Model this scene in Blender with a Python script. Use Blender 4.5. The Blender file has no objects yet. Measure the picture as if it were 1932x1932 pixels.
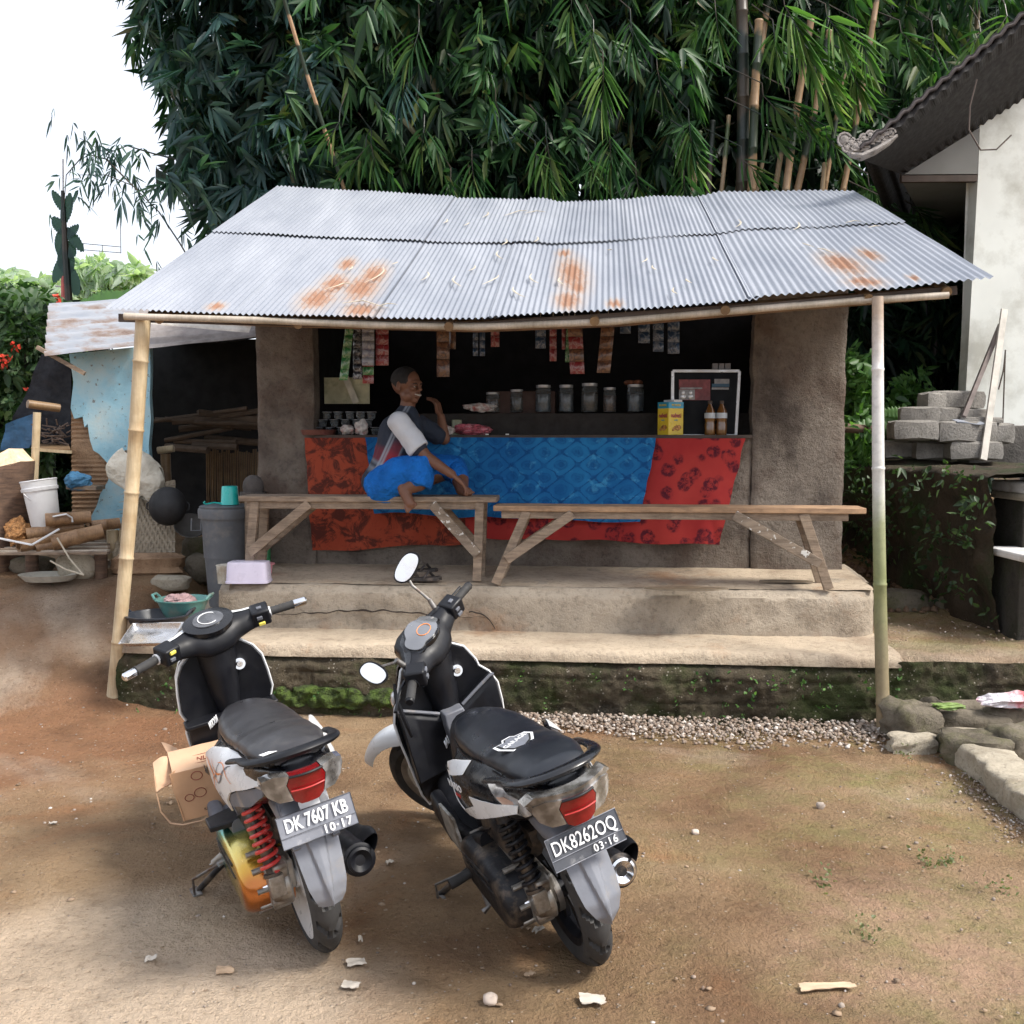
import bpy, math, random
import numpy as np
from mathutils import Vector, Matrix, noise
from mathutils.geometry import delaunay_2d_cdt
R = random.Random(7)
NR = np.random.RandomState(11)
SC = bpy.context.scene
COL = SC.collection
rad = math.radians
# ---------------------------------------------------------------- camera model
CF, CP, CH = 1935.0, 0.0733, 1.587        # focal length in px of a 1932 px frame, pitch, eye height
def ray(px, py):
    x = (px-966)/CF; y = -(py-966)/CF
    c, s = math.cos(CP), math.sin(CP)
    return x, c+y*s, -s+y*c
def at(px, py, Y):
    r = ray(px, py); t = Y/r[1]
    return Vector((r[0]*t, Y, CH+r[2]*t))
def on(px, py, z=0.0):
    r = ray(px, py); t = (z-CH)/r[2]
    return Vector((r[0]*t, r[1]*t, z))
YAW = 0.088
CA, SA = math.cos(YAW), math.sin(YAW)
def B(u, v, z):                            # the shop's own frame: u along its front, v into it
    return Vector((u*CA+v*SA, 5.67-u*SA+v*CA, z))
def buv(p):
    x, y = p[0], p[1]-5.67
    return x*CA-y*SA, x*SA+y*CA
def atv(px, py, v):                        # the point of the shop's plane v that shows at a pixel
    r = ray(px, py); t = (v*1.0 + 5.67*CA)/(r[0]*SA+r[1]*CA)
    return Vector((r[0]*t, r[1]*t, CH+r[2]*t))
# ---------------------------------------------------------------- mesh builder
class MB:
    def __init__(s): s.v = []; s.f = []; s.m = []; s.M = None; s.mi = 0
    def add(s, vs, fs):
        o = len(s.v)
        if s.M is not None: vs = [s.M @ Vector(p) for p in vs]
        s.v.extend([tuple(p) for p in vs]); s.f.extend([tuple(i+o for i in f) for f in fs]); s.m.extend([s.mi]*len(fs))
        return s
    def box(s, c, d, rz=0, M=None, jit=0):
        hx, hy, hz = d[0]/2, d[1]/2, d[2]/2
        vs = [Vector((x, y, z)) for z in (-hz, hz) for y in (-hy, hy) for x in (-hx, hx)]
        if jit: vs = [p+Vector((R.uniform(-jit, jit), R.uniform(-jit, jit), R.uniform(-jit, jit))) for p in vs]
        if M is None: M = Matrix.Rotation(rz, 3, 'Z')
        vs = [M @ p + Vector(c) for p in vs]
        return s.add(vs, [(0, 2, 3, 1), (4, 5, 7, 6), (0, 1, 5, 4), (2, 6, 7, 3), (0, 4, 6, 2), (1, 3, 7, 5)])
    def beam(s, a, b, w, h, up=(0, 0, 1), jit=0):
        a, b = Vector(a), Vector(b); d = (b-a); L = d.length; d.normalize()
        sd = d.cross(Vector(up)); sd.normalize(); u = sd.cross(d)
        M = Matrix((d, sd, u)).transposed()
        return s.box((a+b)/2, (L, w, h), M=M, jit=jit)
    def tube(s, path, r, n=10, cap=True, flat=1.0, up=None):
        P = [Vector(p) for p in path]; k = len(P)
        if not hasattr(r, '__len__'): r = [r]*k
        vs = []; pu = None
        for i in range(k):
            d = (P[min(i+1, k-1)]-P[max(i-1, 0)])
            if d.length < 1e-9: d = Vector((0, 0, 1))
            d.normalize()
            if pu is None:
                ref = Vector(up) if up else (Vector((0, 0, 1)) if abs(d.z) < .9 else Vector((1, 0, 0)))
                a = d.cross(ref).normalized()
            else:
                a = (pu-d*pu.dot(d)); a.normalize()
            pu = a; b = d.cross(a)
            for j in range(n):
                t = 2*math.pi*j/n
                vs.append(P[i]+a*math.cos(t)*r[i]+b*math.sin(t)*r[i]*flat)
        fs = [(i*n+j, i*n+(j+1) % n, (i+1)*n+(j+1) % n, (i+1)*n+j) for i in range(k-1) for j in range(n)]
        if cap: fs += [tuple(range(n))[::-1], tuple((k-1)*n+j for j in range(n))]
        return s.add(vs, fs)
    def lathe(s, prof, c=(0, 0, 0), n=24, M=None, cap=True, sx=1, sy=1):
        vs = []; k = len(prof)
        for (r, z) in prof:
            for j in range(n):
                t = 2*math.pi*j/n; p = Vector((r*math.cos(t)*sx, r*math.sin(t)*sy, z))
                if M is not None: p = M @ p
                vs.append(p+Vector(c))
        fs = [(i*n+j, i*n+(j+1) % n, (i+1)*n+(j+1) % n, (i+1)*n+j) for i in range(k-1) for j in range(n)]
        if cap: fs += [tuple(range(n))[::-1], tuple((k-1)*n+j for j in range(n))]
        return s.add(vs, fs)
    def ball(s, c, r, n=12, m=8, M=None):
        if not hasattr(r, '__len__'): r = (r, r, r)
        vs = []; 
        for i in range(m+1):
            a = math.pi*i/m-math.pi/2
            for j in range(n):
                t = 2*math.pi*j/n
                p = Vector((math.cos(a)*math.cos(t)*r[0], math.cos(a)*math.sin(t)*r[1], math.sin(a)*r[2]))
                if M is not None: p = M @ p
                vs.append(p+Vector(c))
        fs = [(i*n+j, i*n+(j+1) % n, (i+1)*n+(j+1) % n, (i+1)*n+j) for i in range(m) for j in range(n)]
        return s.add(vs, fs)
    def loft(s, rings, cap=True, closed=True):
        n = len(rings[0]); k = len(rings); vs = [p for r in rings for p in r]
        e = n if closed else n-1
        fs = [(i*n+j, i*n+(j+1) % n, (i+1)*n+(j+1) % n, (i+1)*n+j) for i in range(k-1) for j in range(e)]
        if cap: fs += [tuple(range(n))[::-1], tuple((k-1)*n+j for j in range(n))]
        return s.add(vs, fs)
    def grid(s, fn, nu, nv):
        vs = [fn(i/nu, j/nv) for j in range(nv+1) for i in range(nu+1)]
        w = nu+1
        return s.add(vs, [(j*w+i, j*w+i+1, (j+1)*w+i+1, (j+1)*w+i) for j in range(nv) for i in range(nu)])
    def shell(s, fn, nu, nv, th):          # a sheet with thickness th (a vector)
        th = Vector(th); w = nu+1; n = w*(nv+1)
        a = [Vector(fn(i/nu, j/nv)) for j in range(nv+1) for i in range(nu+1)]
        vs = a+[p+th for p in a]
        fs = [(j*w+i, j*w+i+1, (j+1)*w+i+1, (j+1)*w+i) for j in range(nv) for i in range(nu)]
        fs += [tuple(q+n for q in f[::-1]) for f in fs]
        bd = [i for i in range(nu)]+[j*w+nu for j in range(nv)]+[nv*w+nu-i for i in range(nu)]+[(nv-j)*w for j in range(nv)]
        fs += [(bd[(i+1) % len(bd)], bd[i], bd[i]+n, bd[(i+1) % len(bd)]+n) for i in range(len(bd))]
        return s.add(vs, fs)
    def panel(s, outline, fn, th=.004, res=.03):   # curved plate: fn(a, b, side) -> xyz, side 0 or 1
        n = len(outline); xs = [p[0] for p in outline]; ys = [p[1] for p in outline]
        def inside(x, y):
            c = False; j = n-1
            for i in range(n):
                if (ys[i] > y) != (ys[j] > y) and x < (xs[j]-xs[i])*(y-ys[i])/(ys[j]-ys[i])+xs[i]: c = not c
                j = i
            return c
        pts = [Vector(p) for p in outline]
        # subdivide border
        bd = []
        for i in range(n):
            a, b = pts[i], pts[(i+1) % n]; k = max(1, int((b-a).length/res))
            bd += [a.lerp(b, q/k) for q in range(k)]
        nb = len(bd)
        inn = []
        x = min(xs)+res*.5
        while x < max(xs):
            y = min(ys)+res*.5
            while y < max(ys):
                if inside(x, y) and min((Vector((x, y))-q).length for q in bd) > res*.45: inn.append(Vector((x, y)))
                y += res
            x += res
        r = delaunay_2d_cdt(bd+inn, [(i, (i+1) % nb) for i in range(nb)], [], 1, 1e-6)
        V, E_, F = r[0], r[1], r[2]
        m = len(V)
        vs = [fn(p[0], p[1], 0) for p in V]+[fn(p[0], p[1], 1) for p in V]
        cnt = {}
        for f in F:
            for i in range(len(f)):
                cnt[(f[i], f[(i+1) % len(f)])] = 1
        fs = [tuple(f) for f in F]+[tuple(q+m for q in f[::-1]) for f in F]
        for (a, b) in cnt:
            if (b, a) not in cnt: fs.append((b, a, a+m, b+m))
        return s.add(vs, fs)
    def build(s, name, mat, parent=None, smooth=False, bevel=0, sub=0, world=True, seg=2, ang=40):
        me = bpy.data.meshes.new(name); me.from_pydata(s.v, [], s.f)
        mats = mat if isinstance(mat, (list, tuple)) else [mat]
        for m_ in mats: me.materials.append(m_)
        if len(mats) > 1: me.polygons.foreach_set('material_index', s.m)
        o = bpy.data.objects.new(name, me); COL.objects.link(o)
        finish(o, smooth, bevel, sub, seg, ang)
        if parent is not None: adopt(o, parent, world)
        return o
def finish(o, smooth, bevel=0, sub=0, seg=2, ang=40):
    me = o.data
    if bevel:
        b = o.modifiers.new('b', 'BEVEL'); b.width = bevel; b.segments = seg; b.limit_method = 'ANGLE'; b.angle_limit = rad(35)
    if sub:
        q = o.modifiers.new('s', 'SUBSURF'); q.levels = q.render_levels = sub
    if smooth:
        me.polygons.foreach_set('use_smooth', [True]*len(me.polygons))
        if ang and not sub:
            me.set_sharp_from_angle(angle=rad(ang))
def adopt(o, parent, world=True):
    o.parent = parent
    if world:
        bm = parent_world(parent)
        o.matrix_parent_inverse = bm.inverted()
def parent_world(p):
    M = p.matrix_basis.copy()
    if p.parent is not None: M = parent_world(p.parent) @ p.matrix_parent_inverse @ M
    return M
def tag(o, label=None, cat=None, group=None, kind=None):
    if label: o['label'] = label
    if cat: o['category'] = cat
    if group: o['group'] = group
    if kind: o['kind'] = kind
    return o
def thing(name, loc, label, cat, group=None, M=None):
    o = bpy.data.objects.new(name, None); COL.objects.link(o)
    if M is not None: o.matrix_basis = M
    else: o.location = loc
    o.empty_display_size = .05
    return tag(o, label, cat, group)
def copy_tree(o, parent=None):
    c = o.copy(); COL.objects.link(c)
    if parent is not None: c.parent = parent
    for ch in list(o.children): copy_tree(ch, c)
    return c
def npmesh(name, V, F, mat, parent=None, smooth=False, fcol=None):
    # V (n,3) array, F list of (k, array of faces) quads or tris as one loops array
    me = bpy.data.meshes.new(name)
    me.vertices.add(len(V)); me.vertices.foreach_set('co', V.astype(np.float32).ravel())
    loops = np.concatenate([f.ravel() for f in F]); tot = np.concatenate([np.full(len(f), f.shape[1]) for f in F])
    start = np.concatenate([[0], np.cumsum(tot)[:-1]])
    me.loops.add(len(loops)); me.loops.foreach_set('vertex_index', loops.astype(np.int32))
    me.polygons.add(len(tot)); me.polygons.foreach_set('loop_start', start.astype(np.int32)); me.polygons.foreach_set('loop_total', tot.astype(np.int32))
    if smooth: me.polygons.foreach_set('use_smooth', np.ones(len(tot), bool))
    me.update(calc_edges=True)
    for m_ in (mat if isinstance(mat, (list, tuple)) else [mat]): me.materials.append(m_)
    o = bpy.data.objects.new(name, me); COL.objects.link(o)
    if parent is not None: adopt(o, parent)
    return o
SC2 = bpy.data.scenes.new('workbench')
def evalmesh(o):
    SC2.collection.objects.link(o)
    with bpy.context.temp_override(scene=SC2, view_layer=SC2.view_layers[0]): dg = bpy.context.evaluated_depsgraph_get()
    dg.update()
    me = bpy.data.meshes.new_from_object(o.evaluated_get(dg)); SC2.collection.objects.unlink(o); return me
def text_mesh(txt, size, M, name, mat, parent=None, ext=.001, bold=0, sx=1.0, shear=0, world=False, spacing=1.0, align='CENTER'):
    cu = bpy.data.curves.new(name, 'FONT'); cu.body = txt; cu.size = size; cu.extrude = ext; cu.offset = bold; cu.shear = shear
    cu.align_x = align; cu.align_y = 'CENTER'; cu.resolution_u = 3; cu.space_character = spacing
    t = bpy.data.objects.new(name, cu); me = evalmesh(t)
    bpy.data.objects.remove(t); bpy.data.curves.remove(cu)
    me.transform(M @ Matrix.Diagonal((sx, 1, 1, 1)))
    me.materials.clear(); me.materials.append(mat)
    me.name = name
    o = bpy.data.objects.new(name, me); COL.objects.link(o)
    if parent is not None: adopt(o, parent, world)
    return o
def basis(o, x, y, z=None):                # matrix with origin o and axes x, y
    x = Vector(x).normalized(); y = Vector(y); y = (y-x*y.dot(x)).normalized(); z = x.cross(y)
    M = Matrix((x, y, z)).transposed().to_4x4(); M.translation = Vector(o); return M
def smooth01(t): t = max(0, min(1, t)); return t*t*(3-2*t)
# ---------------------------------------------------------------- materials
def newmat(name):
    m = bpy.data.materials.new(name); m.use_nodes = True; nt = m.node_tree
    return m, nt, nt.nodes['Principled BSDF']
def ND(nt, typ, ins=None, **kw):
    n = nt.nodes.new(typ)
    for k, v in kw.items(): setattr(n, k, v)
    for k, v in (ins or {}).items():
        if hasattr(v, 'is_output') or v.__class__.__name__.startswith('NodeSocket'): nt.links.new(v, n.inputs[k])
        else: n.inputs[k].default_value = v
    return n
def c4(c): return (c[0], c[1], c[2], 1)
def coords(nt, kind='Object', scale=(1, 1, 1), rot=(0, 0, 0)):
    tc = ND(nt, 'ShaderNodeTexCoord'); 
    mp = ND(nt, 'ShaderNodeMapping', {'Vector': tc.outputs[kind], 'Scale': scale, 'Rotation': rot})
    return mp.outputs[0]
def noise_n(nt, vec, scale, detail=4, rough=.55, dist=0):
    return ND(nt, 'ShaderNodeTexNoise', {'Vector': vec, 'Scale': scale, 'Detail': detail, 'Roughness': rough, 'Distortion': dist}).outputs[0]
def ramp(nt, fac, stops):
    r = ND(nt, 'ShaderNodeValToRGB', {'Fac': fac}); e = r.color_ramp.elements
    while len(e) < len(stops): e.new(.5)
    for i, (p, c) in enumerate(stops):
        e[i].position = p; e[i].color = c4(c) if hasattr(c, '__len__') else (c, c, c, 1)
    return r.outputs[0]
def mixc(nt, fac, a, b, mode='MIX'):
    n = nt.nodes.new('ShaderNodeMix'); n.data_type = 'RGBA'; n.blend_type = mode
    for i, v in ((0, fac), (6, a), (7, b)):
        if hasattr(v, 'is_output'): nt.links.new(v, n.inputs[i])
        else: n.inputs[i].default_value = v if i == 0 else c4(v)
    return n.outputs[2]
def mathn(nt, op, a, b=0, c=0):
    n = nt.nodes.new('ShaderNodeMath'); n.operation = op
    for i, v in enumerate((a, b, c)):
        if hasattr(v, 'is_output'): nt.links.new(v, n.inputs[i])
        else: n.inputs[i].default_value = v
    return n.outputs[0]
def bump(nt, bs, h, strength=.5, dist=.01):
    b = ND(nt, 'ShaderNodeBump', {'Height': h, 'Strength': strength, 'Distance': dist}); nt.links.new(b.outputs[0], bs.inputs['Normal'])
def simple(name, c, rough=.5, metal=0, var=.25, vs=12, bmp=.15, bs_=80, bd=.003, coat=0, dirt=None, dirts=5, spec=.5, trans=0, kind='Object', dthr=.55):
    m, nt, bs = newmat(name); vec = coords(nt, kind)
    n = noise_n(nt, vec, vs, 5)
    c = [max(x, .002) for x in c]
    lo = [x*(1-var) for x in c]; hi = [min(1, x*(1+var)) for x in c]
    col = ramp(nt, n, [(.3, lo), (.7, hi)])
    if dirt is not None:
        dn = noise_n(nt, vec, dirts, 8, .65)
        f = ramp(nt, dn, [(dthr-.06, 0.0), (dthr+.12, 1.0)])
        col = mixc(nt, f, col, dirt)
    nt.links.new(col, bs.inputs['Base Color'])
    rn = ramp(nt, noise_n(nt, vec, vs*1.7, 4), [(.3, max(0, rough-.1)), (.7, min(1, rough+.12))]); nt.links.new(rn, bs.inputs['Roughness'])
    bs.inputs['Metallic'].default_value = metal; bs.inputs['Specular IOR Level'].default_value = spec
    if coat: bs.inputs['Coat Weight'].default_value = coat; bs.inputs['Coat Roughness'].default_value = .08
    if trans: bs.inputs['Transmission Weight'].default_value = trans; bs.inputs['IOR'].default_value = 1.45
    if bmp: bump(nt, bs, noise_n(nt, vec, bs_, 5), bmp, bd)
    return m
# ================================================================ world, sun, camera
w = bpy.data.worlds.new('World'); SC.world = w; w.use_nodes = True
nt = w.node_tree; bg = nt.nodes['Background']
SUN_EL, SUN_AZ = rad(50), rad(112)         # azimuth clockwise from +Y: light from the right and behind the camera
sky = nt.nodes.new('ShaderNodeTexSky'); sky.sky_type = 'NISHITA'; sky.sun_disc = False
sky.sun_elevation = SUN_EL; sky.sun_rotation = SUN_AZ; sky.air_density = 1.0; sky.dust_density = 4.0; sky.ozone_density = 1.0
mx = nt.nodes.new('ShaderNodeMix'); mx.data_type = 'RGBA'; mx.inputs[0].default_value = .55
nt.links.new(sky.outputs[0], mx.inputs[6]); mx.inputs[7].default_value = (13.0, 13.5, 14.6, 1)   # thin white overcast over the blue
nt.links.new(mx.outputs[2], bg.inputs[0]); bg.inputs[1].default_value = .085
sl = bpy.data.lights.new('sun', 'SUN'); sl.energy = 3.4; sl.angle = rad(17); sl.color = (1, .95, .87)
so = bpy.data.objects.new('sun', sl); COL.objects.link(so)
sd = Vector((math.sin(SUN_AZ)*math.cos(SUN_EL), math.cos(SUN_AZ)*math.cos(SUN_EL), math.sin(SUN_EL)))
so.rotation_euler = sd.to_track_quat('Z', 'Y').to_euler(); so.location = sd*30
cam = bpy.data.cameras.new('camera'); co = bpy.data.objects.new('camera', cam); COL.objects.link(co)
cam.sensor_width = 36; cam.lens = 36*CF/1932; cam.clip_end = 800; cam.clip_start = .05
co.location = (0, 0, CH); co.rotation_euler = (rad(90)-CP, 0, 0); SC.camera = co
SC.view_settings.view_transform = 'Standard'; SC.view_settings.look = 'None'; SC.view_settings.gamma = 1
SC.view_settings.exposure = .72
SC.cycles.max_bounces = 7; SC.cycles.transparent_max_bounces = 6; SC.cycles.use_denoising = True; SC.cycles.use_adaptive_sampling = True; SC.cycles.adaptive_threshold = .03; SC.cycles.time_limit = 1000
# ================================================================ materials of the setting
def dirt_mat():
    m, nt, bs = newmat('packed_earth'); v = coords(nt)
    a = noise_n(nt, v, .75, 6, .6, .4); b = noise_n(nt, v, 3.2, 6, .62); f = noise_n(nt, v, 38, 6, .7); sp = noise_n(nt, v, 130, 3, .6)
    col = ramp(nt, a, [(.34, (.22, .115, .062)), (.46, (.345, .218, .122)), (.6, (.44, .30, .175)), (.72, (.56, .42, .29))])
    red = ramp(nt, noise_n(nt, v, 1.5, 7, .6, .5), [(.55, 0.0), (.70, .55)]); col = mixc(nt, red, col, (.46, .19, .075))
    dxx = lambda cx, cy, rr_: mathn(nt, 'MAXIMUM', mathn(nt, 'SUBTRACT', 1.0, mathn(nt, 'DIVIDE', ND(nt, 'ShaderNodeVectorMath', {0: v, 1: (cx, cy, 0)}, operation='DISTANCE').outputs['Value'], rr_)), 0.0)
    wn = noise_n(nt, v, 2.2, 6, .65)
    for (px_, py_, rr_, cc_, st_) in ((110, 1400, 1.5, (.36, .17, .085), .9), (60, 1180, 1.5, (.30, .17, .10), .9), (120, 1890, .95, (.80, .63, .47), 1.3), (1850, 1800, 1.0, (.58, .38, .26), .8), (420, 1930, .7, (.76, .60, .45), 1.1)):
        q_o = on(px_, py_, 0) if py_ > 1200 else Vector((-3.2, 6.6, .3)); kk = mathn(nt, 'MULTIPLY', mathn(nt, 'MULTIPLY', dxx(q_o.x, q_o.y, rr_), wn), 3.0*st_); col = mixc(nt, ramp(nt, kk, [(.25, 0.0), (.95, .8)]), col, cc_)
    # mossy tinge towards the right of the yard
    sx = ND(nt, 'ShaderNodeSeparateXYZ', {'Vector': v})
    gx = ramp(nt, mathn(nt, 'MULTIPLY_ADD', sx.outputs[0], .28, .3), [(.25, 0.0), (.75, 1.0)])
    moss = ramp(nt, noise_n(nt, v, 2.3, 8, .72), [(.45, 0.0), (.66, .85)])
    col = mixc(nt, mathn(nt, 'MULTIPLY', moss, gx), col, (.31, .29, .11))
    pale = ramp(nt, noise_n(nt, v, .55, 5, .6, .6), [(.56, 0.0), (.68, .55)]); col = mixc(nt, pale, col, (.68, .56, .44))
    col = mixc(nt, .8, col, ramp(nt, b, [(.25, .5), (.5, .86), (.75, 1.0)]), 'MULTIPLY')
    fc = ramp(nt, f, [(.30, (.42, .36, .31)), (.41, (.90, .89, .88)), (.56, (1, 1, 1)), (.70, (1.0, 1.0, 1.0))]); col = mixc(nt, .75, col, fc, 'MULTIPLY'); col = mixc(nt, ramp(nt, noise_n(nt, v, 55, 4, .7), [(.64, 0.0), (.72, .4)]), col, (.70, .60, .48))
    col = mixc(nt, ramp(nt, noise_n(nt, coords(nt, 'Object', (1, 1.6, 1)), 62, 5, .75, .3), [(.30, .75), (.40, 0.0)]), col, (.10, .06, .035)); col = mixc(nt, ramp(nt, noise_n(nt, v, 14, 7, .75, .5), [(.30, .45), (.45, 0.0)]), col, (.20, .12, .06))
    vo = ND(nt, 'ShaderNodeTexVoronoi', {'Vector': v, 'Scale': 26.0, 'Randomness': 1.0}); vo.feature = 'F1'
    pk = mathn(nt, 'MULTIPLY', ramp(nt, vo.outputs['Distance'], [(.10, 1.0), (.16, 0.0)]), ramp(nt, noise_n(nt, v, 7, 3), [(.48, 0.0), (.56, 1.0)]))
    col = mixc(nt, mathn(nt, 'MULTIPLY', pk, .55), col, (.62, .52, .42))
    nt.links.new(col, bs.inputs['Base Color']); bs.inputs['Roughness'].default_value = .9; bs.inputs['Specular IOR Level'].default_value = .25
    h = mathn(nt, 'ADD', mathn(nt, 'MULTIPLY', b, 1.6), mathn(nt, 'ADD', mathn(nt, 'MULTIPLY', f, .9), mathn(nt, 'MULTIPLY', sp, .35)))
    h = mathn(nt, 'ADD', h, mathn(nt, 'MULTIPLY', pk, .25))
    bump(nt, bs, h, 1.0, .05)
    return m
M_DIRT = dirt_mat()
def conc_mat(name, c, dark, moss=None, scale=1, mt=.5, spk=0, bmp=.6):
    m, nt, bs = newmat(name); v = coords(nt)
    a = noise_n(nt, v, 2.2*scale, 7, .62, .3); f = noise_n(nt, v, 28*scale, 7, .68); g = noise_n(nt, v, 120*scale, 3)
    col = ramp(nt, a, [(.3, dark), (.48, c), (.7, [min(1, x*1.25) for x in c])])
    if moss is not None:
        k = ramp(nt, noise_n(nt, v, 1.6*scale, 8, .7), [(mt-.04, 0.0), (mt+.12, 1.0)]); col = mixc(nt, k, col, moss)
    col = mixc(nt, .75, col, ramp(nt, f, [(.3, .5), (.48, .95), (.7, 1.0)]), 'MULTIPLY')
    if spk:
        vo = ND(nt, 'ShaderNodeTexVoronoi', {'Vector': v, 'Scale': 42.0}); k = mathn(nt, 'MULTIPLY', ramp(nt, vo.outputs['Distance'], [(.14, 1.0), (.24, 0.0)]), ramp(nt, noise_n(nt, v, 12, 3), [(.5, 0.0), (.58, 1.0)]))
        col = mixc(nt, mathn(nt, 'MULTIPLY', k, spk), col, (.5, .45, .38))
    nt.links.new(col, bs.inputs['Base Color']); bs.inputs['Roughness'].default_value = .88; bs.inputs['Specular IOR Level'].default_value = .3
    bump(nt, bs, mathn(nt, 'ADD', mathn(nt, 'MULTIPLY', f, 1.0), mathn(nt, 'MULTIPLY', g, .3)), bmp, .025)
    return m
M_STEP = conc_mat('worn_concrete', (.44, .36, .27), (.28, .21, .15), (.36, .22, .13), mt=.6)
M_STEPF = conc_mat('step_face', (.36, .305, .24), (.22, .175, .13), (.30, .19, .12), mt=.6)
M_WALL = conc_mat('rough_plaster', (.21, .178, .15), (.085, .068, .058), (.13, .095, .075), 1.2, .52, bmp=.9)
M_MOSSW = conc_mat('mossy_block', (.085, .068, .044), (.022, .019, .015), (.040, .050, .014), 1.8, .50, spk=.6, bmp=1.0)
M_MOSSW2 = conc_mat('earthy_block', (.17, .135, .085), (.06, .048, .034), (.07, .075, .03), 1.6, .56, spk=.8, bmp=.9)
M_MOSS = simple('bright_moss', (.075, .12, .018), .95, var=.6, vs=24, bmp=1.0, bs_=120, bd=.03, dirt=(.03, .04, .012), dirts=16, dthr=.5)
M_BLOCK = conc_mat('grey_block', (.25, .235, .215), (.13, .12, .105), None, 2)
M_STONE = conc_mat('field_stone', (.17, .145, .11), (.075, .062, .045), (.11, .105, .05), 2.2, .52)
M_KERB = conc_mat('kerb_concrete', (.42, .37, .29), (.26, .22, .16), (.24, .22, .12), 2, .6)
M_WHITE = simple('white_wall_paint', (.74, .76, .72), .8, var=.05, vs=3, bmp=.1, bs_=150, dirt=(.48, .48, .43), dirts=1.6, dthr=.54)
M_PEB = simple('pale_pebble', (.48, .40, .34), .85, var=.35, vs=9, bmp=.3)
def gravel_mat():
    m, nt, bs = newmat('gravel_mixed'); g = ND(nt, 'ShaderNodeNewGeometry')
    col = ramp(nt, g.outputs['Random Per Island'], [(0, (.15, .10, .07)), (.3, (.30, .23, .18)), (.6, (.20, .16, .13)), (.88, (.38, .32, .27)), (1, (.58, .54, .50))])
    nt.links.new(col, bs.inputs['Base Color']); bs.inputs['Roughness'].default_value = .85; return m
M_GRAV = gravel_mat()
# ================================================================ ground
def gz(x, y):
    a = smooth01((-1.95-x)/.6); s = smooth01((y-5.3)/2.2)*.60
    z = a*s
    if y > 7.0: z = max(z, smooth01((y-7.2)/2.2)*.62 + .30)*(1 if y > 7.2 else smooth01((y-7.0)/.2)) if y > 7.0 and x > -1.9 else z
    if y > 8: z += .0+.28*smooth01((y-8)/6)*a
    return z
def ground():
    def spaced(lo, hi, dlo, dhi, far):
        a = list(np.arange(lo, hi, dlo)); x = hi; d = dhi
        out = []
        while x < far: out.append(x); x += d; d *= 1.35
        return a, out
    X, xo = spaced(-3.6, 3.8, .028, .06, 150); xs = np.array([-q-(3.6-3.8)-.0 for q in xo][::-1][:]+X+xo)
    xs = np.array(sorted(set([round(float(q), 4) for q in xs])))
    Y, yo = spaced(1.35, 7.4, .028, .06, 260); yl = [1.2, .8, .2, -1, -3, -8, -25, -80]
    ys = np.array(sorted(yl+list(Y)+yo))
    V = np.zeros((len(ys), len(xs), 3)); 
    for j, y in enumerate(ys):
        for i, x in enumerate(xs):
            z = gz(x, y)
            if -4 < x < 4.5 and 1 < y < 8:
                z += noise.fractal(Vector((x*1.1, y*1.1, 0)), 1.0, 2.1, 3)*.012 + noise.fractal(Vector((x*7, y*7, 3)), .8, 2.1, 4)*.006
            V[j, i] = (x, y, z)
    nx = len(xs); idx = np.arange(len(ys)*nx).reshape(len(ys), nx)
    F = np.stack([idx[:-1, :-1], idx[:-1, 1:], idx[1:, 1:], idx[1:, :-1]], -1).reshape(-1, 4)
    o = npmesh('ground', V.reshape(-1, 3), [F], M_DIRT, smooth=True); tag(o, kind='structure')
ground()
def rock(c, d, seed=0, n=14, m=9, amp=.18, rz=0, sq=3.0, rot=None):
    vs = []; rr = random.Random(seed); off = Vector((rr.random()*50, rr.random()*50, rr.random()*50))
    Mz = Matrix.Rotation(rz, 3, 'Z') if rot is None else rot
    for i in range(m+1):
        a = math.pi*i/m-math.pi/2
        for j in range(n):
            t = 2*math.pi*j/n
            q = Vector((math.cos(a)*math.cos(t), math.cos(a)*math.sin(t), math.sin(a)))
            k = (abs(q.x)**sq+abs(q.y)**sq+abs(q.z)**sq)**(-1/sq)
            q = q*k*(1+amp*noise.fractal(q*1.6+off, 1, 2, 3))
            vs.append(Mz @ Vector((q.x*d[0]/2, q.y*d[1]/2, q.z*d[2]/2))+Vector(c))
    return vs, [(i*n+j, i*n+(j+1) % n, (i+1)*n+(j+1) % n, (i+1)*n+j) for i in range(m) for j in range(n)]
def put_rock(name, c, d, label, cat, mat, group=None, seed=0, **k):
    mb = MB(); mb.add(*rock(c, d, seed, **k)); o = mb.build(name, mat, smooth=True, ang=50); return tag(o, label, cat, group)
# ---- earth terrace right of the steps, dirt rising behind it
def terrace():
    def f(a, b):
        u = 2.10+a*6.6; v = .015+b*4.6; z = .388-.04*max(0, 1-(v-.015)/.05)**1.5+.02*noise.fractal(Vector((u*2, v*2, 5)), 1, 2, 4)
        z += smooth01((v-2.0)/2.3)*.55 + .05*smooth01((v-1.0)/.6)
        z += noise.fractal(Vector((u*8, v*8, 9)), 1, 2, 4)*(.012+.03*smooth01((v-1.6)/1.5))
        return B(u, v, z)
    o = MB().grid(f, 150, 110).build('terrace_earth', M_DIRT, smooth=True, ang=0); tag(o, kind='structure')
terrace()
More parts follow.
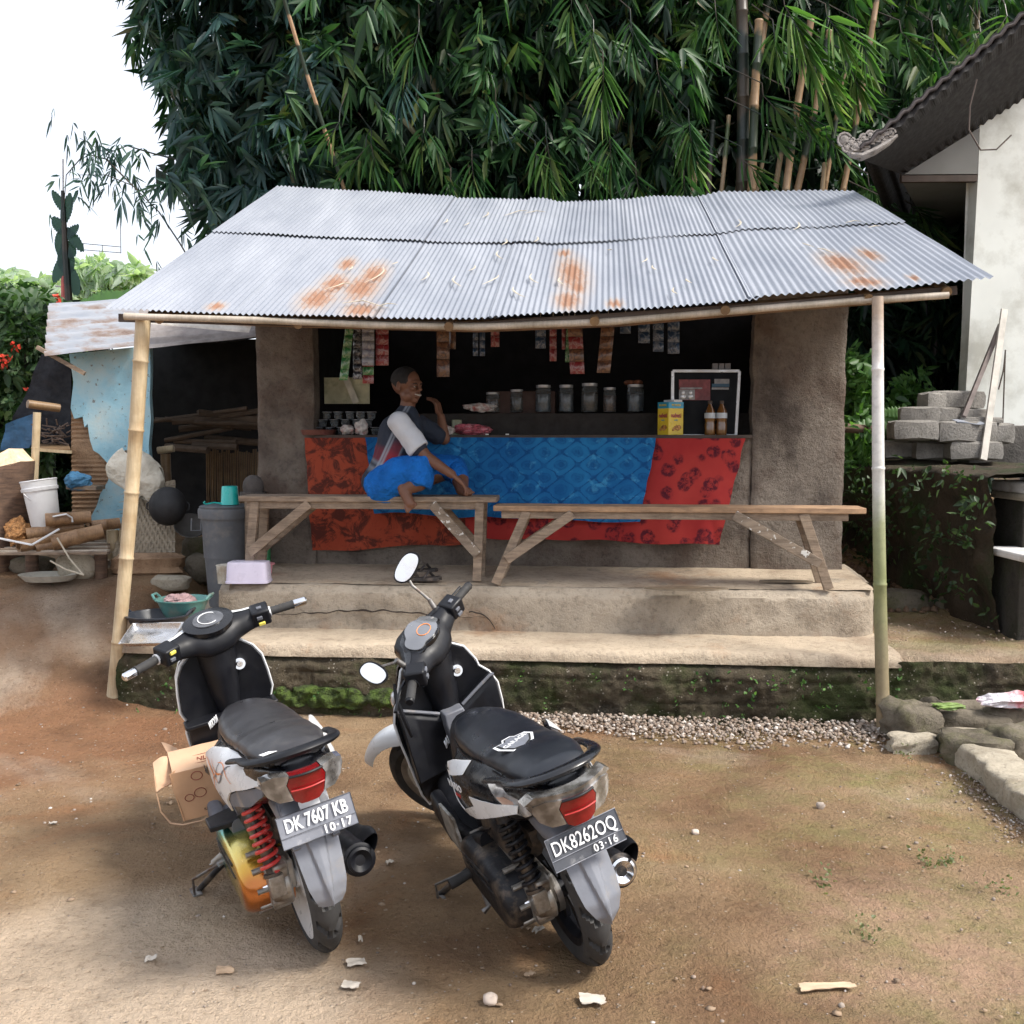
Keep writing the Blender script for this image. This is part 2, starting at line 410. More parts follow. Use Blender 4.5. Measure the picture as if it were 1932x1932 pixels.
# ---- mossy retaining wall under the front of the lower step
wt = thing('retaining_wall', B(0, 0, 0), 'low retaining wall of dark mossy concrete blocks under the porch steps', 'retaining wall')
def rowjoint(u, z):
    rows = ((0, .118), (.118, .243), (.243, .40)); d = 9
    for k, (a, b) in enumerate(rows):
        if a <= z < b+.001:
            d = min(abs(z-a) if k else 9, abs(z-b) if k < 2 else 9)
            w_ = .46+.09*noise.noise(Vector((math.floor(u*1.3), k, 0))); q = ((u+k*.23) % w_); d = min(d, q, w_-q)
    return d
def blockface(s, t):
    u = -2.3+7.5*s; z = -.04+(.385+.03*smooth01((u-2.05)/.08))*t
    wu = u+.02*noise.noise(Vector((u*6, z*6, 3))); wz = z+.012*noise.noise(Vector((u*5, z*9, 8))); j_ = rowjoint(wu, max(0, wz)); jk = .5+.5*noise.noise(Vector((u*2.3, z*5, 6)))
    d = noise.fractal(Vector((u*4, z*6, 2)), .9, 2.1, 6)*.030+noise.fractal(Vector((u*22, z*22, 5)), .8, 2.1, 4)*.010
    d += .022*jk*max(0, 1-j_/.010)
    d += .035*smooth01((z-.285)/.05)*(1-smooth01((u-2.05)/.08))
    return B(u, d-.004-.012*math.sin(z*9), z)
MB().grid(blockface, 560, 32).build('block_face', M_MOSSW, wt, smooth=True, ang=0)
mo = MB()
def mossf(s, t):
    u = -1.55+1.05*s; z = .02+.17*t
    w_ = smooth01(min(s, 1-s)*6+.1*noise.noise(Vector((u*9, z*9, 1))))*smooth01(min(t, 1-t)*5)
    k = noise.fractal(Vector((u*14, z*14, 4)), 1, 2, 5)
    return B(u, .004-.030*w_*(1+k*1.6)+.05*(1-w_)-.01, z)
tag(mo.grid(mossf, 90, 22).build('moss', M_MOSS, smooth=True, ang=0), 'bright green moss growing low on the retaining wall behind the scooters', 'moss', kind='stuff')
# ---- porch: lower step and upper step
pt = thing('porch_platform', B(0, .4, .4), 'worn tan concrete porch of two steps in front of the shop', 'porch')
def slab(name, u0, u1, v0, v1, z0, zf, zb, mat, rr=.05, ru=.0, amp=.012, top=True):
    # front face, rounded nose and top as one sheet, plus the right end
    def f(s, t):
        u = u0+(u1-u0)*s
        H = zf-z0; L = v1-v0; T = t*(H+L)
        n_ = noise.fractal(Vector((u*2.2, T*3, z0)), 1, 2, 5)*amp
        if T < H: v, z = v0, z0+T
        else: v, z = v0+T-H, zf+(zb-zf)*(T-H)/L
        e = abs(T-H)/rr
        if e < 1: k = (1-e)**2*rr*.5; v += k; z -= k
        k2 = noise.fractal(Vector((u*11, T*11, z0)), 1, 2, 4)*amp*.6
        if ru and u > u1-ru: v += (1-math.sqrt(max(0, 1-((u-(u1-ru))/ru)**2)))*ru if T < H+.3 else 0
        return B(u, v+(n_+k2 if T < H+.02 else 0), z+(n_*.5+k2*.6 if T > H-.02 else 0))
    mb = MB(); mb.grid(f, int((u1-u0)/.03), int((zf-z0+v1-v0)/.03))
    for uu, sg in ((u0, 1), (u1, -1)):
        pass
    return mb
mb = slab('l', -2.30, 2.12, .0, 1.7, .335, .405, .43, M_STEP, .035); mb.build('lower_step', M_STEP, pt, smooth=True, ang=60)
mb = MB(); mb.box(B(-2.295+.03, .86, .19), (.06, 1.66, .43), rz=-YAW); mb.build('step_side', M_MOSSW, pt)
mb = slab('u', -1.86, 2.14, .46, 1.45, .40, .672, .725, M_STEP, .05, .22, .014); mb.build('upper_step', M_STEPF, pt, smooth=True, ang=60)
def tops(s, t):
    u = -1.84+(3.95-.2*(1-t)**3*0)*s; v = .53+.75*t; return B(u, v, .677+(v-.46)*.053+noise.fractal(Vector((u*5, v*5, 1)), 1, 2, 4)*.004)
MB().grid(tops, 100, 24).build('porch_floor', M_STEP, pt, smooth=True, ang=0)
def sideu(s, t):
    v = .68+1.9*s; z = .38+(.31+.03*s)*t; return B(2.14+noise.fractal(Vector((v*4, z*4, 7)), 1, 2, 4)*.012-.05*t, v, z)
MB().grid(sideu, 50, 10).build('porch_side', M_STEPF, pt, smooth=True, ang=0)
def sidel(s, t):
    v = .46+1.2*s; z = .38+(.30+.02*s)*t; return B(-1.85+noise.fractal(Vector((v*4, z*4, 7)), 1, 2, 4)*.02+.05*t, v, z)
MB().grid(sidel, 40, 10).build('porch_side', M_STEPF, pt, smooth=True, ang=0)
# overhanging cracked crust on the left of the upper step
def crack(s, t):
    u = -1.55+1.25*s; a = 2*math.pi*t; r_ = .017*(.5+.5*math.sin(math.pi*s)); z = .505+.018*math.sin(u*6)+.01*noise.noise(Vector((u*12, 0, 0)))
    return B(u, .452+math.cos(a)*r_*.7, z+math.sin(a)*r_)
M_CRACK = simple('dark_crack', (.035, .025, .02), .95)
def crk(s, t):
    u = -1.6+1.4*s; z = .515+.016*math.sin(u*5.3)+.012*noise.noise(Vector((u*14, 0, 0))); h = (.003+.007*abs(noise.noise(Vector((u*9, 2, 0)))))*math.sin(math.pi*min(1, s*1.02)+.02)
    return B(u, .438+.006*noise.noise(Vector((u*3, 0, 0))), z+h*(t*2-1))
MB().shell(crk, 90, 1, B(0, .01, 0)-B(0, 0, 0)).build('crack', M_CRACK, pt)
def crk2(s, t):
    u = -.30+.16*s; z = .53-.10*s**3+.008*noise.noise(Vector((u*30, 0, 0))); return B(u, .436, z+.0035*(t*2-1))
MB().shell(crk2, 30, 1, B(0, .01, 0)-B(0, 0, 0)).build('crack', M_CRACK, pt)
# damp stains on the floor (thin poured patches)
M_DAMP = simple('damp_concrete', (.15, .115, .075), .6, var=.3)
def blob(name, u, v, z, ru, rv, mat, parent, seed=0, th=.004, n=36):
    pts = []
    for j in range(n):
        a = 2*math.pi*j/n; k = 1+.18*noise.noise(Vector((math.cos(a)*1.5, math.sin(a)*1.5, seed)))
        pts.append((math.cos(a)*ru*k, math.sin(a)*rv*k))
    lo = [B(u+p[0], v+p[1], z) for p in pts]; hi = [B(u+p[0]*.97, v+p[1]*.97, z+th) for p in pts]
    mb = MB(); mb.loft([lo, hi]); return mb.build(name, mat, parent)
p = on(1295, 1110, .70); u, v = buv(p); blob('damp_patch', u, v, .695, .24, .075, M_DAMP, pt, 2, .008)
p = on(1480, 1098, .70); u, v = buv(p); blob('damp_patch', u, v, .70, .17, .03, M_DAMP, pt, 5, .010)
# ================================================================ shop
sh = thing('roadside_shop', B(0, 1.2, .7), 'small plastered roadside food stall under a rusty corrugated metal roof', 'shop')
def wallgrid(name, u0, u1, z0, z1, v, mat, amp=.012, th=.14, par=sh):
    def f(s, t):
        u = u0+(u1-u0)*s; z = z0+(z1-z0)*t
        e = min(s, 1-s)*(u1-u0)
        k = noise.fractal(Vector((u*3, z*3, v)), 1, 2, 5)*amp+noise.fractal(Vector((u*14, z*14, v)), 1, 2, 3)*amp*.35
        eu = noise.fractal(Vector((z*7, u0, 3)), 1, 2, 4)*.010 if e < .02 else 0
        return B(u+eu, v+k+(.012 if e < .004 else 0), z)
    mb = MB(); mb.shell(f, max(6, int((u1-u0)/.025)), int((z1-z0)/.03), B(0, th, 0)-B(0, 0, 0)); return mb.build(name, mat, par, smooth=True, ang=50)
UL = buv(at(484, 900, 7.0))[0]; UR = buv(at(1590, 900, 6.72))[0]; UO0 = -1.46; UO1 = buv(at(1420, 800, 6.75))[0]
wallgrid('front_wall', UL, UO0, .45, 2.50, 1.2, M_WALL)
wallgrid('front_wall', UO1, UR, .45, 2.55, 1.2, M_WALL)
ZC = 1.575
wallgrid('counter', UO0+.003, UO1-.003, .45, ZC, 1.215, M_WALL)
M_DWOOD = simple('dark_wood', (.07, .05, .04), .7, vs=8)
mb = MB(); mb.box(B((UO0+UO1)/2, 1.42, ZC+.012), (UO1-UO0-.01, .46, .024), rz=-YAW); mb.build('counter_top', M_DWOOD, sh, bevel=.003)
mb = MB(); mb.box(B(UL+.07, 2.7, 1.5), (.12, 2.7, 2.1), rz=-YAW); mb.build('side_wall', M_WALL, sh)
mb = MB(); mb.box(B(UR-.07, 2.75, 1.55), (.12, 2.8, 2.15), rz=-YAW); mb.build('side_wall', M_WALL, sh)
M_SHADE = simple('shade_black_wall', (.010, .009, .010), .9, vs=5)  # near-black colour stands for the shade inside the shop
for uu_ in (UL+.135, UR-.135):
    mb = MB(); mb.box(B(uu_, 2.45, 1.7), (.006, 2.15, 2.0), rz=-YAW); mb.build('shade_lining', M_SHADE, sh)  # added dark sheets cover the side walls, imitating interior shade
mb = MB(); mb.box(B((UL+UR)/2, 3.6, 1.75), (UR-UL, .12, 2.6), rz=-YAW); mb.build('rear_wall', M_SHADE, sh)
mb = MB(); mb.box(B((UL+UR)/2, 2.5, .70), (UR-UL-.3, 2.0, .05), rz=-YAW); mb.build('floor', M_SHADE, sh)
# roof ---------------------------------------------------------------
def interp(x, T):
    if x <= T[0][0]: return T[0][1]
    for (a, b), (c, d) in zip(T, T[1:]):
        if x <= c: t = (x-a)/(c-a); return b+(d-b)*t
    return T[-1][1]
EZ = [(-2.30, 2.315), (-1.5, 2.275), (-.8, 2.25), (-.2, 2.243), (.5, 2.268), (1.4, 2.337), (2.0, 2.375), (2.56, 2.425)]
RZ = [(-2.26, 3.705), (-1.4, 3.635), (-.7, 3.585), (.0, 3.555), (.12, 3.525), (.5, 3.53), (.9, 3.565), (1.3, 3.55), (1.45, 3.585), (1.8, 3.575), (2.2, 3.58), (2.56, 3.57)]
def roofz(u, v): t = v/3.1; return interp(u, EZ)*(1-t)+interp(u, RZ)*t - .03*math.sin(math.pi*max(0, min(1, t)))*0
def roof_mat():
    m, nt, bs = newmat('galvanised_sheet'); v = coords(nt)
    # streaks run down the slope: stretch noise along y/z
    vs = coords(nt, 'Object', (1, .22, .22), (0, 0, 0))
    a = noise_n(nt, vs, 3.5, 6, .6); col = ramp(nt, a, [(.3, (.205, .225, .27)), (.55, (.265, .285, .33)), (.75, (.32, .34, .385))])
    # rust patches at their real places on the roof (u, v centre, radius u, radius v)
    sx = ND(nt, 'ShaderNodeSeparateXYZ', {'Vector': v}); X, Y = sx.outputs[0], sx.outputs[1]
    tot = None
    for (cx, cy, rx, ry) in RUSTS:
        dx = mathn(nt, 'MULTIPLY', mathn(nt, 'SUBTRACT', X, cx), 1/rx); dy = mathn(nt, 'MULTIPLY', mathn(nt, 'SUBTRACT', Y, cy), 1/ry)
        d = mathn(nt, 'SUBTRACT', 1.0, mathn(nt, 'SQRT', mathn(nt, 'ADD', mathn(nt, 'MULTIPLY', dx, dx), mathn(nt, 'MULTIPLY', dy, dy))))
        d = mathn(nt, 'MAXIMUM', d, 0.0); tot = d if tot is None else mathn(nt, 'MAXIMUM', tot, d)
    n1 = noise_n(nt, coords(nt, 'Object', (1, .35, .35)), 34, 8, .8)
    k = mathn(nt, 'MULTIPLY', tot, n1); soft = ramp(nt, k, [(.04, 0.0), (.32, .65)]); hard = ramp(nt, k, [(.22, 0.0), (.40, .9)])
    col = mixc(nt, soft, col, (.36, .27, .20)); col = mixc(nt, hard, col, (.25, .115, .06))
    f = noise_n(nt, v, 60, 5, .7); col = mixc(nt, .5, col, ramp(nt, f, [(.3, .72), (.5, 1.0)]), 'MULTIPLY')
    nt.links.new(col, bs.inputs['Base Color']); bs.inputs['Metallic'].default_value = .0
    bs.inputs['Roughness'].default_value = .6
    bump(nt, bs, f, .15, .004)
    return m
def rz_(px, py, rpx, rpy):
    # rust centre: intersect pixel ray with the roof plane
    r = ray(px, py); best = None
    for i in range(400):
        Y = 5.2+i*.01; p = at(px, py, Y); u, v = buv(p)
        if v > 0 and p.z <= roofz(u, v)+.0: best = p; 
        if v > 0 and p.z <= roofz(u, v): break
    p = p if best is None else best
    return (p.x, p.y, rpx/CF*p.y, rpy)
RUSTS = [rz_(600, 565, 60, .40), rz_(632, 538, 50, .40), rz_(682, 545, 60, .5), rz_(705, 520, 45, .45), rz_(680, 588, 60, .22), rz_(655, 500, 30, .25), rz_(1080, 520, 50, .8), rz_(1072, 570, 45, .35), rz_(1160, 575, 26, .15), rz_(1065, 480, 26, .18),
         rz_(1590, 500, 60, .5), rz_(1632, 533, 60, .2), rz_(1722, 525, 16, .12), rz_(1640, 480, 30, .3), rz_(1090, 545, 30, .3), rz_(408, 578, 30, .12)]
M_ROOF = roof_mat()
edges = [-2.30, -1.55, -.82, -.12, .60, 1.27, 1.88, 2.46]
rr = random.Random(5)
for c in range(7):
    u0, u1 = edges[c], edges[c+1]
    for row in range(2):
        pitch = .0345 if c < 5 else .043
        v0, v1 = (-.02, 1.66) if row == 0 else (1.60, 3.12)
        v0 += rr.uniform(-.012, .012); v1 += rr.uniform(-.02, .03); tl = rr.uniform(-.012, .012)
        nw = int(round((u1-u0+.05)/pitch)); nu = nw*6
        lift = row*.012+(c % 2)*.006
        def f(s, t, u0=u0, u1=u1, v0=v0, v1=v1, lift=lift, tl=tl, nw=nw, pitch=pitch, row=row):
            u = u0+(nw*pitch)*s; v = v0+(v1-v0)*t+tl*s
            z = roofz(u, v)+lift+.0062*math.cos(2*math.pi*s*nw)+.006*noise.noise(Vector((u*1.5, v*1.5, row)))
            if row == 1 and t < .06: z += .010*(1-t/.06)*max(0, noise.noise(Vector((u*3, 1, 1)))+.3)
            return B(u, v, z)
        MB().grid(f, nu, 14).build('roof_sheet', M_ROOF, sh, smooth=True, ang=0)
def rear(s, t):
    u = -2.3+4.86*s; v = 3.08+2.2*t; return B(u, v, roofz(u, 3.1)-.01-.42*2.2*t+.0085*math.cos(2*math.pi*s*130))
MB().grid(rear, 520, 6).build('rear_roof', M_ROOF, sh, smooth=True, ang=0)
def bamboo_mat(name, c, c2, ring=(.12, .09, .06), sc=6):
    m, nt, bs = newmat(name); v = coords(nt)
    n = noise_n(nt, v, sc, 6, .65); col = ramp(nt, n, [(.32, c2), (.6, c)])
    vs = coords(nt, 'Object', (30, 30, 1.5)); st = noise_n(nt, vs, 3, 4); col = mixc(nt, .45, col, ramp(nt, st, [(.35, .6), (.6, 1.0)]), 'MULTIPLY')
    nt.links.new(col, bs.inputs['Base Color']); bs.inputs['Roughness'].default_value = .5; bump(nt, bs, st, .15, .003); return m
M_BAM = bamboo_mat('dry_bamboo', (.56, .45, .29), (.42, .30, .17))
M_BAMD = bamboo_mat('old_brown_bamboo', (.24, .15, .075), (.13, .08, .045))
M_BAMR = bamboo_mat('weathered_bamboo', (.55, .48, .40), (.33, .28, .21))
def bamboo_pole(mb, a, b, r0, r1, nodes, n=14, bend=0, ring=1.10):
    a, b = Vector(a), Vector(b); path = []; rs = []
    side = (b-a).cross(Vector((0, 1, 0))); side.normalize() if side.length > 1e-6 else None
    ks = sorted(set([0, 1]+[q+e for q in nodes for e in (-.004, -.0015, .0015, .004) if 0 < q+e < 1]+[i/16 for i in range(17)]))
    for k in ks:
        path.append(a.lerp(b, k)+side*bend*math.sin(math.pi*k)); r_ = r0+(r1-r0)*k
        if any(abs(k-q) < .002 for q in nodes): r_ *= ring
        rs.append(r_)
    return mb.tube(path, rs, n)
LP0, LP1 = on(209, 1337, 0), at(270, 604, 5.86)
mb = MB(); bamboo_pole(mb, LP0-Vector((0, 0, .05)), LP1, .037, .042, [.045, .195, .41, .575, .73, .90], bend=-.015); mb.build('post', M_BAM, sh, smooth=True)
RP0, RP1 = on(1668, 1385, 0), at(1656, 560, 5.46)
def post_mat():
    m, nt, bs = newmat('stained_shaded_post'); v = coords(nt); sx = ND(nt, 'ShaderNodeSeparateXYZ', {'Vector': v})
    n = noise_n(nt, v, 7, 6, .7); h = mathn(nt, 'ADD', sx.outputs[2], mathn(nt, 'MULTIPLY', n, .35))
    col = ramp(nt, mathn(nt, 'MULTIPLY', h, .4), [(.10, (.27, .20, .12)), (.26, (.22, .19, .11)), (.40, (.21, .23, .10)), (.50, (.27, .29, .16)), (.60, (.60, .60, .57)), (.86, (.70, .68, .66)), (.97, (.40, .31, .24))])  # stains lower down; the darker top is eave shade painted in
    col = mixc(nt, .5, col, ramp(nt, noise_n(nt, v, 30, 5, .7), [(.3, .6), (.55, 1.0)]), 'MULTIPLY')
    nt.links.new(col, bs.inputs['Base Color']); bs.inputs['Roughness'].default_value = .6; return m
mb = MB(); bamboo_pole(mb, RP0-Vector((0, 0, .05)), RP1, .036, .029, [.09, .36, .62, .84], bend=.01); mb.build('post', post_mat(), sh, smooth=True)
# bamboo beam slung under the eave, and the dark beam above it
pts = [(235, 597, 5.80), (480, 604, 5.78), (700, 613, 5.76), (900, 617, 5.72), (1150, 607, 5.66), (1400, 585, 5.6), (1640, 566, 5.52), (1790, 557, 5.46)]
P = [at(*q) for q in pts]
mb = MB(); path = []; rs = []
for i in range(len(P)-1):
    for k in range(6):
        path.append(P[i].lerp(P[i+1], k/6)); rs.append(.019*(1.12 if k == 0 else 1))
path.append(P[-1]); rs.append(.018)
mb.tube(path, rs, 10); mb.build('beam', M_BAMR, sh, smooth=True)
mb = MB(); mb.tube([B(-2.12, .16, 2.285), B(-1.2, .16, 2.245), B(-.2, .16, 2.21), B(.6, .16, 2.235), B(1.4, .16, 2.30), B(2.3, .16, 2.365)], .036, 12); mb.build('beam', M_BAMD, sh, smooth=True)
for u in (-2.0, -1.2, -.35, .45, 1.15, 1.9, 2.3):
    mb = MB(); mb.tube([B(u, -.0, roofz(u, 0)-.055), B(u, 1.5, roofz(u, 1.5)-.055), B(u, 3.05, roofz(u, 3.05)-.055)], .026, 10); mb.build('rafter', M_BAMD, sh, smooth=True)
mb = MB(); mb.beam(B(-2.25, .04, 2.262), B(-.2, .04, 2.195), .02, .045); mb.beam(B(-.2, .04, 2.195), B(1.4, .04, 2.285), .02, .045); mb.beam(B(1.4, .04, 2.285), B(2.36, .04, 2.36), .02, .045); mb.build('fascia_board', M_DWOOD, sh)
# bamboo sheath curls and twigs lying on the roof
M_CURL = simple('dry_sheath', (.50, .44, .34), .8, var=.2)
curls = [(640, 545, 60, .3), (705, 525, 55, .9), (690, 578, 90, -.15), (730, 583, 40, .1), (800, 530, 26, 1.1), (865, 540, 30, -1.2), (925, 535, 40, .7), (975, 405, 50, .25), (915, 412, 18, 1.0), (880, 430, 14, .6), (840, 425, 12, 1.1), (950, 465, 18, 1.2), (945, 490, 24, -1.2), (1010, 405, 40, .1), (980, 560, 36, -.9), (1010, 535, 30, -1.1), (1060, 540, 20, -1.3), (1215, 500, 16, .9), (1235, 515, 14, -1), (1275, 560, 18, -1.2), (1390, 430, 22, 1.3), (1500, 435, 24, 1.2), (1300, 540, 16, -.8), (1560, 480, 40, -.4), (1525, 470, 26, -.5), (1610, 425, 30, .1), (1650, 435, 26, .15), (745, 505, 14, .5), (1150, 480, 10, 0), (1010, 460, 16, 1.2), (890, 515, 18, .9), (660, 515, 14, 1.0), (1350, 498, 16, -.7)]
for i, (px, py, L, ang) in enumerate(curls):
    mb = MB(); path = []
    for k in range(7):
        t = k/6-.5; x = px+math.cos(ang)*L*t+math.sin(ang)*math.cos(t*3.1)*L*.35; y = py-math.sin(ang)*L*t*.7+math.cos(ang)*abs(t)*L*.25
        q = rz_(x, y, 1, 1); u, v = buv((q[0], q[1])); path.append(B(u, v, roofz(u, v)+.030+.008*abs(t)))
    mb.tube(path, [.002, .004, .006, .0065, .0055, .004, .0015], 5, flat=.5)
    lab = 'thin dry bamboo twig or curled sheath lying on the metal roof'
    tag(mb.build('bamboo_sheath', M_CURL, smooth=True), lab, 'dry sheath', 'dry bamboo sheaths scattered on the roof')
# ================================================================ cloths on the counter
def cloth_mat(name, base, hi, dark, kind):
    m, nt, bs = newmat(name); v = coords(nt)
    n = noise_n(nt, v, 3.0, 6, .6); n2 = noise_n(nt, v, 14, 7, .65, .4)
    if kind == 'blue':
        # lattice of diamonds with medallions
        sx = ND(nt, 'ShaderNodeSeparateXYZ', {'Vector': v})
        wob = mathn(nt, 'MULTIPLY', mathn(nt, 'SUBTRACT', noise_n(nt, v, 9, 4), .5), .06)
        X = mathn(nt, 'ADD', sx.outputs[0], wob); Zz = mathn(nt, 'ADD', sx.outputs[2], wob)
        a = mathn(nt, 'COSINE', mathn(nt, 'MULTIPLY', X, 2*math.pi/.215)); b = mathn(nt, 'COSINE', mathn(nt, 'MULTIPLY', Zz, 2*math.pi/.165))
        s_ = mathn(nt, 'ABSOLUTE', mathn(nt, 'ADD', a, b)); lat = ramp(nt, s_, [(0.0, .9), (.13, .75), (.22, .1), (.5, .0)]); med = ramp(nt, mathn(nt, 'MULTIPLY', s_, .5), [(.55, 0.0), (.7, .8), (.85, .5), (.95, 1.0)])
        col = ramp(nt, n, [(.3, base), (.7, hi)]); brk = ramp(nt, n2, [(.4, .35), (.6, 1.0)])
        col = mixc(nt, mathn(nt, 'MULTIPLY', lat, brk), col, dark); col = mixc(nt, mathn(nt, 'MULTIPLY', med, mathn(nt, 'MULTIPLY', brk, .7)), col, dark)
        col = mixc(nt, ramp(nt, n2, [(.56, 0.0), (.68, .5)]), col, (.08, .38, .66))
    elif kind == 'floral':
        vo = ND(nt, 'ShaderNodeTexVoronoi', {'Vector': coords(nt, 'Object', (1, .2, 1)), 'Scale': 8.5, 'Randomness': .9})
        d = mathn(nt, 'ADD', vo.outputs['Distance'], mathn(nt, 'MULTIPLY', mathn(nt, 'SUBTRACT', n2, .5), .35))
        fl = ramp(nt, d, [(.04, .3), (.09, .95), (.14, .3), (.22, .95), (.38, .85), (.46, 0.0)])
        col = ramp(nt, n, [(.3, base), (.7, hi)]); col = mixc(nt, mathn(nt, 'MULTIPLY', fl, ramp(nt, noise_n(nt, v, 26, 5, .7), [(.42, .15), (.56, 1.0)])), col, dark)
    else:
        col = ramp(nt, n, [(.3, base), (.7, hi)]); k = ramp(nt, noise_n(nt, v, 8, 8, .75, .8), [(.47, 0.0), (.56, .9)]); col = mixc(nt, k, col, dark)
    nt.links.new(col, bs.inputs['Base Color']); bs.inputs['Roughness'].default_value = .85; bs.inputs['Specular IOR Level'].default_value = .2
    bump(nt, bs, noise_n(nt, v, 260, 2), .12, .002); return m
M_RED = cloth_mat('brown_blotched_red_cloth', (.29, .048, .024), (.40, .08, .040), (.070, .022, .018), 'blotch')
M_REDF = cloth_mat('red_floral_cloth', (.34, .028, .030), (.44, .05, .042), (.060, .010, .022), 'floral')
M_BLUE = cloth_mat('blue_batik_cloth', (.008, .10, .30), (.02, .19, .44), (.003, .035, .16), 'blue')
def cloth(name, tl, tr, br, bl, v, mat, label, fold=.022, nf=9, wav=.012, seed=0, nu=110, nv=50):
    TL, TR, BR, BL_ = [buv(atv(px, py, v)) + (atv(px, py, v).z,) for px, py in (tl, tr, br, bl)]
    def f(s, t):
        u = (TL[0]*(1-s)+TR[0]*s)*(1-t)+(BL_[0]*(1-s)+BR[0]*s)*t; z = (TL[2]*(1-s)+TR[2]*s)*(1-t)+(BL_[2]*(1-s)+BR[2]*s)*t
        z += wav*noise.noise(Vector((u*3+seed, 0, 0)))*t*2
        d = fold*(.15+t)*(noise.noise(Vector((u*nf*.35, t*.8, seed)))*1.6+.35*noise.noise(Vector((u*nf, t*2, seed))))
        if s < .02 or s > .98: u += .012*noise.noise(Vector((z*9, seed, 0)))
        d2 = .010*(.2+t)*(.5+.5*math.sin(u*21+3*noise.noise(Vector((u*1.3, t, seed))))); return B(u, v-abs(d)*.9-d2-.004, z)
    o = MB().shell(f, nu, nv, B(0, -.003, 0)-B(0, 0, 0)).build(name, mat, smooth=True, ang=60)
    return tag(o, label, 'cloth')
cloth('hanging_cloth', (575, 826), (900, 826), (905, 1022), (592, 1040), 1.190, M_RED, 'red brown blotched cloth hanging from the left end of the counter', seed=1)
cloth('hanging_cloth', (870, 827), (1406, 827), (1356, 1028), (880, 1012), 1.178, M_REDF, 'red floral cloth hanging from the right end of the counter', seed=2)
cloth('hanging_cloth', (690, 825), (1238, 826), (1207, 985), (706, 968), 1.130, M_BLUE, 'blue batik cloth hanging over the red cloths at the counter', seed=3, nu=160)
# ================================================================ benches
def wood_mat(name, c, c2, paint=0):
    m, nt, bs = newmat(name); v = coords(nt, 'Object', (2.0, 2.0, 14)); n = noise_n(nt, v, 3, 7, .65, .5)
    v2 = coords(nt); n2 = noise_n(nt, v2, 9, 6, .7)
    col = ramp(nt, n, [(.3, c2), (.6, c)]); col = mixc(nt, .7, col, ramp(nt, n2, [(.3, .45), (.6, 1.0)]), 'MULTIPLY')
    if paint: col = mixc(nt, ramp(nt, noise_n(nt, v2, 26, 5, .6), [(.60, 0.0), (.64, .9)]), col, (.68, .67, .64))
    nt.links.new(col, bs.inputs['Base Color']); bs.inputs['Roughness'].default_value = .75; bump(nt, bs, n, .5, .008); return m
M_WOOD = wood_mat('weathered_wood', (.33, .25, .18), (.15, .105, .075)); M_WOODP = wood_mat('paint_flecked_wood', (.30, .235, .175), (.15, .11, .08), 1); M_WOODO = wood_mat('worn_orange_wood', (.46, .29, .17), (.25, .16, .10))
def bench(label, a, b, zt, zf, w_, legs, plank, flip=1):
    a = Vector(a); b = Vector(b); t = thing('bench', (a+b)/2-Vector((0, 0, .5)), label, 'bench', 'wooden benches on the porch')
    d = (b-a).normalized(); n = Vector((-d.y, d.x, 0))
    def q(s, o, z): return Vector((a.x+d.x*s, a.y+d.y*s, z))+n*o
    L = (b-a).length
    mb = MB(); k = 26; rings = []
    for i in range(k+1):
        s = L*i/k; e = .012 if i in (0, k) else 0; j = .003*noise.noise(Vector((s*4, 0, zt)))
        rings.append([q(s, e+j, zt-.034), q(s, w_-e, zt-.034), q(s, w_-e, zt+j), q(s, w_*.5, zt+j), q(s, e+j, zt+j*.5)])
    mb.loft(rings); mb.build('seat', plank, t, bevel=.004)
    mb = MB(); mb.beam(q(.05, .035, zt-.055), q(L-.10, .035, zt-.055), .030, .045, jit=.002); mb.build('apron', M_WOOD, t, bevel=.003)
    mb = MB(); mb.beam(q(.05, w_-.035, zt-.055), q(L-.10, w_-.035, zt-.055), .030, .045, jit=.002); mb.build('apron', M_WOOD, t, bevel=.003)
    for (s0, s1, brace) in legs:
        for o in (.025, w_-.025):
            mb = MB(); mb.beam(q(s0, o, zt-.034), q(s1, o+(-.03 if o < w_/2 else .03), zf), .055, .032, up=(n.x, n.y, 0), jit=.0015); mb.build('leg', M_WOOD, t, bevel=.003)
        mb = MB(); mz = .62; sm = s0+(s1-s0)*mz; mb.beam(q(sm, .0, zt-.034+(zf-zt+.034)*mz), q(sm, w_, zt-.034+(zf-zt+.034)*mz), .03, .05); mb.build('stretcher', M_WOOD, t, bevel=.003)
        for o, mt in ((-.012, brace[1]), (w_+.012, M_WOOD)):
            mb = MB(); mb.beam(q(brace[0], o+.02 if o < 0 else o-.02, zt-.045), q(sm+(s1-s0)*.02, o-.012, zt-.034+(zf-zt+.034)*.66), .058, .022, up=(n.x, n.y, 0), jit=.0015); mb.build('brace', mt, t, bevel=.003)
    return t
F0 = .695
# left bench: front edge from px 448 to 937; right bench: 935 to 1635
LB = 6.30
zl = at(690, 934, LB).z; a, b = at(448, 934, LB+.10), at(937, 940, LB)
zl = .5*(a.z+b.z); lb = (b-a).length
def sx_(px, a, b): # distance along the bench for a pixel column
    r = ray(px, 1000); dx, dy = b.x-a.x, b.y-a.y; L = math.hypot(dx, dy); dx /= L; dy /= L
    # intersect in plan
    rx, ry = r[0]/r[1], 1.0
    den = dx-dy*rx; return (rx*a.y-a.x)/den
bench('old wooden bench under the sitting man, left of the other one', a, b, zl, F0, .26,
      [(sx_(480, a, b), sx_(467, a, b), (sx_(583, a, b), M_WOOD)), (sx_(905, a, b), sx_(900, a, b), (sx_(815, a, b), M_WOODP))], M_WOOD)
a2, b2 = at(930, 958, 6.22), at(1636, 955, 5.98); zr = .5*(a2.z+b2.z)
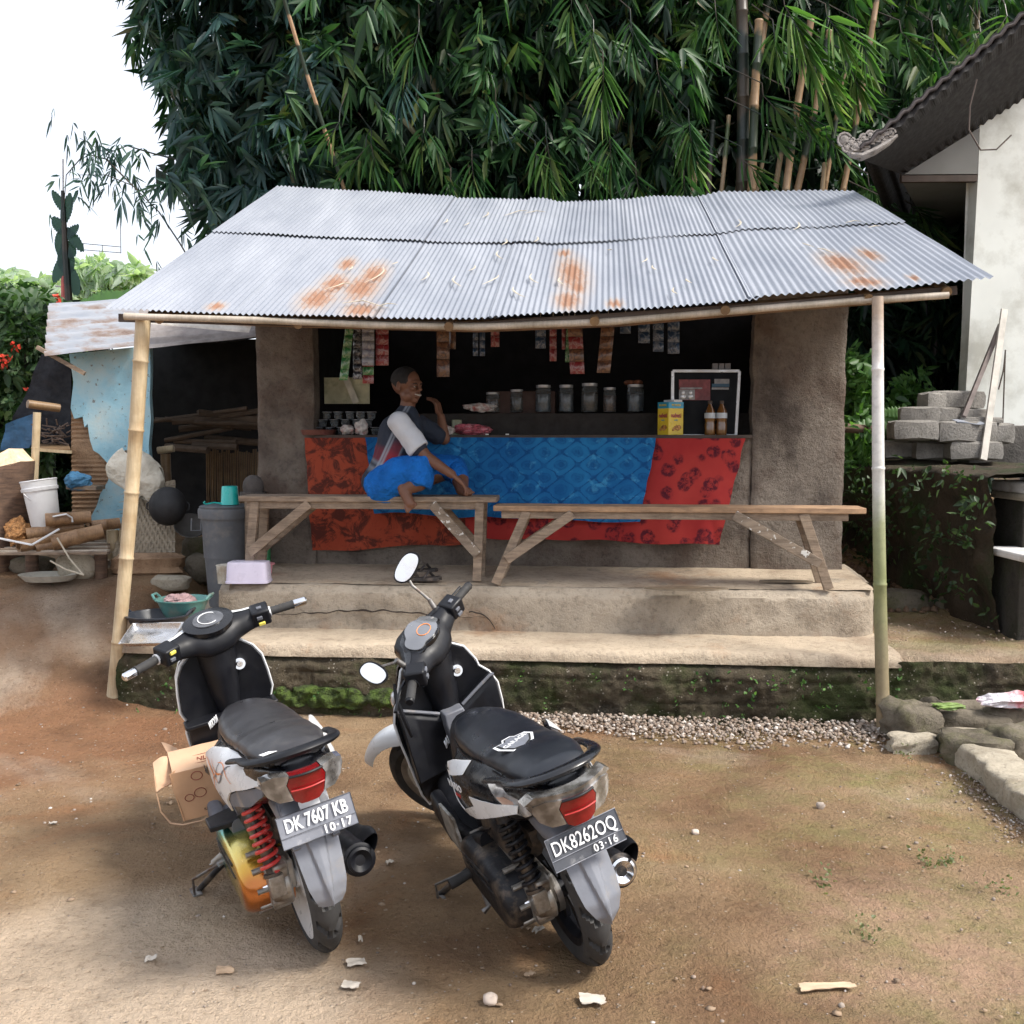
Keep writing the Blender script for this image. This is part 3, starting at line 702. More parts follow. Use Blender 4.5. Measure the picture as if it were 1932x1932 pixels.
bench('long empty wooden bench with splayed legs right of the sitting man', a2, b2, zr, F0-.005, .24,
      [(sx_(993, a2, b2), sx_(935, a2, b2), (sx_(1080, a2, b2), M_WOOD)), (sx_(1516, a2, b2), sx_(1566, a2, b2), (sx_(1385, a2, b2), M_WOODP))], M_WOODO)
# ================================================================ goods on and behind the counter
ZT = ZC+.024
def cpos(px, v): p = atv(px, 820, v); return buv(p)[0]
M_GLASS = simple('thin_glass', (.75, .8, .82), .06, var=.02, bmp=0, trans=.85, spec=.6); M_PLAST = simple('clear_plastic', (.42, .47, .5), .12, var=.1, bmp=0, trans=.85)
M_LID = simple('foil_lid', (.42, .44, .48), .35, metal=.5, var=.2); M_COLA = simple('amber_fuel', (.14, .06, .015), .08, var=.1, bmp=0, coat=1); M_LAB = simple('pale_label', (.45, .5, .55), .5)
# small water cups stacked at the left end of the counter
cupm = MB(); cupm.lathe([(.018, 0), (.024, .002), (.030, .045), (.033, .048)], (0, 0, 0), 14, cap=True); cupme = cupm.build('cup', M_PLAST, smooth=True)
lidm = MB(); lidm.lathe([(.033, .048), (.034, .051), (.0, .052)], (0, 0, 0), 14, cap=False); lidme = lidm.build('lid', M_LID, smooth=True)
cup0 = thing('water_cup', (0, 0, 0), 'small clear sealed water cup in the stack left of the man', 'water cup', 'sealed water cups stacked at the left end of the counter')
for q in (cupme, lidme): q.parent = cup0
first = True
for lv in range(3):
    for j, px in enumerate(range(602+lv*8, 712-lv*4, 21)):
        for dv in (0, .075):
            c = cup0 if first else copy_tree(cup0); first = False
            u = cpos(px, 1.30+dv); c.location = B(u+R.uniform(-.004, .004), 1.30+dv, ZT+.002+lv*.053)
            c.rotation_euler = (0, 0, R.uniform(0, 3))
t = MB(); t.lathe([(.06, 0), (.115, .0), (.125, .035), (.12, .036), (.11, .006), (0, .006)], B(cpos(598, 1.24), 1.27, ZT), 28, cap=False, sx=1); tag(t.build('plate', simple('brown_red_dish', (.14, .05, .04), .35), smooth=True), 'dark red shallow dish at the left end of the counter', 'dish')
# covering jars with lids along the back shelf
M_SNACK = simple('orange_snacks', (.16, .06, .03), .7, var=.6, vs=60, bmp=.6, bs_=70, bd=.01); M_JARB = simple('pale_blue_jar', (.06, .085, .12), .25, coat=.3); M_SNK2 = simple('brown_snacks', (.10, .06, .035), .7, var=.5, vs=50)
def jar(px, v, r_, h, inner, label, lidc=None):
    u = cpos(px, v); p = B(u, v, ZT+.16); t = thing('snack_jar', p, label, 'jar')
    mb = MB(); mb.lathe([(r_*.92, 0), (r_, .01), (r_, h*.8), (r_*.86, h*.88), (r_*.86, h*.9)], p, 24); mb.build('jar_body', M_PLAST, t, smooth=True)
    mb = MB(); mb.lathe([(0, .006), (r_*.93, .006), (r_*.93, h*.66), (0, h*.70)], p, 20, cap=False); mb.build('contents', inner, t, smooth=True)
    mb = MB(); mb.lathe([(r_*.90, h*.9), (r_*.92, h*.91), (r_*.92, h*1.0), (0, h*1.01)], p, 24, cap=False); mb.build('lid', lidc or M_LID, t, smooth=True)
mb = MB(); mb.box(B(.35, 1.62, ZT+.075), (2.3, .22, .15), rz=-YAW); tag(mb.build('back_shelf', simple('dusty_shelf_board', (.022, .018, .016), .8), bevel=.004), 'low dark shelf board behind the counter carrying the snack jars', 'shelf')
for args in [(930, 1.62, .050, .14, M_SNACK, 'small jar of orange snacks nearest the man on the back shelf'), (1025, 1.62, .056, .19, M_JARB, 'pale bluish jar second from the man on the back shelf'), (1068, 1.62, .052, .19, M_JARB, 'pale bluish jar right of another one on the back shelf'), (1112, 1.60, .058, .20, M_SNK2, 'jar of brown snacks in the middle of the back shelf'), (1150, 1.60, .046, .17, M_SNACK, 'narrow jar of orange snacks right of the brown snack jar'), (1198, 1.60, .060, .19, M_JARB, 'widest jar on the back shelf left of the yellow carton'), (975, 1.64, .048, .16, M_SNK2, 'short jar of brown snacks left of the two pale jars')]: jar(*args)
mb = MB(); 
for i in range(6): mb.ball(B(cpos(1195, 1.6)+R.uniform(-.04, .04), 1.6+R.uniform(-.03, .03), ZT+.16+.205), (.03, .025, .018))
tag(mb.build('snack_packets', M_SNACK, smooth=True), 'small heap of snack packets lying on the widest jar', 'snacks')
# tray of pink packets and bread bags on the counter right of the man
M_PINK = simple('pink_packets', (.42, .10, .13), .3, var=.6, vs=40, bmp=.5, bs_=40, bd=.02, coat=.5); M_CRINK = simple('crinkled_white_wrap', (.55, .52, .5), .3, var=.4, vs=30, bmp=.8, bs_=30, bd=.03, dirt=(.35, .08, .06), dirts=14)
def crumple(name, c, d, mat, label, cat, seed=0, amp=.35):
    mb = MB(); mb.add(*rock(c, d, seed, 22, 14, amp, sq=2.4)); return tag(mb.build(name, mat, smooth=False), label, cat)
crumple('snack_tray', B(cpos(890, 1.34), 1.34, ZT+.035), (.24, .16, .08), M_PINK, 'pile of pink packets on the counter right of the man', 'packets', 4)
crumple('snack_bag', B(cpos(905, 1.45), 1.5, ZT+.19), (.20, .10, .06), M_CRINK, 'white and red snack bag lying above the pink packets', 'snack bag', 5)
crumple('snack_bag', B(cpos(838, 1.24), 1.26, ZT+.03), (.13, .06, .06), M_CRINK, 'crinkled wrapper on the counter behind the man\'s arm', 'wrapper', 9)
crumple('snack_bag', B(cpos(682, 1.24), 1.25, ZT+.05), (.09, .05, .10), M_CRINK, 'upright crinkled snack bag on the counter just left of the man', 'snack bag', 7)
crumple('snack_bag', B(cpos(655, 1.24), 1.25, ZT+.035), (.09, .05, .065), M_CRINK, 'crinkled wrapper lying in front of the water cups', 'wrapper', 8)
# cream tin behind the pink packets
mb = MB(); p = B(cpos(862, 1.38), 1.38, ZT); mb.lathe([(.035, 0), (.035, .10), (.033, .104), (0, .104)], p, 18, cap=False); tag(mb.build('tin', simple('green_beige_tin', (.25, .27, .18), .35), smooth=True), 'pale green tin between the man and the pink packets', 'tin')
for i, px in enumerate((919, 957)):
    mb = MB(); mb.box(B(cpos(px, 1.205), 1.205, ZT-.0), (.022, .008, .016), rz=-YAW); tag(mb.build('price_tag', K_INK if False else simple('price_card', (.7, .7, .68), .6), bevel=.001), ('small white price tag under the pink packets' if i == 0 else 'small white price tag on the counter edge right of the pink packets'), 'price tag')
mb = MB(); mb.box(B(cpos(985, 1.7), 1.75, ZT+.20), (.48, .25, .22), rz=-YAW); tag(mb.build('carton_box', simple('dark_carton', (.05, .025, .02), .7), bevel=.006), 'dark brown carton standing behind the counter above the snack bags', 'carton')
# yellow and blue snack carton
u = cpos(1265, 1.27); CBX = B(u, 1.29, ZT)
M_YEL = simple('yellow_carton', (.72, .52, .03), .35, var=.08, coat=.3); M_CY = simple('cyan_carton_band', (.02, .30, .50), .35, var=.1, coat=.3); M_MAR = simple('maroon_print', (.30, .01, .06), .5); M_WAF = simple('wafer_print', (.45, .22, .06), .5, var=.6, vs=70)
cb = thing('snack_carton', CBX, 'yellow and blue wafer carton standing on the counter in front of the framed glass', 'carton')
Rz = Matrix.Rotation(-YAW-.75, 4, 'Z'); CBX2 = CBX
cbm = Matrix.Translation(CBX) @ Matrix.Rotation(-YAW+.62, 4, 'Z')
mb = MB(); mb.M = cbm; mb.box((0, 0, .088), (.125, .115, .176)); mb.build('carton_body', M_YEL, cb, bevel=.002)
mb = MB(); mb.M = cbm; mb.box((0, 0, .196), (.1265, .1165, .042)); mb.build('carton_band', M_CY, cb, bevel=.002)
mb = MB(); mb.M = cbm; mb.box((.02, 0, .225), (.07, .11, .016)); mb.build('carton_flap', simple('white_flap', (.7, .7, .7), .5), cb, bevel=.002)
for face in (0, 1):
    MF = cbm @ (basis((0, -.0578, 0), (1, 0, 0), (0, 0, 1)) if face == 0 else basis((-.0628, 0, 0), (0, -1, 0), (0, 0, 1)))
    text_mesh('nabati', .040, MF @ Matrix.Translation((0, .128, .001)), 'carton_lettering', M_MAR, cb, .0006, .0008, .92, world=True)
    text_mesh('RICHEESE', .018, MF @ Matrix.Translation((0, .196, .002)), 'carton_lettering', M_YEL, cb, .0006, .0004, 1.0, world=True)
    text_mesh('wafer', .016, MF @ Matrix.Translation((.0, .098, .001)), 'carton_lettering', M_CY, cb, .0006, 0, 1.0, world=True)
    mb = MB(); mb.M = MF
    for i in range(5): mb.tube([(-.03+.012*i, .03+.006*(i % 3), .002), (.0+.010*i, .055+.008*(i % 2), .002)], .009, 6, flat=.2, up=(0, 0, 1))
    mb.build('carton_picture', M_WAF, cb)
# two dark bottles
for i, px in enumerate((1339, 1361)):
    p = B(cpos(px, 1.27), 1.27, ZT); bt = thing('bottle', p, ['dark plastic bottle of amber liquid by the framed glass, the left of two', 'dark plastic bottle of amber liquid by the framed glass, the right of two'][i], 'bottle')
    mb = MB(); mb.lathe([(.0, 0), (.034, 0), (.036, .01), (.036, .07), (.032, .085), (.036, .10), (.036, .135), (.030, .165), (.014, .195), (.013, .205), (0, .205)], p, 22, cap=False); mb.build('bottle_body', M_COLA, bt, smooth=True)
    mb = MB(); mb.lathe([(.0365, .11), (.0365, .145)], p, 22, cap=False); mb.build('label_band', M_LAB, bt, smooth=True)
    mb = MB(); mb.lathe([(.015, .205), (.015, .225), (0, .226)], p, 16, cap=False); mb.build('cap', M_DWOOD, bt, smooth=True)
# glass showcase front: aluminium frame, glass and price posters
def q_(px, py, v=1.36): return atv(px, py, v)
fr = thing('display_case', q_(1330, 823), 'aluminium framed glass display case at the right end of the counter', 'display case')
M_FR = simple('aluminium_frame', (.55, .56, .58), .35, metal=.6, var=.1)
cs = [q_(1268, 822), q_(1269, 700), q_(1395, 700), q_(1388, 822)]
for i in range(4):
    a_, b_ = cs[i], cs[(i+1) % 4]; mb = MB(); mb.beam(a_, b_, .02, .022, up=(0, 1, 0)); mb.build('frame', M_FR, fr, bevel=.002)
mb = MB(); off = B(0, .01, 0)-B(0, 0, 0); mb.shell(lambda s, t: (cs[0].lerp(cs[3], s)).lerp(cs[1].lerp(cs[2], s), t)+off*.3, 1, 1, off*.4); mb.build('glass', simple('dark_glass', (.006, .008, .012), .5, var=.1, bmp=0, spec=.15), fr)  # opaque near-black pane stands for the dark inside of the case
def card(px0, py0, px1, py1, mat, nm='poster', d=.352, w_=0):
    mb = MB(); a_, b_, c_, d_ = q_(px0, py1, 1.0+d), q_(px1, py1, 1.0+d), q_(px1, py0, 1.0+d), q_(px0, py0, 1.0+d)
    mb.shell(lambda s, t: (a_.lerp(b_, s)).lerp(d_.lerp(c_, s), t), 1, 1, off*-.15); mb.build(nm, mat, fr)
M_PO1 = simple('faded_red_poster', (.20, .05, .06), .5, var=.4, vs=30); M_PO2 = simple('faded_white_poster', (.26, .27, .29), .5, var=.3, vs=30); M_PO3 = simple('faded_blue_poster', (.03, .10, .18), .5)
card(1281, 716, 1340, 755, M_PO1); card(1281, 735, 1311, 754, M_PO2, d=.349); card(1348, 715, 1376, 728, M_PO2); card(1343, 731, 1375, 735, M_PO2); card(1343, 724, 1376, 730, M_PO3, d=.349); card(1283, 731, 1325, 734, M_PO2, d=.347)
for px in (1289, 1303):
    mb = MB(); c = q_(px, 741, 1.345); mb.ball(c, (.012, .003, .014)); mb.ball(c-Vector((0, 0, .026)), (.018, .003, .016)); mb.build('poster_figure', M_FR, fr, smooth=True)
mb = MB()
for i in range(3): mb.box(q_(1349+i*12, 692, 1.40), (.036, .03, .045), rz=-YAW)
tag(mb.build('medicine_packs', simple('grey_packs', (.24, .24, .26), .5), bevel=.002), 'row of small grey packets on top of the framed display case', 'packets')
# pale paper taped on the inside wall
ppr = MB(); a_, b_ = atv(612, 762, 1.5), atv(697, 712, 1.5)
ppr.shell(lambda s, t: Vector((a_.x+(b_.x-a_.x)*s, a_.y+(b_.y-a_.y)*s, a_.z+(b_.z-a_.z)*t))+Vector((0, .006*math.sin(s*9), 0)), 12, 6, (0, .004, 0))
tag(ppr.build('paper_sheet', simple('yellowed_paper', (.48, .47, .32), .8, var=.2, dirt=(.25, .26, .16), dirts=8), smooth=True), 'yellowed card propped behind the water cups under the sachets', 'card')
ppr = MB(); a_ = atv(652, 712, 1.46); b_ = atv(672, 760, 1.46); ppr.beam(a_, b_, .045, .003, up=(0, 1, 0)); tag(ppr.build('paper_strip', simple('pale_tape', (.55, .53, .44), .7)), 'pale torn paper strip hanging in front of the yellowed card', 'paper')
# ================================================================ sachet strips hanging from the eave
def pack_mat(name, a, b, sc=26):
    a = [q*.55 for q in a]; b = [q*.55 for q in b]
    m, nt, bs = newmat(name); v = coords(nt); n = noise_n(nt, v, sc, 3, .5, .3); col = ramp(nt, n, [(.42, a), (.5, b), (.58, a)])
    nt.links.new(col, bs.inputs['Base Color']); bs.inputs['Roughness'].default_value = .28; bs.inputs['Coat Weight'].default_value = .5; bump(nt, bs, noise_n(nt, v, 40, 3), .5, .01); return m
PG = pack_mat('green_sachets', (.03, .26, .06), (.35, .5, .3)); PB = pack_mat('black_sachets', (.02, .02, .03), (.4, .42, .45)); PW = pack_mat('white_sachets', (.45, .47, .52), (.22, .24, .36)); PR = pack_mat('red_sachets', (.34, .03, .04), (.45, .25, .25)); PO = pack_mat('orange_sachets', (.30, .14, .07), (.10, .05, .04)); PBL = pack_mat('blue_sachets', (.02, .07, .17), (.25, .3, .4))
def strip(x0, x1, yb, n, mat, label, v=.75, tilt=0, yt=600, two=None):
    a_ = atv(x0, yt, v); b_ = atv(x1, yt, v); c_ = atv(x0+tilt, yb, v); W = (b_-a_).length; H = a_.z-c_.z; dx = (c_-a_); hh = H/n
    t = thing('sachet_strip', (a_+b_)/2, label, 'sachet strip', 'sachet strips hanging over the counter')
    mb = MB(); mb.tube([(a_+b_)/2+Vector((0, 0, .0)), (a_+b_)/2+Vector((0, -.01, .12))], .0015, 4); mb.build('string', M_CURL, t)
    for i in range(n):
        o = a_+dx*(i/n); yaw = R.uniform(-.25, .25)
        def f(s, q, o=o):
            p_ = o+(b_-a_)*s+Vector((dx.x*q/n, 0, -hh*q*.97)); bul = .010*math.sin(math.pi*s)**.6*math.sin(math.pi*min(1, max(0, q)))**.6
            return p_+Vector((0, -bul+.02*math.sin(yaw)*(s-.5), 0))
        mb = MB(); mb.shell(f, 6, 6, (0, .004, 0)); mb.build('sachet', mat if two is None or i % 2 == 0 else two, t, smooth=True)
strip(652, 668, 718, 5, PG, 'long strip of green sachets, leftmost hanging at the stall', v=.62, tilt=-12, yt=612)
strip(666, 682, 716, 7, PB, 'strip of black sachets right of the green ones', v=.66, yt=612)
strip(683, 706, 690, 5, PW, 'strip of white sachets right of the black ones', v=.60, yt=612)
strip(684, 705, 724, 7, PR, 'strip of sachets hanging behind the white ones', v=.70, yt=612, two=PG)
strip(709, 733, 690, 4, PR, 'red strip of sachets with green marks right of the white ones', v=.63, yt=612)
strip(824, 848, 712, 3, PO, 'broad strip of dull orange sachets above the man\'s face', v=.9, yt=612)
strip(848, 860, 660, 1, PO, 'short dull packet beside the broad orange strip', v=.95, yt=612)
strip(892, 902, 672, 4, PBL, 'narrow bluish sachet strip, left of a matching pair', v=.9, yt=612)
strip(905, 915, 672, 4, PBL, 'narrow bluish sachet strip, right of a matching pair', v=.9, yt=612)
strip(926, 942, 655, 2, PR, 'short red sachet strip right of the bluish pair', v=.9, yt=612)
strip(1010, 1030, 658, 2, PBL, 'short grey blue packets left of the narrow red strips', v=.9, yt=612)
strip(1037, 1050, 682, 3, PR, 'narrow red strip left of the big patterned strips', v=.86, yt=612)
strip(1060, 1067, 660, 2, PR, 'thin red strip between two narrow strips', v=.86, yt=612)
strip(1069, 1078, 684, 3, PG, 'narrow green strip left of the big patterned strips', v=.86, yt=612, tilt=-3)
strip(1068+3, 1098, 706, 4, PO, 'broad brown sachet strip with round marks, left of two', v=.8, yt=612, tilt=5, two=PR)
strip(1135, 1160, 704, 4, PO, 'broad brown sachet strip with round marks, right of two', v=.8, yt=612, tilt=-9)
strip(1170, 1190, 630, 1, PBL, 'small blue packet left of the row of blue packets', v=1.0, yt=606)
strip(1204, 1226, 648, 2, PBL, 'two blue packets hanging left in the blue row', v=1.0, yt=606)
strip(1232, 1252, 664, 3, PBL, 'three blue packets hanging in the middle of the blue row', v=1.0, yt=602)
strip(1260, 1282, 668, 3, PBL, 'three blue packets hanging at the right of the blue row', v=1.0, yt=602)
# ================================================================ things on the porch
M_LILAC = simple('pale_lilac_plastic', (.62, .58, .72), .3, var=.04, bmp=.05, coat=.2)
p = on(470, 1098, .685); bx = thing('storage_box', p, 'upturned pale lilac plastic box on the left end of the porch', 'plastic box')
mb = MB(); rings = []
for k, (z, s_) in enumerate(((0, 1.0), (.012, 1.0), (.014, .965), (.115, .92), (.128, .89), (.130, .84))): 
    rings.append([p+Vector((x*s_*.135, y*s_*.085, z)) for x, y in [(math.cos(t)*abs(math.cos(t))**-.65*1 if 0 else (abs(math.cos(t))**.35)*(1 if math.cos(t) > 0 else -1), (abs(math.sin(t))**.35)*(1 if math.sin(t) > 0 else -1)) for t in np.linspace(0, 2*math.pi, 40, endpoint=False)]])
mb.loft(rings); mb.build('box_body', M_LILAC, bx, smooth=True, ang=50)
p = on(428, 1100, .67); mb = MB(); mb.lathe([(.055, 0), (.062, .11), (.066, .112), (.062, .116), (.058, .114), (.05, .01)], p, 26, cap=False); tag(mb.build('tub', simple('dirty_white_plastic', (.58, .56, .50), .5, dirt=(.30, .25, .18)), smooth=True), 'dirty white plastic tub left of the lilac box', 'tub')
p = on(498, 1082, .70); mb = MB(); mb.lathe([(.05, 0), (.056, .055), (.07, .06), (.07, .068), (0, .070)], p, 26, cap=False); tag(mb.build('tub', simple('pink_lid_plastic', (.70, .28, .32), .4), smooth=True), 'small tub with a pink lid behind the lilac box', 'tub')
p = on(531, 1062, .715)
def bagf(s, t):
    a_ = 2*math.pi*s; r_ = .06*(.9-.35*t+.35*noise.noise(Vector((math.cos(a_)*1.4, math.sin(a_)*1.4, t*3)))); return p+Vector((math.cos(a_)*r_, math.sin(a_)*r_*.6, .16*t))
M_BAG = simple('plastic_bag_print', (.62, .66, .70), .25, var=.3, vs=14, bmp=.8, bs_=40, bd=.02, dirt=(.45, .10, .12), dirts=16)
tag(MB().grid(bagf, 22, 12).build('plastic_bag', M_BAG, smooth=False), 'crumpled printed plastic bag against the wall beside the bench leg', 'plastic bag')
p = on(500, 1064, .715); mb = MB(); mb.lathe([(.035, 0), (.04, .005), (.038, .15), (.02, .19), (.018, .21), (0, .21)], p, 16, cap=False); tag(mb.build('bottle', simple('green_plastic', (.03, .28, .10), .3, coat=.4), smooth=True), 'green plastic bottle standing behind the bench leg', 'bottle')
# pair of sandals
def sandal(px, py, label):
    p = on(px, py, .692); t = thing('sandal', p, label, 'sandal'); M_S = simple('worn_sandal_rubber', (.035, .030, .028), .7, dirt=(.14, .11, .09), dirts=20)
    mb = MB(); pts = [(-.13, .0), (-.125, .032), (-.07, .038), (.0, .034), (.07, .046), (.12, .035), (.135, 0), (.12, -.035), (.06, -.045), (0, -.034), (-.07, -.036), (-.125, -.03)]
    mb.panel(pts, lambda a_, b_, k: p+Vector((a_, b_, .004+k*.022+.006*(a_/.13)**2)), res=.04); mb.build('sole', M_S, t, bevel=.003)
    for x0, x1 in ((.085, .02), (-.02, -.06)):
        mb = MB(); mb.tube([p+Vector((x1, -.042, .02)), p+Vector(((x0+x1)/2, -.02, .062)), p+Vector(((x0+x1)/2, .02, .062)), p+Vector((x0, .042, .02))], .012, 8, flat=.4); mb.build('strap', M_S, t, smooth=True)
sandal(793, 1097, 'dark strap sandal on the porch, the nearer of the pair below the man'); sandal(788, 1081, 'dark strap sandal on the porch, the farther of the pair below the man')
# grey bin with dipper, ball on the low pillar
p = on(432, 1100, .46); p = B(buv(p)[0], 1.05, .44); binx = at(430, 1090, p.y).x; p.x = binx; zb = .44
bn = thing('water_bin', p, 'tall grey plastic water bin left of the porch under a teal dipper', 'bin')
M_BIN = simple('grey_bin_plastic', (.105, .115, .13), .45, var=.15, bmp=.1, dirt=(.20, .19, .18), dirts=5, dthr=.6)
zt_ = at(430, 958, p.y).z; H = zt_-zb; rt = 50/CF*p.y
mb = MB(); mb.lathe([(rt*.68, 0), (rt*.70, .01), (rt*.93, H*.85), (rt*.95, H*.90), (rt*1.03, H*.90), (rt*1.05, H*.97), (rt*1.03, H), (rt*.96, H), (rt*.92, H*.9), (rt*.86, H*.5), (0, H*.48)], (p.x, p.y, zb), 40, cap=False); mb.build('bin_body', M_BIN, bn, smooth=True, ang=35)
for sg in (-1, 1):
    mb = MB(); mb.tube([Vector((p.x+sg*rt*.98-.04, p.y-.10*rt*4, zb+H*.9)), Vector((p.x+sg*rt*.98-.04, p.y-.12*rt*4, zb+H*.78)), Vector((p.x+sg*rt*.98+.02, p.y-.10*rt*4, zb+H*.78)), Vector((p.x+sg*rt*.98+.02, p.y-.08*rt*4, zb+H*.9))], .005, 6); mb.build('handle', M_BIN, bn, smooth=True)
mb = MB(); mb.lathe([(0, 0), (rt*.98, 0), (rt*1.0, .012), (rt*.9, .02), (0, .024)], (p.x, p.y, zb+H), 36, cap=False); mb.build('bin_lid', M_BIN, bn, smooth=True)
M_TEAL = simple('teal_plastic', (.02, .46, .42), .3, var=.05, bmp=.03, coat=.3)
pd = Vector((at(434, 950, p.y-.05).x, p.y-.05, zb+H+.026)); dp = thing('dipper', pd, 'upturned teal plastic water dipper on the grey bin', 'dipper')
mb = MB(); mb.lathe([(.062, 0), (.060, .005), (.052, .118), (.048, .124), (0, .126)], pd, 28, cap=False); mb.build('cup', M_TEAL, dp, smooth=True, ang=50)
mb = MB(); mb.tube([pd+Vector((-.05, -.02, .008)), pd+Vector((-.10, -.03, .014)), pd+Vector((-.15, -.04, .004)), pd+Vector((-.165, -.045, .014)), pd+Vector((-.155, -.04, .022))], .009, 8, flat=.6); mb.build('handle', M_TEAL, dp, smooth=True)
# pillar with rounded stone ball behind the bench end
pb = at(478, 922, 6.85); mb = MB(); mb.lathe([(.066, -.02), (.070, .01), (.066, .045), (.05, .072), (.025, .088), (0, .092)], pb, 24, cap=False); mb.lathe([(.09, -.06), (.09, -.02), (0, -.018)], pb, 24, cap=False)
pl_ = thing('stone_post', pb-Vector((0, 0, .4)), 'short round topped dark post behind the left end of the bench', 'post'); mb.build('post_head', conc_mat('dark_stone', (.10, .09, .085), (.05, .045, .04)), pl_, smooth=True)
mb = MB(); mb.lathe([(.065, -.55), (.06, -.06)], pb, 14); mb.build('post_shaft', M_WOOD, pl_, smooth=True)
# ================================================================ the sitting man
def voxel(name, mb, mat, vox, parent=None, sm=3, disp=None):
    me = bpy.data.meshes.new('t'); me.from_pydata(mb.v, [], mb.f); o = bpy.data.objects.new('t', me)
    r = o.modifiers.new('r', 'REMESH'); r.mode = 'VOXEL'; r.voxel_size = vox
    s = o.modifiers.new('s', 'SMOOTH'); s.iterations = sm; s.factor = .5
    m2 = evalmesh(o); bpy.data.objects.remove(o)
    m2.polygons.foreach_set('use_smooth', [True]*len(m2.polygons)); m2.materials.clear()
    for m_ in (mat if isinstance(mat, (list, tuple)) else [mat]): m2.materials.append(m_)
    if disp:
        n_ = len(m2.vertices); co = np.zeros(n_*3, np.float32); no = np.zeros(n_*3, np.float32); m2.vertices.foreach_get('co', co); m2.vertices.foreach_get('normal', no)
        co = co.reshape(-1, 3); no = no.reshape(-1, 3)
        out = np.array([tuple(Vector(a)+disp(Vector(a), Vector(b_))) for a, b_ in zip(co.tolist(), no.tolist())], np.float32); m2.vertices.foreach_set('co', out.ravel()); m2.update()
    n = bpy.data.objects.new(name, m2); m2.name = name; COL.objects.link(n)
    if parent is not None: adopt(n, parent)
    return n
def cap(mb, a, b, r0, r1, k=5, fl=1.0):
    a, b = Vector(a), Vector(b); mb.tube([a.lerp(b, i/k) for i in range(k+1)], [r0+(r1-r0)*i/k for i in range(k+1)], 16, flat=fl); mb.ball(a, r0, 16, 10); mb.ball(b, r1, 16, 10)
def chain(mb, pts):
    for (a, ra), (b, rb) in zip(pts, pts[1:]): cap(mb, a, b, ra, rb)
def man():
    Y0 = 6.44
    def w_(px, py, dy=0): return at(px, py, Y0+dy)
    seat_z = zl
    M_SKIN = simple('brown_skin', (.15, .068, .040), .5, var=.12, vs=10, bmp=.1, bs_=120, spec=.4)
    M_HAIR = simple('cropped_black_hair', (.012, .011, .011), .8, var=.3, bmp=.5, bs_=260, bd=.004)
    M_BLU = simple('bright_blue_trousers', (.008, .125, .46), .8, var=.25, vs=8, bmp=.9, bs_=13, bd=.06, spec=.2)
    hip = w_(728, 912, .0); hipL = w_(745, 912, .16); chest = w_(757, 818, .08); neck = w_(768, 772, .08); head = w_(768, 729, .08)
    shR = w_(752, 797, -.08); shL = w_(790, 800, .24)
    elR = w_(803, 862, -.12); wrR = w_(853, 895, -.17); hdR = w_(872, 911, -.18)
    elL = w_(838, 828, .32); wrL = w_(832, 786, .28); hdL = w_(835, 745, .20)
    knR = w_(797, 880, -.10); ankR = w_(762, 925, -.14); toeR = w_(776, 955, -.18)
    knL = w_(858, 882, .22); ankL = w_(872, 925, .02); toeL = w_(884, 930, -.05)
    root = thing('person', hip-Vector((0, 0, .1)), 'man in a grey and maroon shirt and blue trousers sitting cross legged on the bench', 'person')
    b = MB()
    chain(b, [(hip, .115), (w_(740, 880, .06), .105), (w_(750, 845, .07), .120), (chest, .125), (w_(768, 792, .08), .085), (neck, .050), (w_(771, 753, .08), .046)])
    b.ball(hipL, .11)
    chain(b, [(shR, .056), (elR, .040), (wrR, .026)]); chain(b, [(shL, .056), (elL, .040), (wrL, .026)]); cap(b, shR, shL, .06, .06)
    # legs
    chain(b, [(hip+Vector((.02, -.04, 0)), .092), (knR, .060), (w_(790, 910, -.12), .056), (ankR, .036)]); chain(b, [(hipL, .092), (knL, .062), (w_(868, 905, .12), .056), (ankL, .038)])
    # feet
    def foot(a, t, s):
        d = (t-a).normalized(); side = Vector((s, 0, 0)); side = (side-d*side.dot(d)).normalized()
        chain(b, [(a, .036), (a.lerp(t, .45), .034), (a.lerp(t, .85), .032)]); b.ball(a-d*.02+Vector((0, .0, .0)), .034)
        for i in range(5):
            o = side*(-.030+.0145*i); L = [.036, .031, .028, .024, .020][i]; r_ = [.0125, .009, .0085, .008, .0075][i]; cap(b, a.lerp(t, .88)+o, a.lerp(t, .88)+o*1.12+d*L, r_*1.1, r_)
    foot(ankR, toeR, 1); foot(ankL, toeL, 1)
    # hands with five fingers each
    def hand(wr, d, side, up, curl, sgn):
        d = d.normalized(); side = (side-d*side.dot(d)).normalized(); nrm = d.cross(side)
        if nrm.dot(up) < 0: nrm = -nrm
        pc = wr+d*.052; 
        for o in (-.026, -.009, .009, .026): cap(b, wr+side*o*.6, wr+d*.085+side*o, .0145, .0125)
        for i, (o, L) in enumerate(((-.029, .066), (-.0098, .078), (.0098, .073), (.029, .058))):
            p0 = wr+d*.085+side*o; r_ = .0092-.0005*i; q = p0; dd = d.copy(); seg = [L*.45, L*.32, L*.25]
            for k, l in enumerate(seg):
                dd = (Matrix.Rotation(0, 3, 'X') @ dd)-nrm*curl*(1 if k else .6); dd.normalize(); dd = (dd+side*o*2.5*(1 if k == 0 else 0)).normalized(); q2 = q+dd*l; cap(b, q, q2, r_, r_*.92); q = q2; r_ *= .93
        t0 = wr+d*.020-side*sgn*.022; t1 = t0+(d*.7-side*sgn*.75).normalized()*.034; t2 = t1+(d*.95-side*sgn*.25-nrm*.25).normalized()*.030; t3 = t2+(d-nrm*.35).normalized()*.024
        cap(b, t0, t1, .0145, .0115); cap(b, t1, t2, .0115, .0105); cap(b, t2, t3, .0105, .0085)
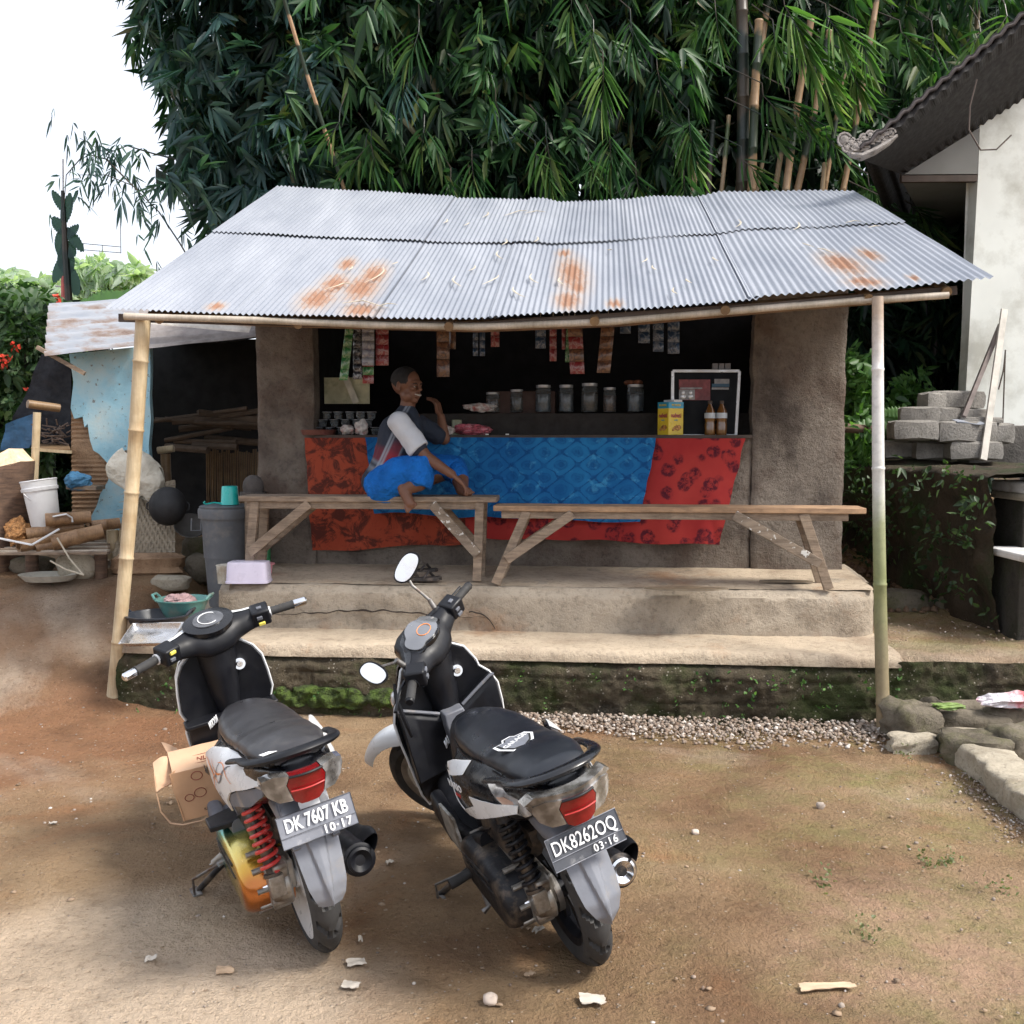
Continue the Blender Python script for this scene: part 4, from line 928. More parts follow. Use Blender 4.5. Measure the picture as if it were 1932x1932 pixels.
    hand(wrR, (hdR-wrR), Vector((0, 1, 0)), Vector((0, 0, 1)), .42, -1)
    hand(wrL, Vector((-.25, -.10, .9)), Vector((.3, .9, 0)), Vector((-1, -.3, 0)), -.75, 1)
    # head, facing right and slightly towards the camera
    fw = Vector((.86, -.50, -.06)).normalized(); lf = Vector((.50, .86, 0)).normalized(); up = lf.cross(fw)*-1
    if up.z < 0: up = -up
    H = Matrix((fw, lf, up)).transposed()
    def hp(x, y, z): return head+H @ Vector((x, y, z))
    def hb(c, r_): b.ball(hp(*c), r_, 20, 14, M=H)
    hb((-.012, 0, .028), (.098, .076, .090)); hb((.022, 0, -.040), (.066, .058, .072)); hb((.058, 0, -.085), (.026, .028, .022)); hb((.03, .040, -.06), (.04, .022, .035)); hb((.03, -.040, -.06), (.04, .022, .035))
    hb((.074, 0, .030), (.020, .052, .012)); cap(b, hp(.086, 0, .018), hp(.104, 0, -.016), .007, .012); hb((.096, .012, -.020), (.010, .008, .007)); hb((.096, -.012, -.020), (.010, .008, .007))
    for s in (1, -1):
        hb((.066, s*.036, -.012), (.022, .020, .018)); hb((-.012, s*.078, -.004), (.016, .008, .030)); hb((-.004, s*.077, -.022), (.010, .008, .012)); hb((.080, s*.028, .010), (.012, .014, .008))
    hb((.088, 0, -.040), (.013, .026, .006)); hb((.086, 0, -.062), (.014, .022, .008))
    body = voxel('body', b, M_SKIN, .0042, root, 3)
    # hair cap
    h = MB(); h.ball(hp(-.016, 0, .036), (.100, .079, .090), 24, 16, M=H); hair = voxel('hair', h, M_HAIR, .004, None, 1)
    bm_del = [v.index for v in hair.data.vertices if (lambda q: q.x > .048+.25*max(0, q.z-.06) or q.z < -.02-.6*min(0, q.x+.02) or (q.z < .012 and q.x > -.01))(H.transposed() @ (v.co-head))]
    import bmesh
    bm = bmesh.new(); bm.from_mesh(hair.data); bm.verts.ensure_lookup_table(); bmesh.ops.delete(bm, geom=[bm.verts[i] for i in bm_del], context='VERTS'); bm.to_mesh(hair.data); bm.free(); adopt(hair, root)
    mw = simple('eye_white', (.25, .22, .20), .4); mk = simple('eye_dark', (.01, .008, .008), .2); tee = simple('teeth', (.45, .42, .38), .3)
    for s in (1, -1):
        e = MB(); e.ball(hp(.080, s*.030, -.001), (.011, .013, .0065), 12, 8, M=H); e.build('eye', mw, root, smooth=True); e = MB(); e.ball(hp(.089, s*.030, -.001), (.004, .0055, .0055), 10, 6, M=H); e.build('iris', mk, root, smooth=True)
        e = MB(); e.tube([hp(.088, s*.014, .016), hp(.092, s*.030, .021), hp(.078, s*.050, .016)], [.003, .004, .002], 6); e.build('eyebrow', M_HAIR, root, smooth=True)
    e = MB(); e.tube([hp(.080, -.026, -.046), hp(.098, -.012, -.051), hp(.1005, 0, -.052), hp(.098, .012, -.051), hp(.080, .026, -.046)], [.002, .0055, .006, .0055, .002], 8); e.build('teeth', tee, root, smooth=True)
    # shirt
    s_ = MB(); chain(s_, [(w_(720, 908, .02), .125), (w_(738, 880, .06), .128), (w_(750, 845, .07), .137), (chest, .140), (w_(766, 794, .08), .098), (w_(768, 780, .08), .066)])
    s_.ball(w_(748, 905, .12), .12); cap(s_, shR, shL, .068, .070)
    cap(s_, shR, shR.lerp(elR, .70), .070, .064); cap(s_, shL, shL.lerp(elL, .72), .070, .064)
    def wr(co, n): return n*(.010*noise.noise(co*9)+.004*noise.noise(co*26))
    m, nt, bs = newmat('plaid_shirt'); v = coords(nt, 'Object'); sx = ND(nt, 'ShaderNodeSeparateXYZ', {'Vector': v})
    X = mathn(nt, 'SUBTRACT', sx.outputs[0], chest.x); Zz = mathn(nt, 'SUBTRACT', sx.outputs[2], chest.z)
    ty = mathn(nt, 'ADD', mathn(nt, 'MULTIPLY', X, .90), mathn(nt, 'MULTIPLY', Zz, -.42))     # across the leaning torso
    tt = mathn(nt, 'ADD', mathn(nt, 'MULTIPLY', X, .42), mathn(nt, 'MULTIPLY', Zz, .90))
    base = ramp(nt, mathn(nt, 'ADD', ty, .5), [(.40, (.016, .022, .040)), (.455, (.016, .022, .040)), (.46, (.25, .28, .32)), (.47, (.02, .03, .05)), (.48, (.25, .28, .32)), (.495, (.22, .018, .03)), (.55, (.22, .018, .03)), (.555, (.25, .28, .32)), (.57, (.016, .02, .035))])
    low = ramp(nt, mathn(nt, 'ADD', tt, .5), [(.20, (.02, .025, .04)), (.24, (.3, .33, .38)), (.26, (.02, .025, .04)), (.28, (.3, .33, .38)), (.30, (.22, .018, .03)), (.36, (.22, .018, .03)), (.40, (.016, .022, .04))])
    up_ = ramp(nt, mathn(nt, 'ADD', Zz, .5), [(.42, 0.0), (.47, 1.0)])
    col = mixc(nt, .5, base, low); col = mixc(nt, up_, col, (.016, .024, .042)); col = mixc(nt, ramp(nt, mathn(nt, 'ADD', ty, .5), [(.455, 0.0), (.46, .8), (.468, .8), (.474, 0.0), (.482, .8), (.492, 0.0)]), col, (.25, .28, .33))
    nt.links.new(col, bs.inputs['Base Color']); bs.inputs['Roughness'].default_value = .85; bump(nt, bs, noise_n(nt, v, 20, 4), .3, .02)
    voxel('shirt', s_, m, .007, root, 3, wr)
    # pale sleeve
    sl_ = MB(); sl_.ball(shR+Vector((0, -.012, 0)), .070, 18, 12); sl_.tube([shR+Vector((0, -.012, 0)), shR.lerp(elR, .3)+Vector((0, -.008, 0)), shR.lerp(elR, .62), shR.lerp(elR, .78)], [.070, .070, .073, .074], 20); voxel('sleeve', sl_, simple('pale_grey_sleeve', (.50, .52, .56), .8, var=.08, bmp=.3, bs_=30, bd=.01), .007, root, 3, wr)
    # trousers
    t_ = MB(); chain(t_, [(hip+Vector((-.01, -.01, -.01)), .132), (w_(760, 893, -.07), .112), (knR+Vector((.0, 0, 0)), .086)]); t_.tube([knR, w_(796, 900, -.12), w_(790, 916, -.13)], [.084, .082, .078], 18); chain(t_, [(hipL, .125), (w_(810, 880, .20), .092), (knL, .080)]); cap(t_, hip, hipL, .12, .12)
    cap(t_, knR, w_(788, 900, -.12), .080, .074); cap(t_, knL, w_(866, 898, .14), .078, .072)
    voxel('trousers', t_, M_BLU, .007, root, 3, lambda co, n: n*(.007*noise.noise(co*6)+.011*noise.noise(Vector((co.x*9+co.z*14, co.y*5, co.z*8-co.x*16)))))
man()
# ================================================================ left yard: shed, wood, pots
YS = 7.5; DK_ = 1.08; _at = at
def at(px, py, Y): return _at(px, py, Y*DK_)
M_BLUEP = None
def bluewall_mat():
    m, nt, bs = newmat('peeling_blue_paint'); v = coords(nt); n = noise_n(nt, v, 3.2, 8, .65, .3); n2 = noise_n(nt, v, 22, 7, .7)
    col = ramp(nt, n, [(.35, (.26, .50, .62)), (.5, (.34, .59, .70)), (.66, (.46, .62, .66)), (.8, (.56, .60, .56))])
    col = mixc(nt, ramp(nt, n2, [(.60, 0.0), (.66, .9)]), col, (.16, .12, .10))
    col = mixc(nt, ramp(nt, noise_n(nt, v, 1.8, 4), [(.55, 0.0), (.7, .6)]), col, (.60, .52, .42))
    nt.links.new(col, bs.inputs['Base Color']); bs.inputs['Roughness'].default_value = .75; bump(nt, bs, n2, .5, .01); return m
M_BLUEP = bluewall_mat(); M_CLAY = conc_mat('clay_brick_layers', (.40, .26, .16), (.24, .15, .09), None, 2)
M_DARK = simple('dark_interior_boards', (.02, .02, .022), .85, vs=6); M_WEAVE = None  # near-black board colour stands for the dark shed interior
shd_ = thing('shed', at(210, 1000, YS), 'lean-to shed with a peeling light blue wall and rusty corrugated sheet left of the shop', 'shed')
# blue wall as an outline with torn plaster edges
out = [(131, 668), (283, 652), (284, 700), (282, 745), (285, 790), (281, 840), (285, 900), (278, 950), (240, 990), (225, 1002), (210, 996), (178, 1000), (196, 985), (176, 992), (166, 985), (182, 955), (190, 930), (205, 905), (208, 880), (186, 856), (176, 850), (170, 830), (166, 800), (160, 806), (156, 786), (140, 790), (134, 770), (138, 720)]
def plate_px(name, outl, Y, mat, par, th=.05, res=.05, wob=.0, yf=None):
    P2 = [at(x, y, Y) for x, y in outl]; 
    mb = MB(); mb.panel([(p.x, p.z) for p in P2][::-1], lambda a, b, k: Vector((a, Y*DK_+k*th+(wob*noise.noise(Vector((a*6, b*6, Y))) if k == 0 else 0)+(yf(a, b) if yf else 0), b)), res=res)
    return mb.build(name, mat, par, smooth=True, ang=35)
plate_px('blue_wall', out, YS, M_BLUEP, shd_, .06, .04, .012)
def brickwob(a, b): return .012*math.sin(b*170)+.01*noise.noise(Vector((a*9, b*20, 0)))
plate_px('clay_wall', [(134, 775), (170, 775), (240, 870), (240, 1005), (215, 1030), (136, 970)], YS+.075, M_CLAY, shd_, .05, .018, .0, brickwob)
# corrugated roof sheet: four px corners at their depths
def quad_px(pts, nu, nv, amp, nw, mat, name, par, axis='t', th=None):
    P4 = [at(*q) for q in pts]
    def f(s, t):
        p = P4[0].lerp(P4[1], s).lerp(P4[3].lerp(P4[2], s), t); nn = (P4[1]-P4[0]).cross(P4[3]-P4[0]).normalized()
        return p+nn*amp*math.sin(2*math.pi*nw*(t if axis == 't' else s))+nn*.01*noise.noise(p*3)
    return MB().grid(f, nu, nv).build(name, mat, par, smooth=True, ang=0)
def sheet2():
    m, nt, bs = newmat('rusty_wide_corrugated'); v = coords(nt); n = noise_n(nt, coords(nt, 'Object', (1, 1, 3)), 3.5, 7, .65); col = ramp(nt, n, [(.30, (.30, .33, .38)), (.48, (.36, .38, .42)), (.60, (.28, .22, .19)), (.70, (.14, .08, .06))])
    nt.links.new(col, bs.inputs['Base Color']); bs.inputs['Metallic'].default_value = .3; bs.inputs['Roughness'].default_value = .5; return m
M_SH2 = sheet2()
quad_px([(92, 572, 7.9), (262, 562, 8.1), (262, 652, 7.35), (84, 672, 7.2)], 16, 120, .024, 7, M_SH2, 'roof_sheet', shd_)
quad_px([(255, 572, 8.1), (530, 575, 8.3), (485, 636, 7.6), (262, 660, 7.4)], 12, 60, .012, 7, simple('dusty_sheet', (.30, .27, .26), .6, metal=.2), 'roof_sheet', shd_)
quad_px([(280, 592, 7.5), (480, 600, 7.5), (470, 628, 7.45), (285, 612, 7.45)], 6, 12, .004, 2, simple('pale_sheet', (.70, .66, .60), .5, dirt=(.5, .4, .3)), 'roof_sheet', shd_)
mb = MB(); mb.beam(at(70, 655, 7.3), at(160, 705, 7.3), .03, .03); mb.build('roof_batten', M_WOOD, shd_)
# dark interior: back wall, side wall, tarp sheet
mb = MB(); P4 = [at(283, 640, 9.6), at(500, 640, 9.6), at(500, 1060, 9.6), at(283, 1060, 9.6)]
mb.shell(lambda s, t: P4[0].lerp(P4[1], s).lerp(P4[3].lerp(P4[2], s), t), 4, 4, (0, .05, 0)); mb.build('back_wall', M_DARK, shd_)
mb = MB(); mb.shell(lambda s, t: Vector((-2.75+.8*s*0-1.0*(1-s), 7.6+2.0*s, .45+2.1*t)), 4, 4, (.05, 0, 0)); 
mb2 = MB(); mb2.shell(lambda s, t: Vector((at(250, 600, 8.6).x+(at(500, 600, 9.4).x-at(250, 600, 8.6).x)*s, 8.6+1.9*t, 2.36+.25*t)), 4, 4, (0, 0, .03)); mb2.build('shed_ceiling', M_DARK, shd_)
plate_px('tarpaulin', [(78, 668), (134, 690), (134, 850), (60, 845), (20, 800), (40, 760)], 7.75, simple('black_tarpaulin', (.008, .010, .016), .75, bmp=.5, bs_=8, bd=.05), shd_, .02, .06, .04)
plate_px('tarpaulin', [(10, 800), (62, 780), (70, 830), (56, 845), (0, 850)], 7.65, simple('blue_tarpaulin', (.03, .11, .22), .55, bmp=.5, bs_=10, bd=.04), shd_, .02, .05, .05)
# slatted interior bamboo fence with gaps low in the shed
for i in range(26):
    x = 390+i*4.2; mb = MB(); mb.tube([at(x, 850+R.uniform(-6, 6), 9.2), at(x+R.uniform(-2, 2), 1000, 9.2)], .009, 6); mb.build('slat', M_BAMD, shd_, smooth=True)
# beam, shelf posts and stacked firewood inside
mb = MB(); mb.tube([at(52, 762, 7.2), at(112, 770, 7.35)], .032, 12); mb.build('beam', M_BAMD, shd_, smooth=True)
for (x0, y0, x1, y1, Y, r_) in ((70, 778, 62, 970, 7.1, .028), (312, 856, 318, 1000, 7.8, .040), (290, 870, 300, 940, 7.8, .02)):
    mb = MB(); a_, b_ = at(x0, y0, Y), at(x1, y1, Y); bamboo_pole(mb, b_, a_, r_, r_, [.3, .65], n=10); mb.build('post', M_BAMD if x0 > 200 else M_BAM, shd_, smooth=True)
mb = MB(); mb.tube([at(298, 850, 7.75), at(328, 846, 7.75)], .030, 10); mb.build('cross_pole', M_BAM, shd_, smooth=True)
for i in range(12):
    mb = MB(); y = 845-R.uniform(0, 3)+i*.4; x = 66+i*5.5; mb.beam(at(x, 838, 7.75), at(x+4, 848, 7.25), .02, .008); mb.build('shelf_slat', M_BAMD, shd_)
mb = MB(); mb.beam(at(62, 848, 7.25), at(134, 853, 7.25), .03, .022); mb.build('shelf_edge', M_BAM, shd_)
for i in range(16):
    x = R.uniform(290, 400); y = R.uniform(775, 845); mb = MB(); a_ = at(x, y, 8.6+R.uniform(-.2, .2)); mb.tube([a_, a_+Vector((R.uniform(.4, .9), R.uniform(-.2, .2), R.uniform(-.12, .12)))], R.uniform(.015, .035), 7)
    tag(mb.build('firewood', simple('dim_firewood', (.12, .085, .06), .8) if i == 0 else bpy.data.materials['dim_firewood'], smooth=True), 'split firewood stick stacked in the dark shed opening', 'firewood', 'firewood stacked in the shed')
for i in range(40):
    mb = MB(); x = R.uniform(86, 130); y = R.uniform(800, 840); a_ = at(x, y, 7.6); mb.tube([a_, a_+Vector((R.uniform(-.12, .12), R.uniform(-.1, .1), R.uniform(-.04, .05)))], .006, 5)
    if i == 0: mt_ = simple('twig_bark', (.14, .10, .08), .85)
    tag(mb.build('twig', mt_), 'dry twig in the bundle on the shed shelf', 'twig', 'twigs bundled on the shed shelf')
# woven bamboo panel leaning in front of the shed
bs0 = MB(); bs0.beam(at(134, 918, 7.35), at(190, 920, 7.35), .18, .03); bs0.build('shelf', M_WOOD, shd_)
wv = thing('woven_panel', at(265, 1050, 7.2), 'woven split bamboo panel leaning beside the shed, behind the black wok', 'woven panel')
C0, C1, C2, C3 = at(245, 925, 7.35), at(330, 905, 7.45), at(330, 1050, 7.1), at(212, 1050, 7.0)
n_ = 22; M_STRIP = bamboo_mat('woven_strip', (.36, .29, .20), (.22, .17, .11))
for i in range(n_):
    s = (i+.5)/n_; a_ = C0.lerp(C1, s); b_ = C3.lerp(C2, s); P_ = []; 
    for k in range(17): P_.append(a_.lerp(b_, k/16)+Vector((0, .006*math.cos(math.pi*(k+i)), 0)))
    mb = MB(); rings = [[p+Vector((dx, dy, 0)) for dx, dy in ((-.011, -.0015), (.011, -.0015), (.011, .0015), (-.011, .0015))] for p in P_]; mb.loft(rings); mb.build('strip', M_STRIP, wv)
for k in range(8):
    t = (k+.5)/8; mb = MB(); mb.beam(C0.lerp(C3, t)+Vector((-.06, .0, 0)), C1.lerp(C2, t), .004, .016, up=(0, 1, 0)); mb.build('cross_strip', M_BAMR, wv)
# black wok
wp_ = at(317, 955, 7.05); wk = thing('wok', wp_, 'round black wok hanging against the woven panel', 'wok')
Mw = Vector((-.1, -1, .12)).normalized().to_track_quat('Z', 'Y').to_matrix(); rw_ = 40/CF*7.05
mb = MB(); prof = [(0, .10)]+[(rw_*math.sin(a), .10*math.cos(a)) for a in np.linspace(.1, math.pi/2, 12)]+[(rw_*.97, -.004), (rw_*.9, .02)]
mb.lathe(prof, wp_, 44, M=Mw, cap=False); mb.build('pan', simple('sooty_iron', (.018, .018, .02), .6, metal=.2, bmp=.4), wk, smooth=True)
for sg in (-1, 1):
    mb = MB(); mb.tube([wp_+Mw @ Vector((sg*rw_*.98, -.03, 0)), wp_+Mw @ Vector((sg*rw_*1.12, -.02, 0)), wp_+Mw @ Vector((sg*rw_*1.12, .02, 0)), wp_+Mw @ Vector((sg*rw_*.98, .03, 0))], .006, 6); mb.build('handle', bpy.data.materials['sooty_iron'], wk, smooth=True)
# shallow basket / old pan leaning to the right of it
p_ = at(360, 992, 7.2); Mb_ = Vector((.3, -.8, .9)).normalized().to_track_quat('Z', 'Y').to_matrix(); mb = MB(); mb.lathe([(.0, -.03), (.08, -.03), (.12, .0), (.125, .004), (.12, .008), (.08, -.018), (0, -.018)], p_, 30, M=Mb_, cap=False)
tag(mb.build('tray_basket', simple('grey_brown_tray', (.05, .045, .04), .6), smooth=True), 'dull round tray leaning between the wok and the grey bin', 'tray')
# cream sack draped on the panel
def sackf(s, t):
    a_ = 2*math.pi*s; c = at(258, 895, 7.2); r_ = .17*(1+.25*noise.noise(Vector((math.cos(a_)*1.5, math.sin(a_)*1.5, t*2)))); k = math.sin(math.pi*(t*.96+.02))**.5
    return c+Vector((math.cos(a_)*r_*1.25*k+.10*(t-.5), math.sin(a_)*r_*.45*k, (.5-t)*.36+.05*noise.noise(Vector((a_, t*3, 0)))))
tag(MB().grid(sackf, 40, 22).build('sack', simple('cream_sack', (.66, .62, .52), .8, var=.1, bmp=.8, bs_=14, bd=.04), smooth=True), 'crumpled cream sack draped over the woven panel behind the bamboo post', 'sack')
# big tree stump chunk at the far left with pale foam-like cut top
def stumpf(s, t):
    a_ = 2*math.pi*s; c = at(14, 1000, 7.0); b_ = Vector((c.x, c.y, gz(c.x, c.y)-.05)); h = .82*t
    r_ = .21*(1-.22*t)*(1+.12*math.sin(a_*3+t*2)+.08*noise.noise(Vector((math.cos(a_)*2, math.sin(a_)*2, t*2))))
    return b_+Vector((math.cos(a_)*r_-.10+.13*t, math.sin(a_)*r_, h+.04*math.cos(a_)*t))
st_ = thing('tree_stump', at(20, 1000, 7.0), 'leaning brown trunk section with a pale freshly cut top at the left edge', 'tree stump')
M_BARK = wood_mat('brown_bark', (.16, .095, .06), (.06, .035, .025)); MB().grid(stumpf, 40, 24).build('trunk', M_BARK, st_, smooth=True)
tp = [stumpf(i/40, 1.0) for i in range(40)]; ctr = sum(tp, Vector())/40
mb = MB(); mb.add([ctr+Vector((0, 0, .13))]+[ctr.lerp(p, .55)+Vector((0, 0, .10+.03*noise.noise(p*9))) for p in tp]+[p+Vector((0, 0, .0+.02*noise.noise(p*12))) for p in tp], [(0, 1+i, 1+(i+1) % 40) for i in range(40)]+[(1+i, 41+i, 41+(i+1) % 40, 1+(i+1) % 40) for i in range(40)]); mb.build('cut_top', simple('pale_cut_wood', (.66, .50, .33), .85, var=.25, vs=20, bmp=.6, bs_=50, bd=.01), st_, smooth=False)
# white bucket
bp_ = at(88, 998, 6.85); axis = Vector((.12, -.05, 1)).normalized(); axis = (at(72, 905, 6.85)-bp_); Hh = axis.length; Mq = axis.normalized().to_track_quat('Z', 'Y').to_matrix()
bk = thing('bucket', bp_, 'tilted white plastic bucket resting on the pile of bamboo pieces', 'bucket'); rb_ = 34/CF*6.85
M_WB = simple('white_bucket_plastic', (.72, .73, .74), .4, var=.05, dirt=(.45, .46, .47), dirts=8, dthr=.64)
mb = MB(); mb.lathe([(rb_*.78, 0), (rb_*.8, .004), (rb_*.95, Hh*.78), (rb_*1.03, Hh*.78), (rb_*1.05, Hh*.84), (rb_*.99, Hh*.85), (rb_*1.02, Hh*.97), (rb_*1.06, Hh*.98), (rb_*1.04, Hh), (rb_*.97, Hh), (rb_*.92, Hh*.8), (rb_*.85, .2), (0, .2)], bp_, 40, M=Mq, cap=False); mb.build('bucket_body', M_WB, bk, smooth=True, ang=40)
mb = MB(); mb.tube([bp_+Mq @ Vector((rb_*math.cos(a)*1.03, rb_*math.sin(a)*1.03*.5-.06, Hh*.75-.10*math.sin(a))) for a in np.linspace(0, math.pi, 14)], .003, 5); mb.build('bail', M_FR, bk, smooth=True)
mb = MB(); mb.tube([at(100, 975, 6.7), at(125, 970, 6.72), at(136, 977, 6.75), at(137, 985, 6.75)], .014, 8, flat=.5); tag(mb.build('plastic_grip_scrap', M_WB, smooth=True), 'white curved plastic handle lying on the top bamboo piece', 'handle')
# bamboo tube pieces on the low table
def tubeseg(px, py, Y, d, L, r_, label, mat=None):
    c = at(px, py, Y); d = Vector(d).normalized(); t = thing('bamboo_piece', c, label, 'bamboo piece', 'cut bamboo pieces on the low table'); M3 = d.to_track_quat('Z', 'Y').to_matrix()
    mb = MB(); mb.lathe([(r_*.72, .06), (r_*.74, .0), (r_*.98, -.002), (r_, .004), (r_*.98, L*.48), (r_*1.05, L*.5), (r_*.98, L*.52), (r_*.96, L), (0, L)], c, 26, M=M3, cap=False); mb.build('culm_wall', mat or M_TUBE, t, smooth=True, ang=45)
    mb = MB(); mb.lathe([(0, .055), (r_*.72, .055)], c, 20, M=M3, cap=False); mb.build('hollow', M_DWOOD, t)
M_TUBE = bamboo_mat('brown_cut_bamboo', (.34, .20, .10), (.15, .08, .04), sc=12)
for a_ in [(52, 1008, 6.75, (.95, .35, .14), .38, .045, 'brown cut bamboo piece with split end in front of the orange tuft'), (86, 991-10, 6.72, (1, .45, .04), .30, .047, 'darkest cut bamboo piece, topmost of the pile under the bucket'), (98, 1024, 6.6, (.95, .5, .22), .34, .055, 'largest cut bamboo piece in the middle of the pile'), (35, 1031, 6.55, (.7, .9, .1), .25, .040, 'cut bamboo piece, lowest of the pile at the left'), (66, 1036, 6.6, (.8, .8, .1), .22, .030, 'smallest pale cut bamboo piece at the bottom of the pile'), (172, 985+8, 6.95, (.9, .6, .08), .2, .042, 'cut bamboo piece alone at the right end of the pile')]: tubeseg(*a_)
lp = at(205, 1068, 6.9); tubeseg(205, 1070-6, 6.9, (-.9, .35, .14), .2, .030, 'pale cut bamboo piece lying on the ground below the pile', M_BAMR)
tb = thing('low_table', at(60, 1050, 6.8), 'low rough table of bamboo strips under the cut bamboo pieces', 'table')
for i in range(7):
    mb = MB(); y_ = 1040-4*i*.8; Y = 6.5+.13*i; mb.beam(at(-30, 1045-i*3.6, Y), at(205, 1043-i*3.6, Y), .06, .018, jit=.002); mb.build('table_slat', M_BAMR if i % 2 else M_WOOD, tb)
for px in (60, 190): mb = MB(); a_ = at(px, 1046, 6.75); mb.tube([a_, Vector((a_.x, a_.y, gz(a_.x, a_.y)-.03))], .045, 10); mb.build('leg', M_BARK, tb, smooth=True)
for px in (212, 235): mb = MB(); a_ = at(px, 1000, 7.1); mb.tube([a_, Vector((a_.x, a_.y, gz(a_.x, a_.y)-.03))], .042, 12); tag(mb.build('bamboo_stub', M_BAM, smooth=True), 'thick bamboo stub standing under the blue wall, ' + ('left of two' if px == 212 else 'right of two'), 'bamboo stub')
crumple('straw_tuft', at(32, 1004, 6.85), (.17, .12, .17), simple('orange_straw', (.55, .27, .10), .8, var=.6, vs=40, bmp=1, bs_=60, bd=.03), 'orange fibrous tuft between stump and bamboo pieces', 'fibre tuft', 3, .5)
crumple('cloth_bundle', at(146, 908, 7.3), (.20, .12, .13), simple('blue_rag', (.06, .20, .36), .6, bmp=.8, bs_=12, bd=.05), 'blue plastic bundle left of the blue wall above the bucket', 'bundle', 13, .3)
mb = MB(); mb.beam(at(-20, 1012, 6.6), at(60, 1028, 6.5), .02, .012); mb.beam(at(60, 1028, 6.5), at(112, 998, 6.6), .02, .012); tag(mb.build('white_hose', M_WB, bevel=.003), 'bent white plastic strip lying across the bamboo pieces', 'plastic strip')
for i, (x0, y0, x1, y1) in enumerate(((108, 1015, 158, 1086), (95, 1058, 155, 1084))): mb = MB(); mb.tube([at(x0, y0, 6.5), at((x0+x1)/2-2, (y0+y1)/2+3, 6.45), at(x1, y1, 6.4)], .006, 6); tag(mb.build('stick', M_CURL, smooth=True), ['long pale stick leaning on the bamboo pieces', 'short pale stick lying below the leaning stick'][i], 'stick')
p_ = at(92, 1078, 6.6); p_.z = gz(p_.x, p_.y)+.03; mb = MB(); mb.lathe([(.0, .0), (.16, .0), (.20, .04), (.205, .045), (.19, .045), (.15, .012), (0, .012)], p_, 32, cap=False, sy=.8); tag(mb.build('broken_bowl', simple('chalky_clay', (.46, .44, .38), .8), smooth=True), 'chalky broken bowl on the ground below the low table', 'bowl')
p_ = at(146, 1076, 6.75); p_.z = gz(p_.x, p_.y)+.07; put_rock('stone', p_, (.30, .10, .20), 'pale flat stone leaning beside the broken bowl', 'stone', M_KERB, None, 21)
def ground_rock(px, py, Y, d, label, mat, seed, cat='stone', name='stone', **k):
    p = at(px, py, Y); p.z = gz(p.x, p.y)+d[2]*.35; return put_rock(name, p, d, label, cat, mat, None, seed, **k)
ground_rock(280, 1062, 6.9, (.50, .24, .16), 'brown stone slab at the foot of the woven panel', M_CLAY, 31, rz=.1, sq=5)
ground_rock(322, 1062, 6.7, (.26, .20, .11), 'flat grey stone between the brown slab and the grey bin', M_KERB, 32, sq=5)
ground_rock(372, 1066, 6.75, (.34, .22, .15), 'oblong tan stone left of the grey bin', M_STEP, 33, sq=7)
ground_rock(405, 1108, 6.45, (.26, .22, .16), 'mossy stone at the foot of the grey bin', M_STONE, 34)
ground_rock(60, 1066, 6.9, (.3, .2, .14), 'dark stone under the low table', M_STONE, 35)
for i in range(10): ground_rock(R.uniform(370, 410), R.uniform(1000, 1055), 7.4+R.uniform(-.2, .3), (R.uniform(.12, .28),)*3, 'dark rock in the heap between the woven panel and the bin', M_STONE, 40+i)['group'] = 'rocks heaped behind the grey bin'
at = _at
# basins and tray on the left end of the lower step
def basin(px, py, zb, r_, h, mat, label, sx=1):
    p = on(px, py, zb); t = thing('basin', p, label, 'basin')
    mb = MB(); mb.lathe([(r_*.62, 0), (r_*.66, .004), (r_*.96, h*.93), (r_*1.04, h*.94), (r_*1.05, h), (r_*.96, h), (r_*.9, h*.85), (r_*.6, .012), (0, .012)], p, 44, cap=False, sx=sx); mb.build('bowl', mat, t, smooth=True, ang=45)
    for sg in (-1, 1):
        mb = MB(); mb.tube([p+Vector((sg*r_*sx*(.98), -.05, h)), p+Vector((sg*r_*sx*1.10, -.035, h+.025)), p+Vector((sg*r_*sx*1.10, .035, h+.025)), p+Vector((sg*r_*sx*.98, .05, h))], .008, 8); mb.build('handle', mat, t, smooth=True)
    return p, t
M_BB = simple('black_plastic', (.022, .026, .036), .4, dirt=(.14, .12, .1), dirts=8, dthr=.63); M_GB = simple('faded_green_plastic', (.10, .26, .24), .4, var=.15, dirt=(.22, .26, .22), dirts=8)
pbk, _t = basin(300, 1200, .415, .185, .135, M_BB, 'black basin on the lower step behind the metal tray')
pgr, _t = basin(346, 1167, .48, .158, .125, M_GB, 'green basin with a pinkish cloth inside, above the black basin')
crumple('rag', pgr+Vector((-.02, .0, .11)), (.17, .15, .08), simple('pink_grey_rag', (.40, .26, .26), .8, var=.3, vs=22, bmp=.8, bs_=30, bd=.03), 'pinkish grey rag lying in the green basin', 'rag', 8, .5)
mb = MB(); mb.box(pgr+Vector((0, 0, -.035)), (.26, .22, .07)); mb.build('support_stone', M_STEP, pt, bevel=.02)
tp_ = on(297, 1208, .42); tp_.y -= .02
tr = thing('metal_tray', tp_, 'shiny metal baking tray leaning on the black basin', 'tray'); MT = basis(tp_+Vector((.02, -.10, .04)), (1, -.06, .03), (.0, 1, .42))
def trayf(s, t):
    a_, b_ = (s*2-1), (t*2-1); e = max(abs(a_), abs(b_)); h = 0 if e < .82 else (e-.82)/.13*.035; h = min(h, .035); return MT @ Vector((a_*.155, b_*.105, h+(-.003 if e > .97 else 0)))
MB().shell(trayf, 40, 30, (0, 0, -.0015)).build('tray_body', simple('tinned_steel', (.62, .62, .63), .25, metal=.9, var=.15), tr, smooth=True, ang=50)
tr.name = 'baking_tray'
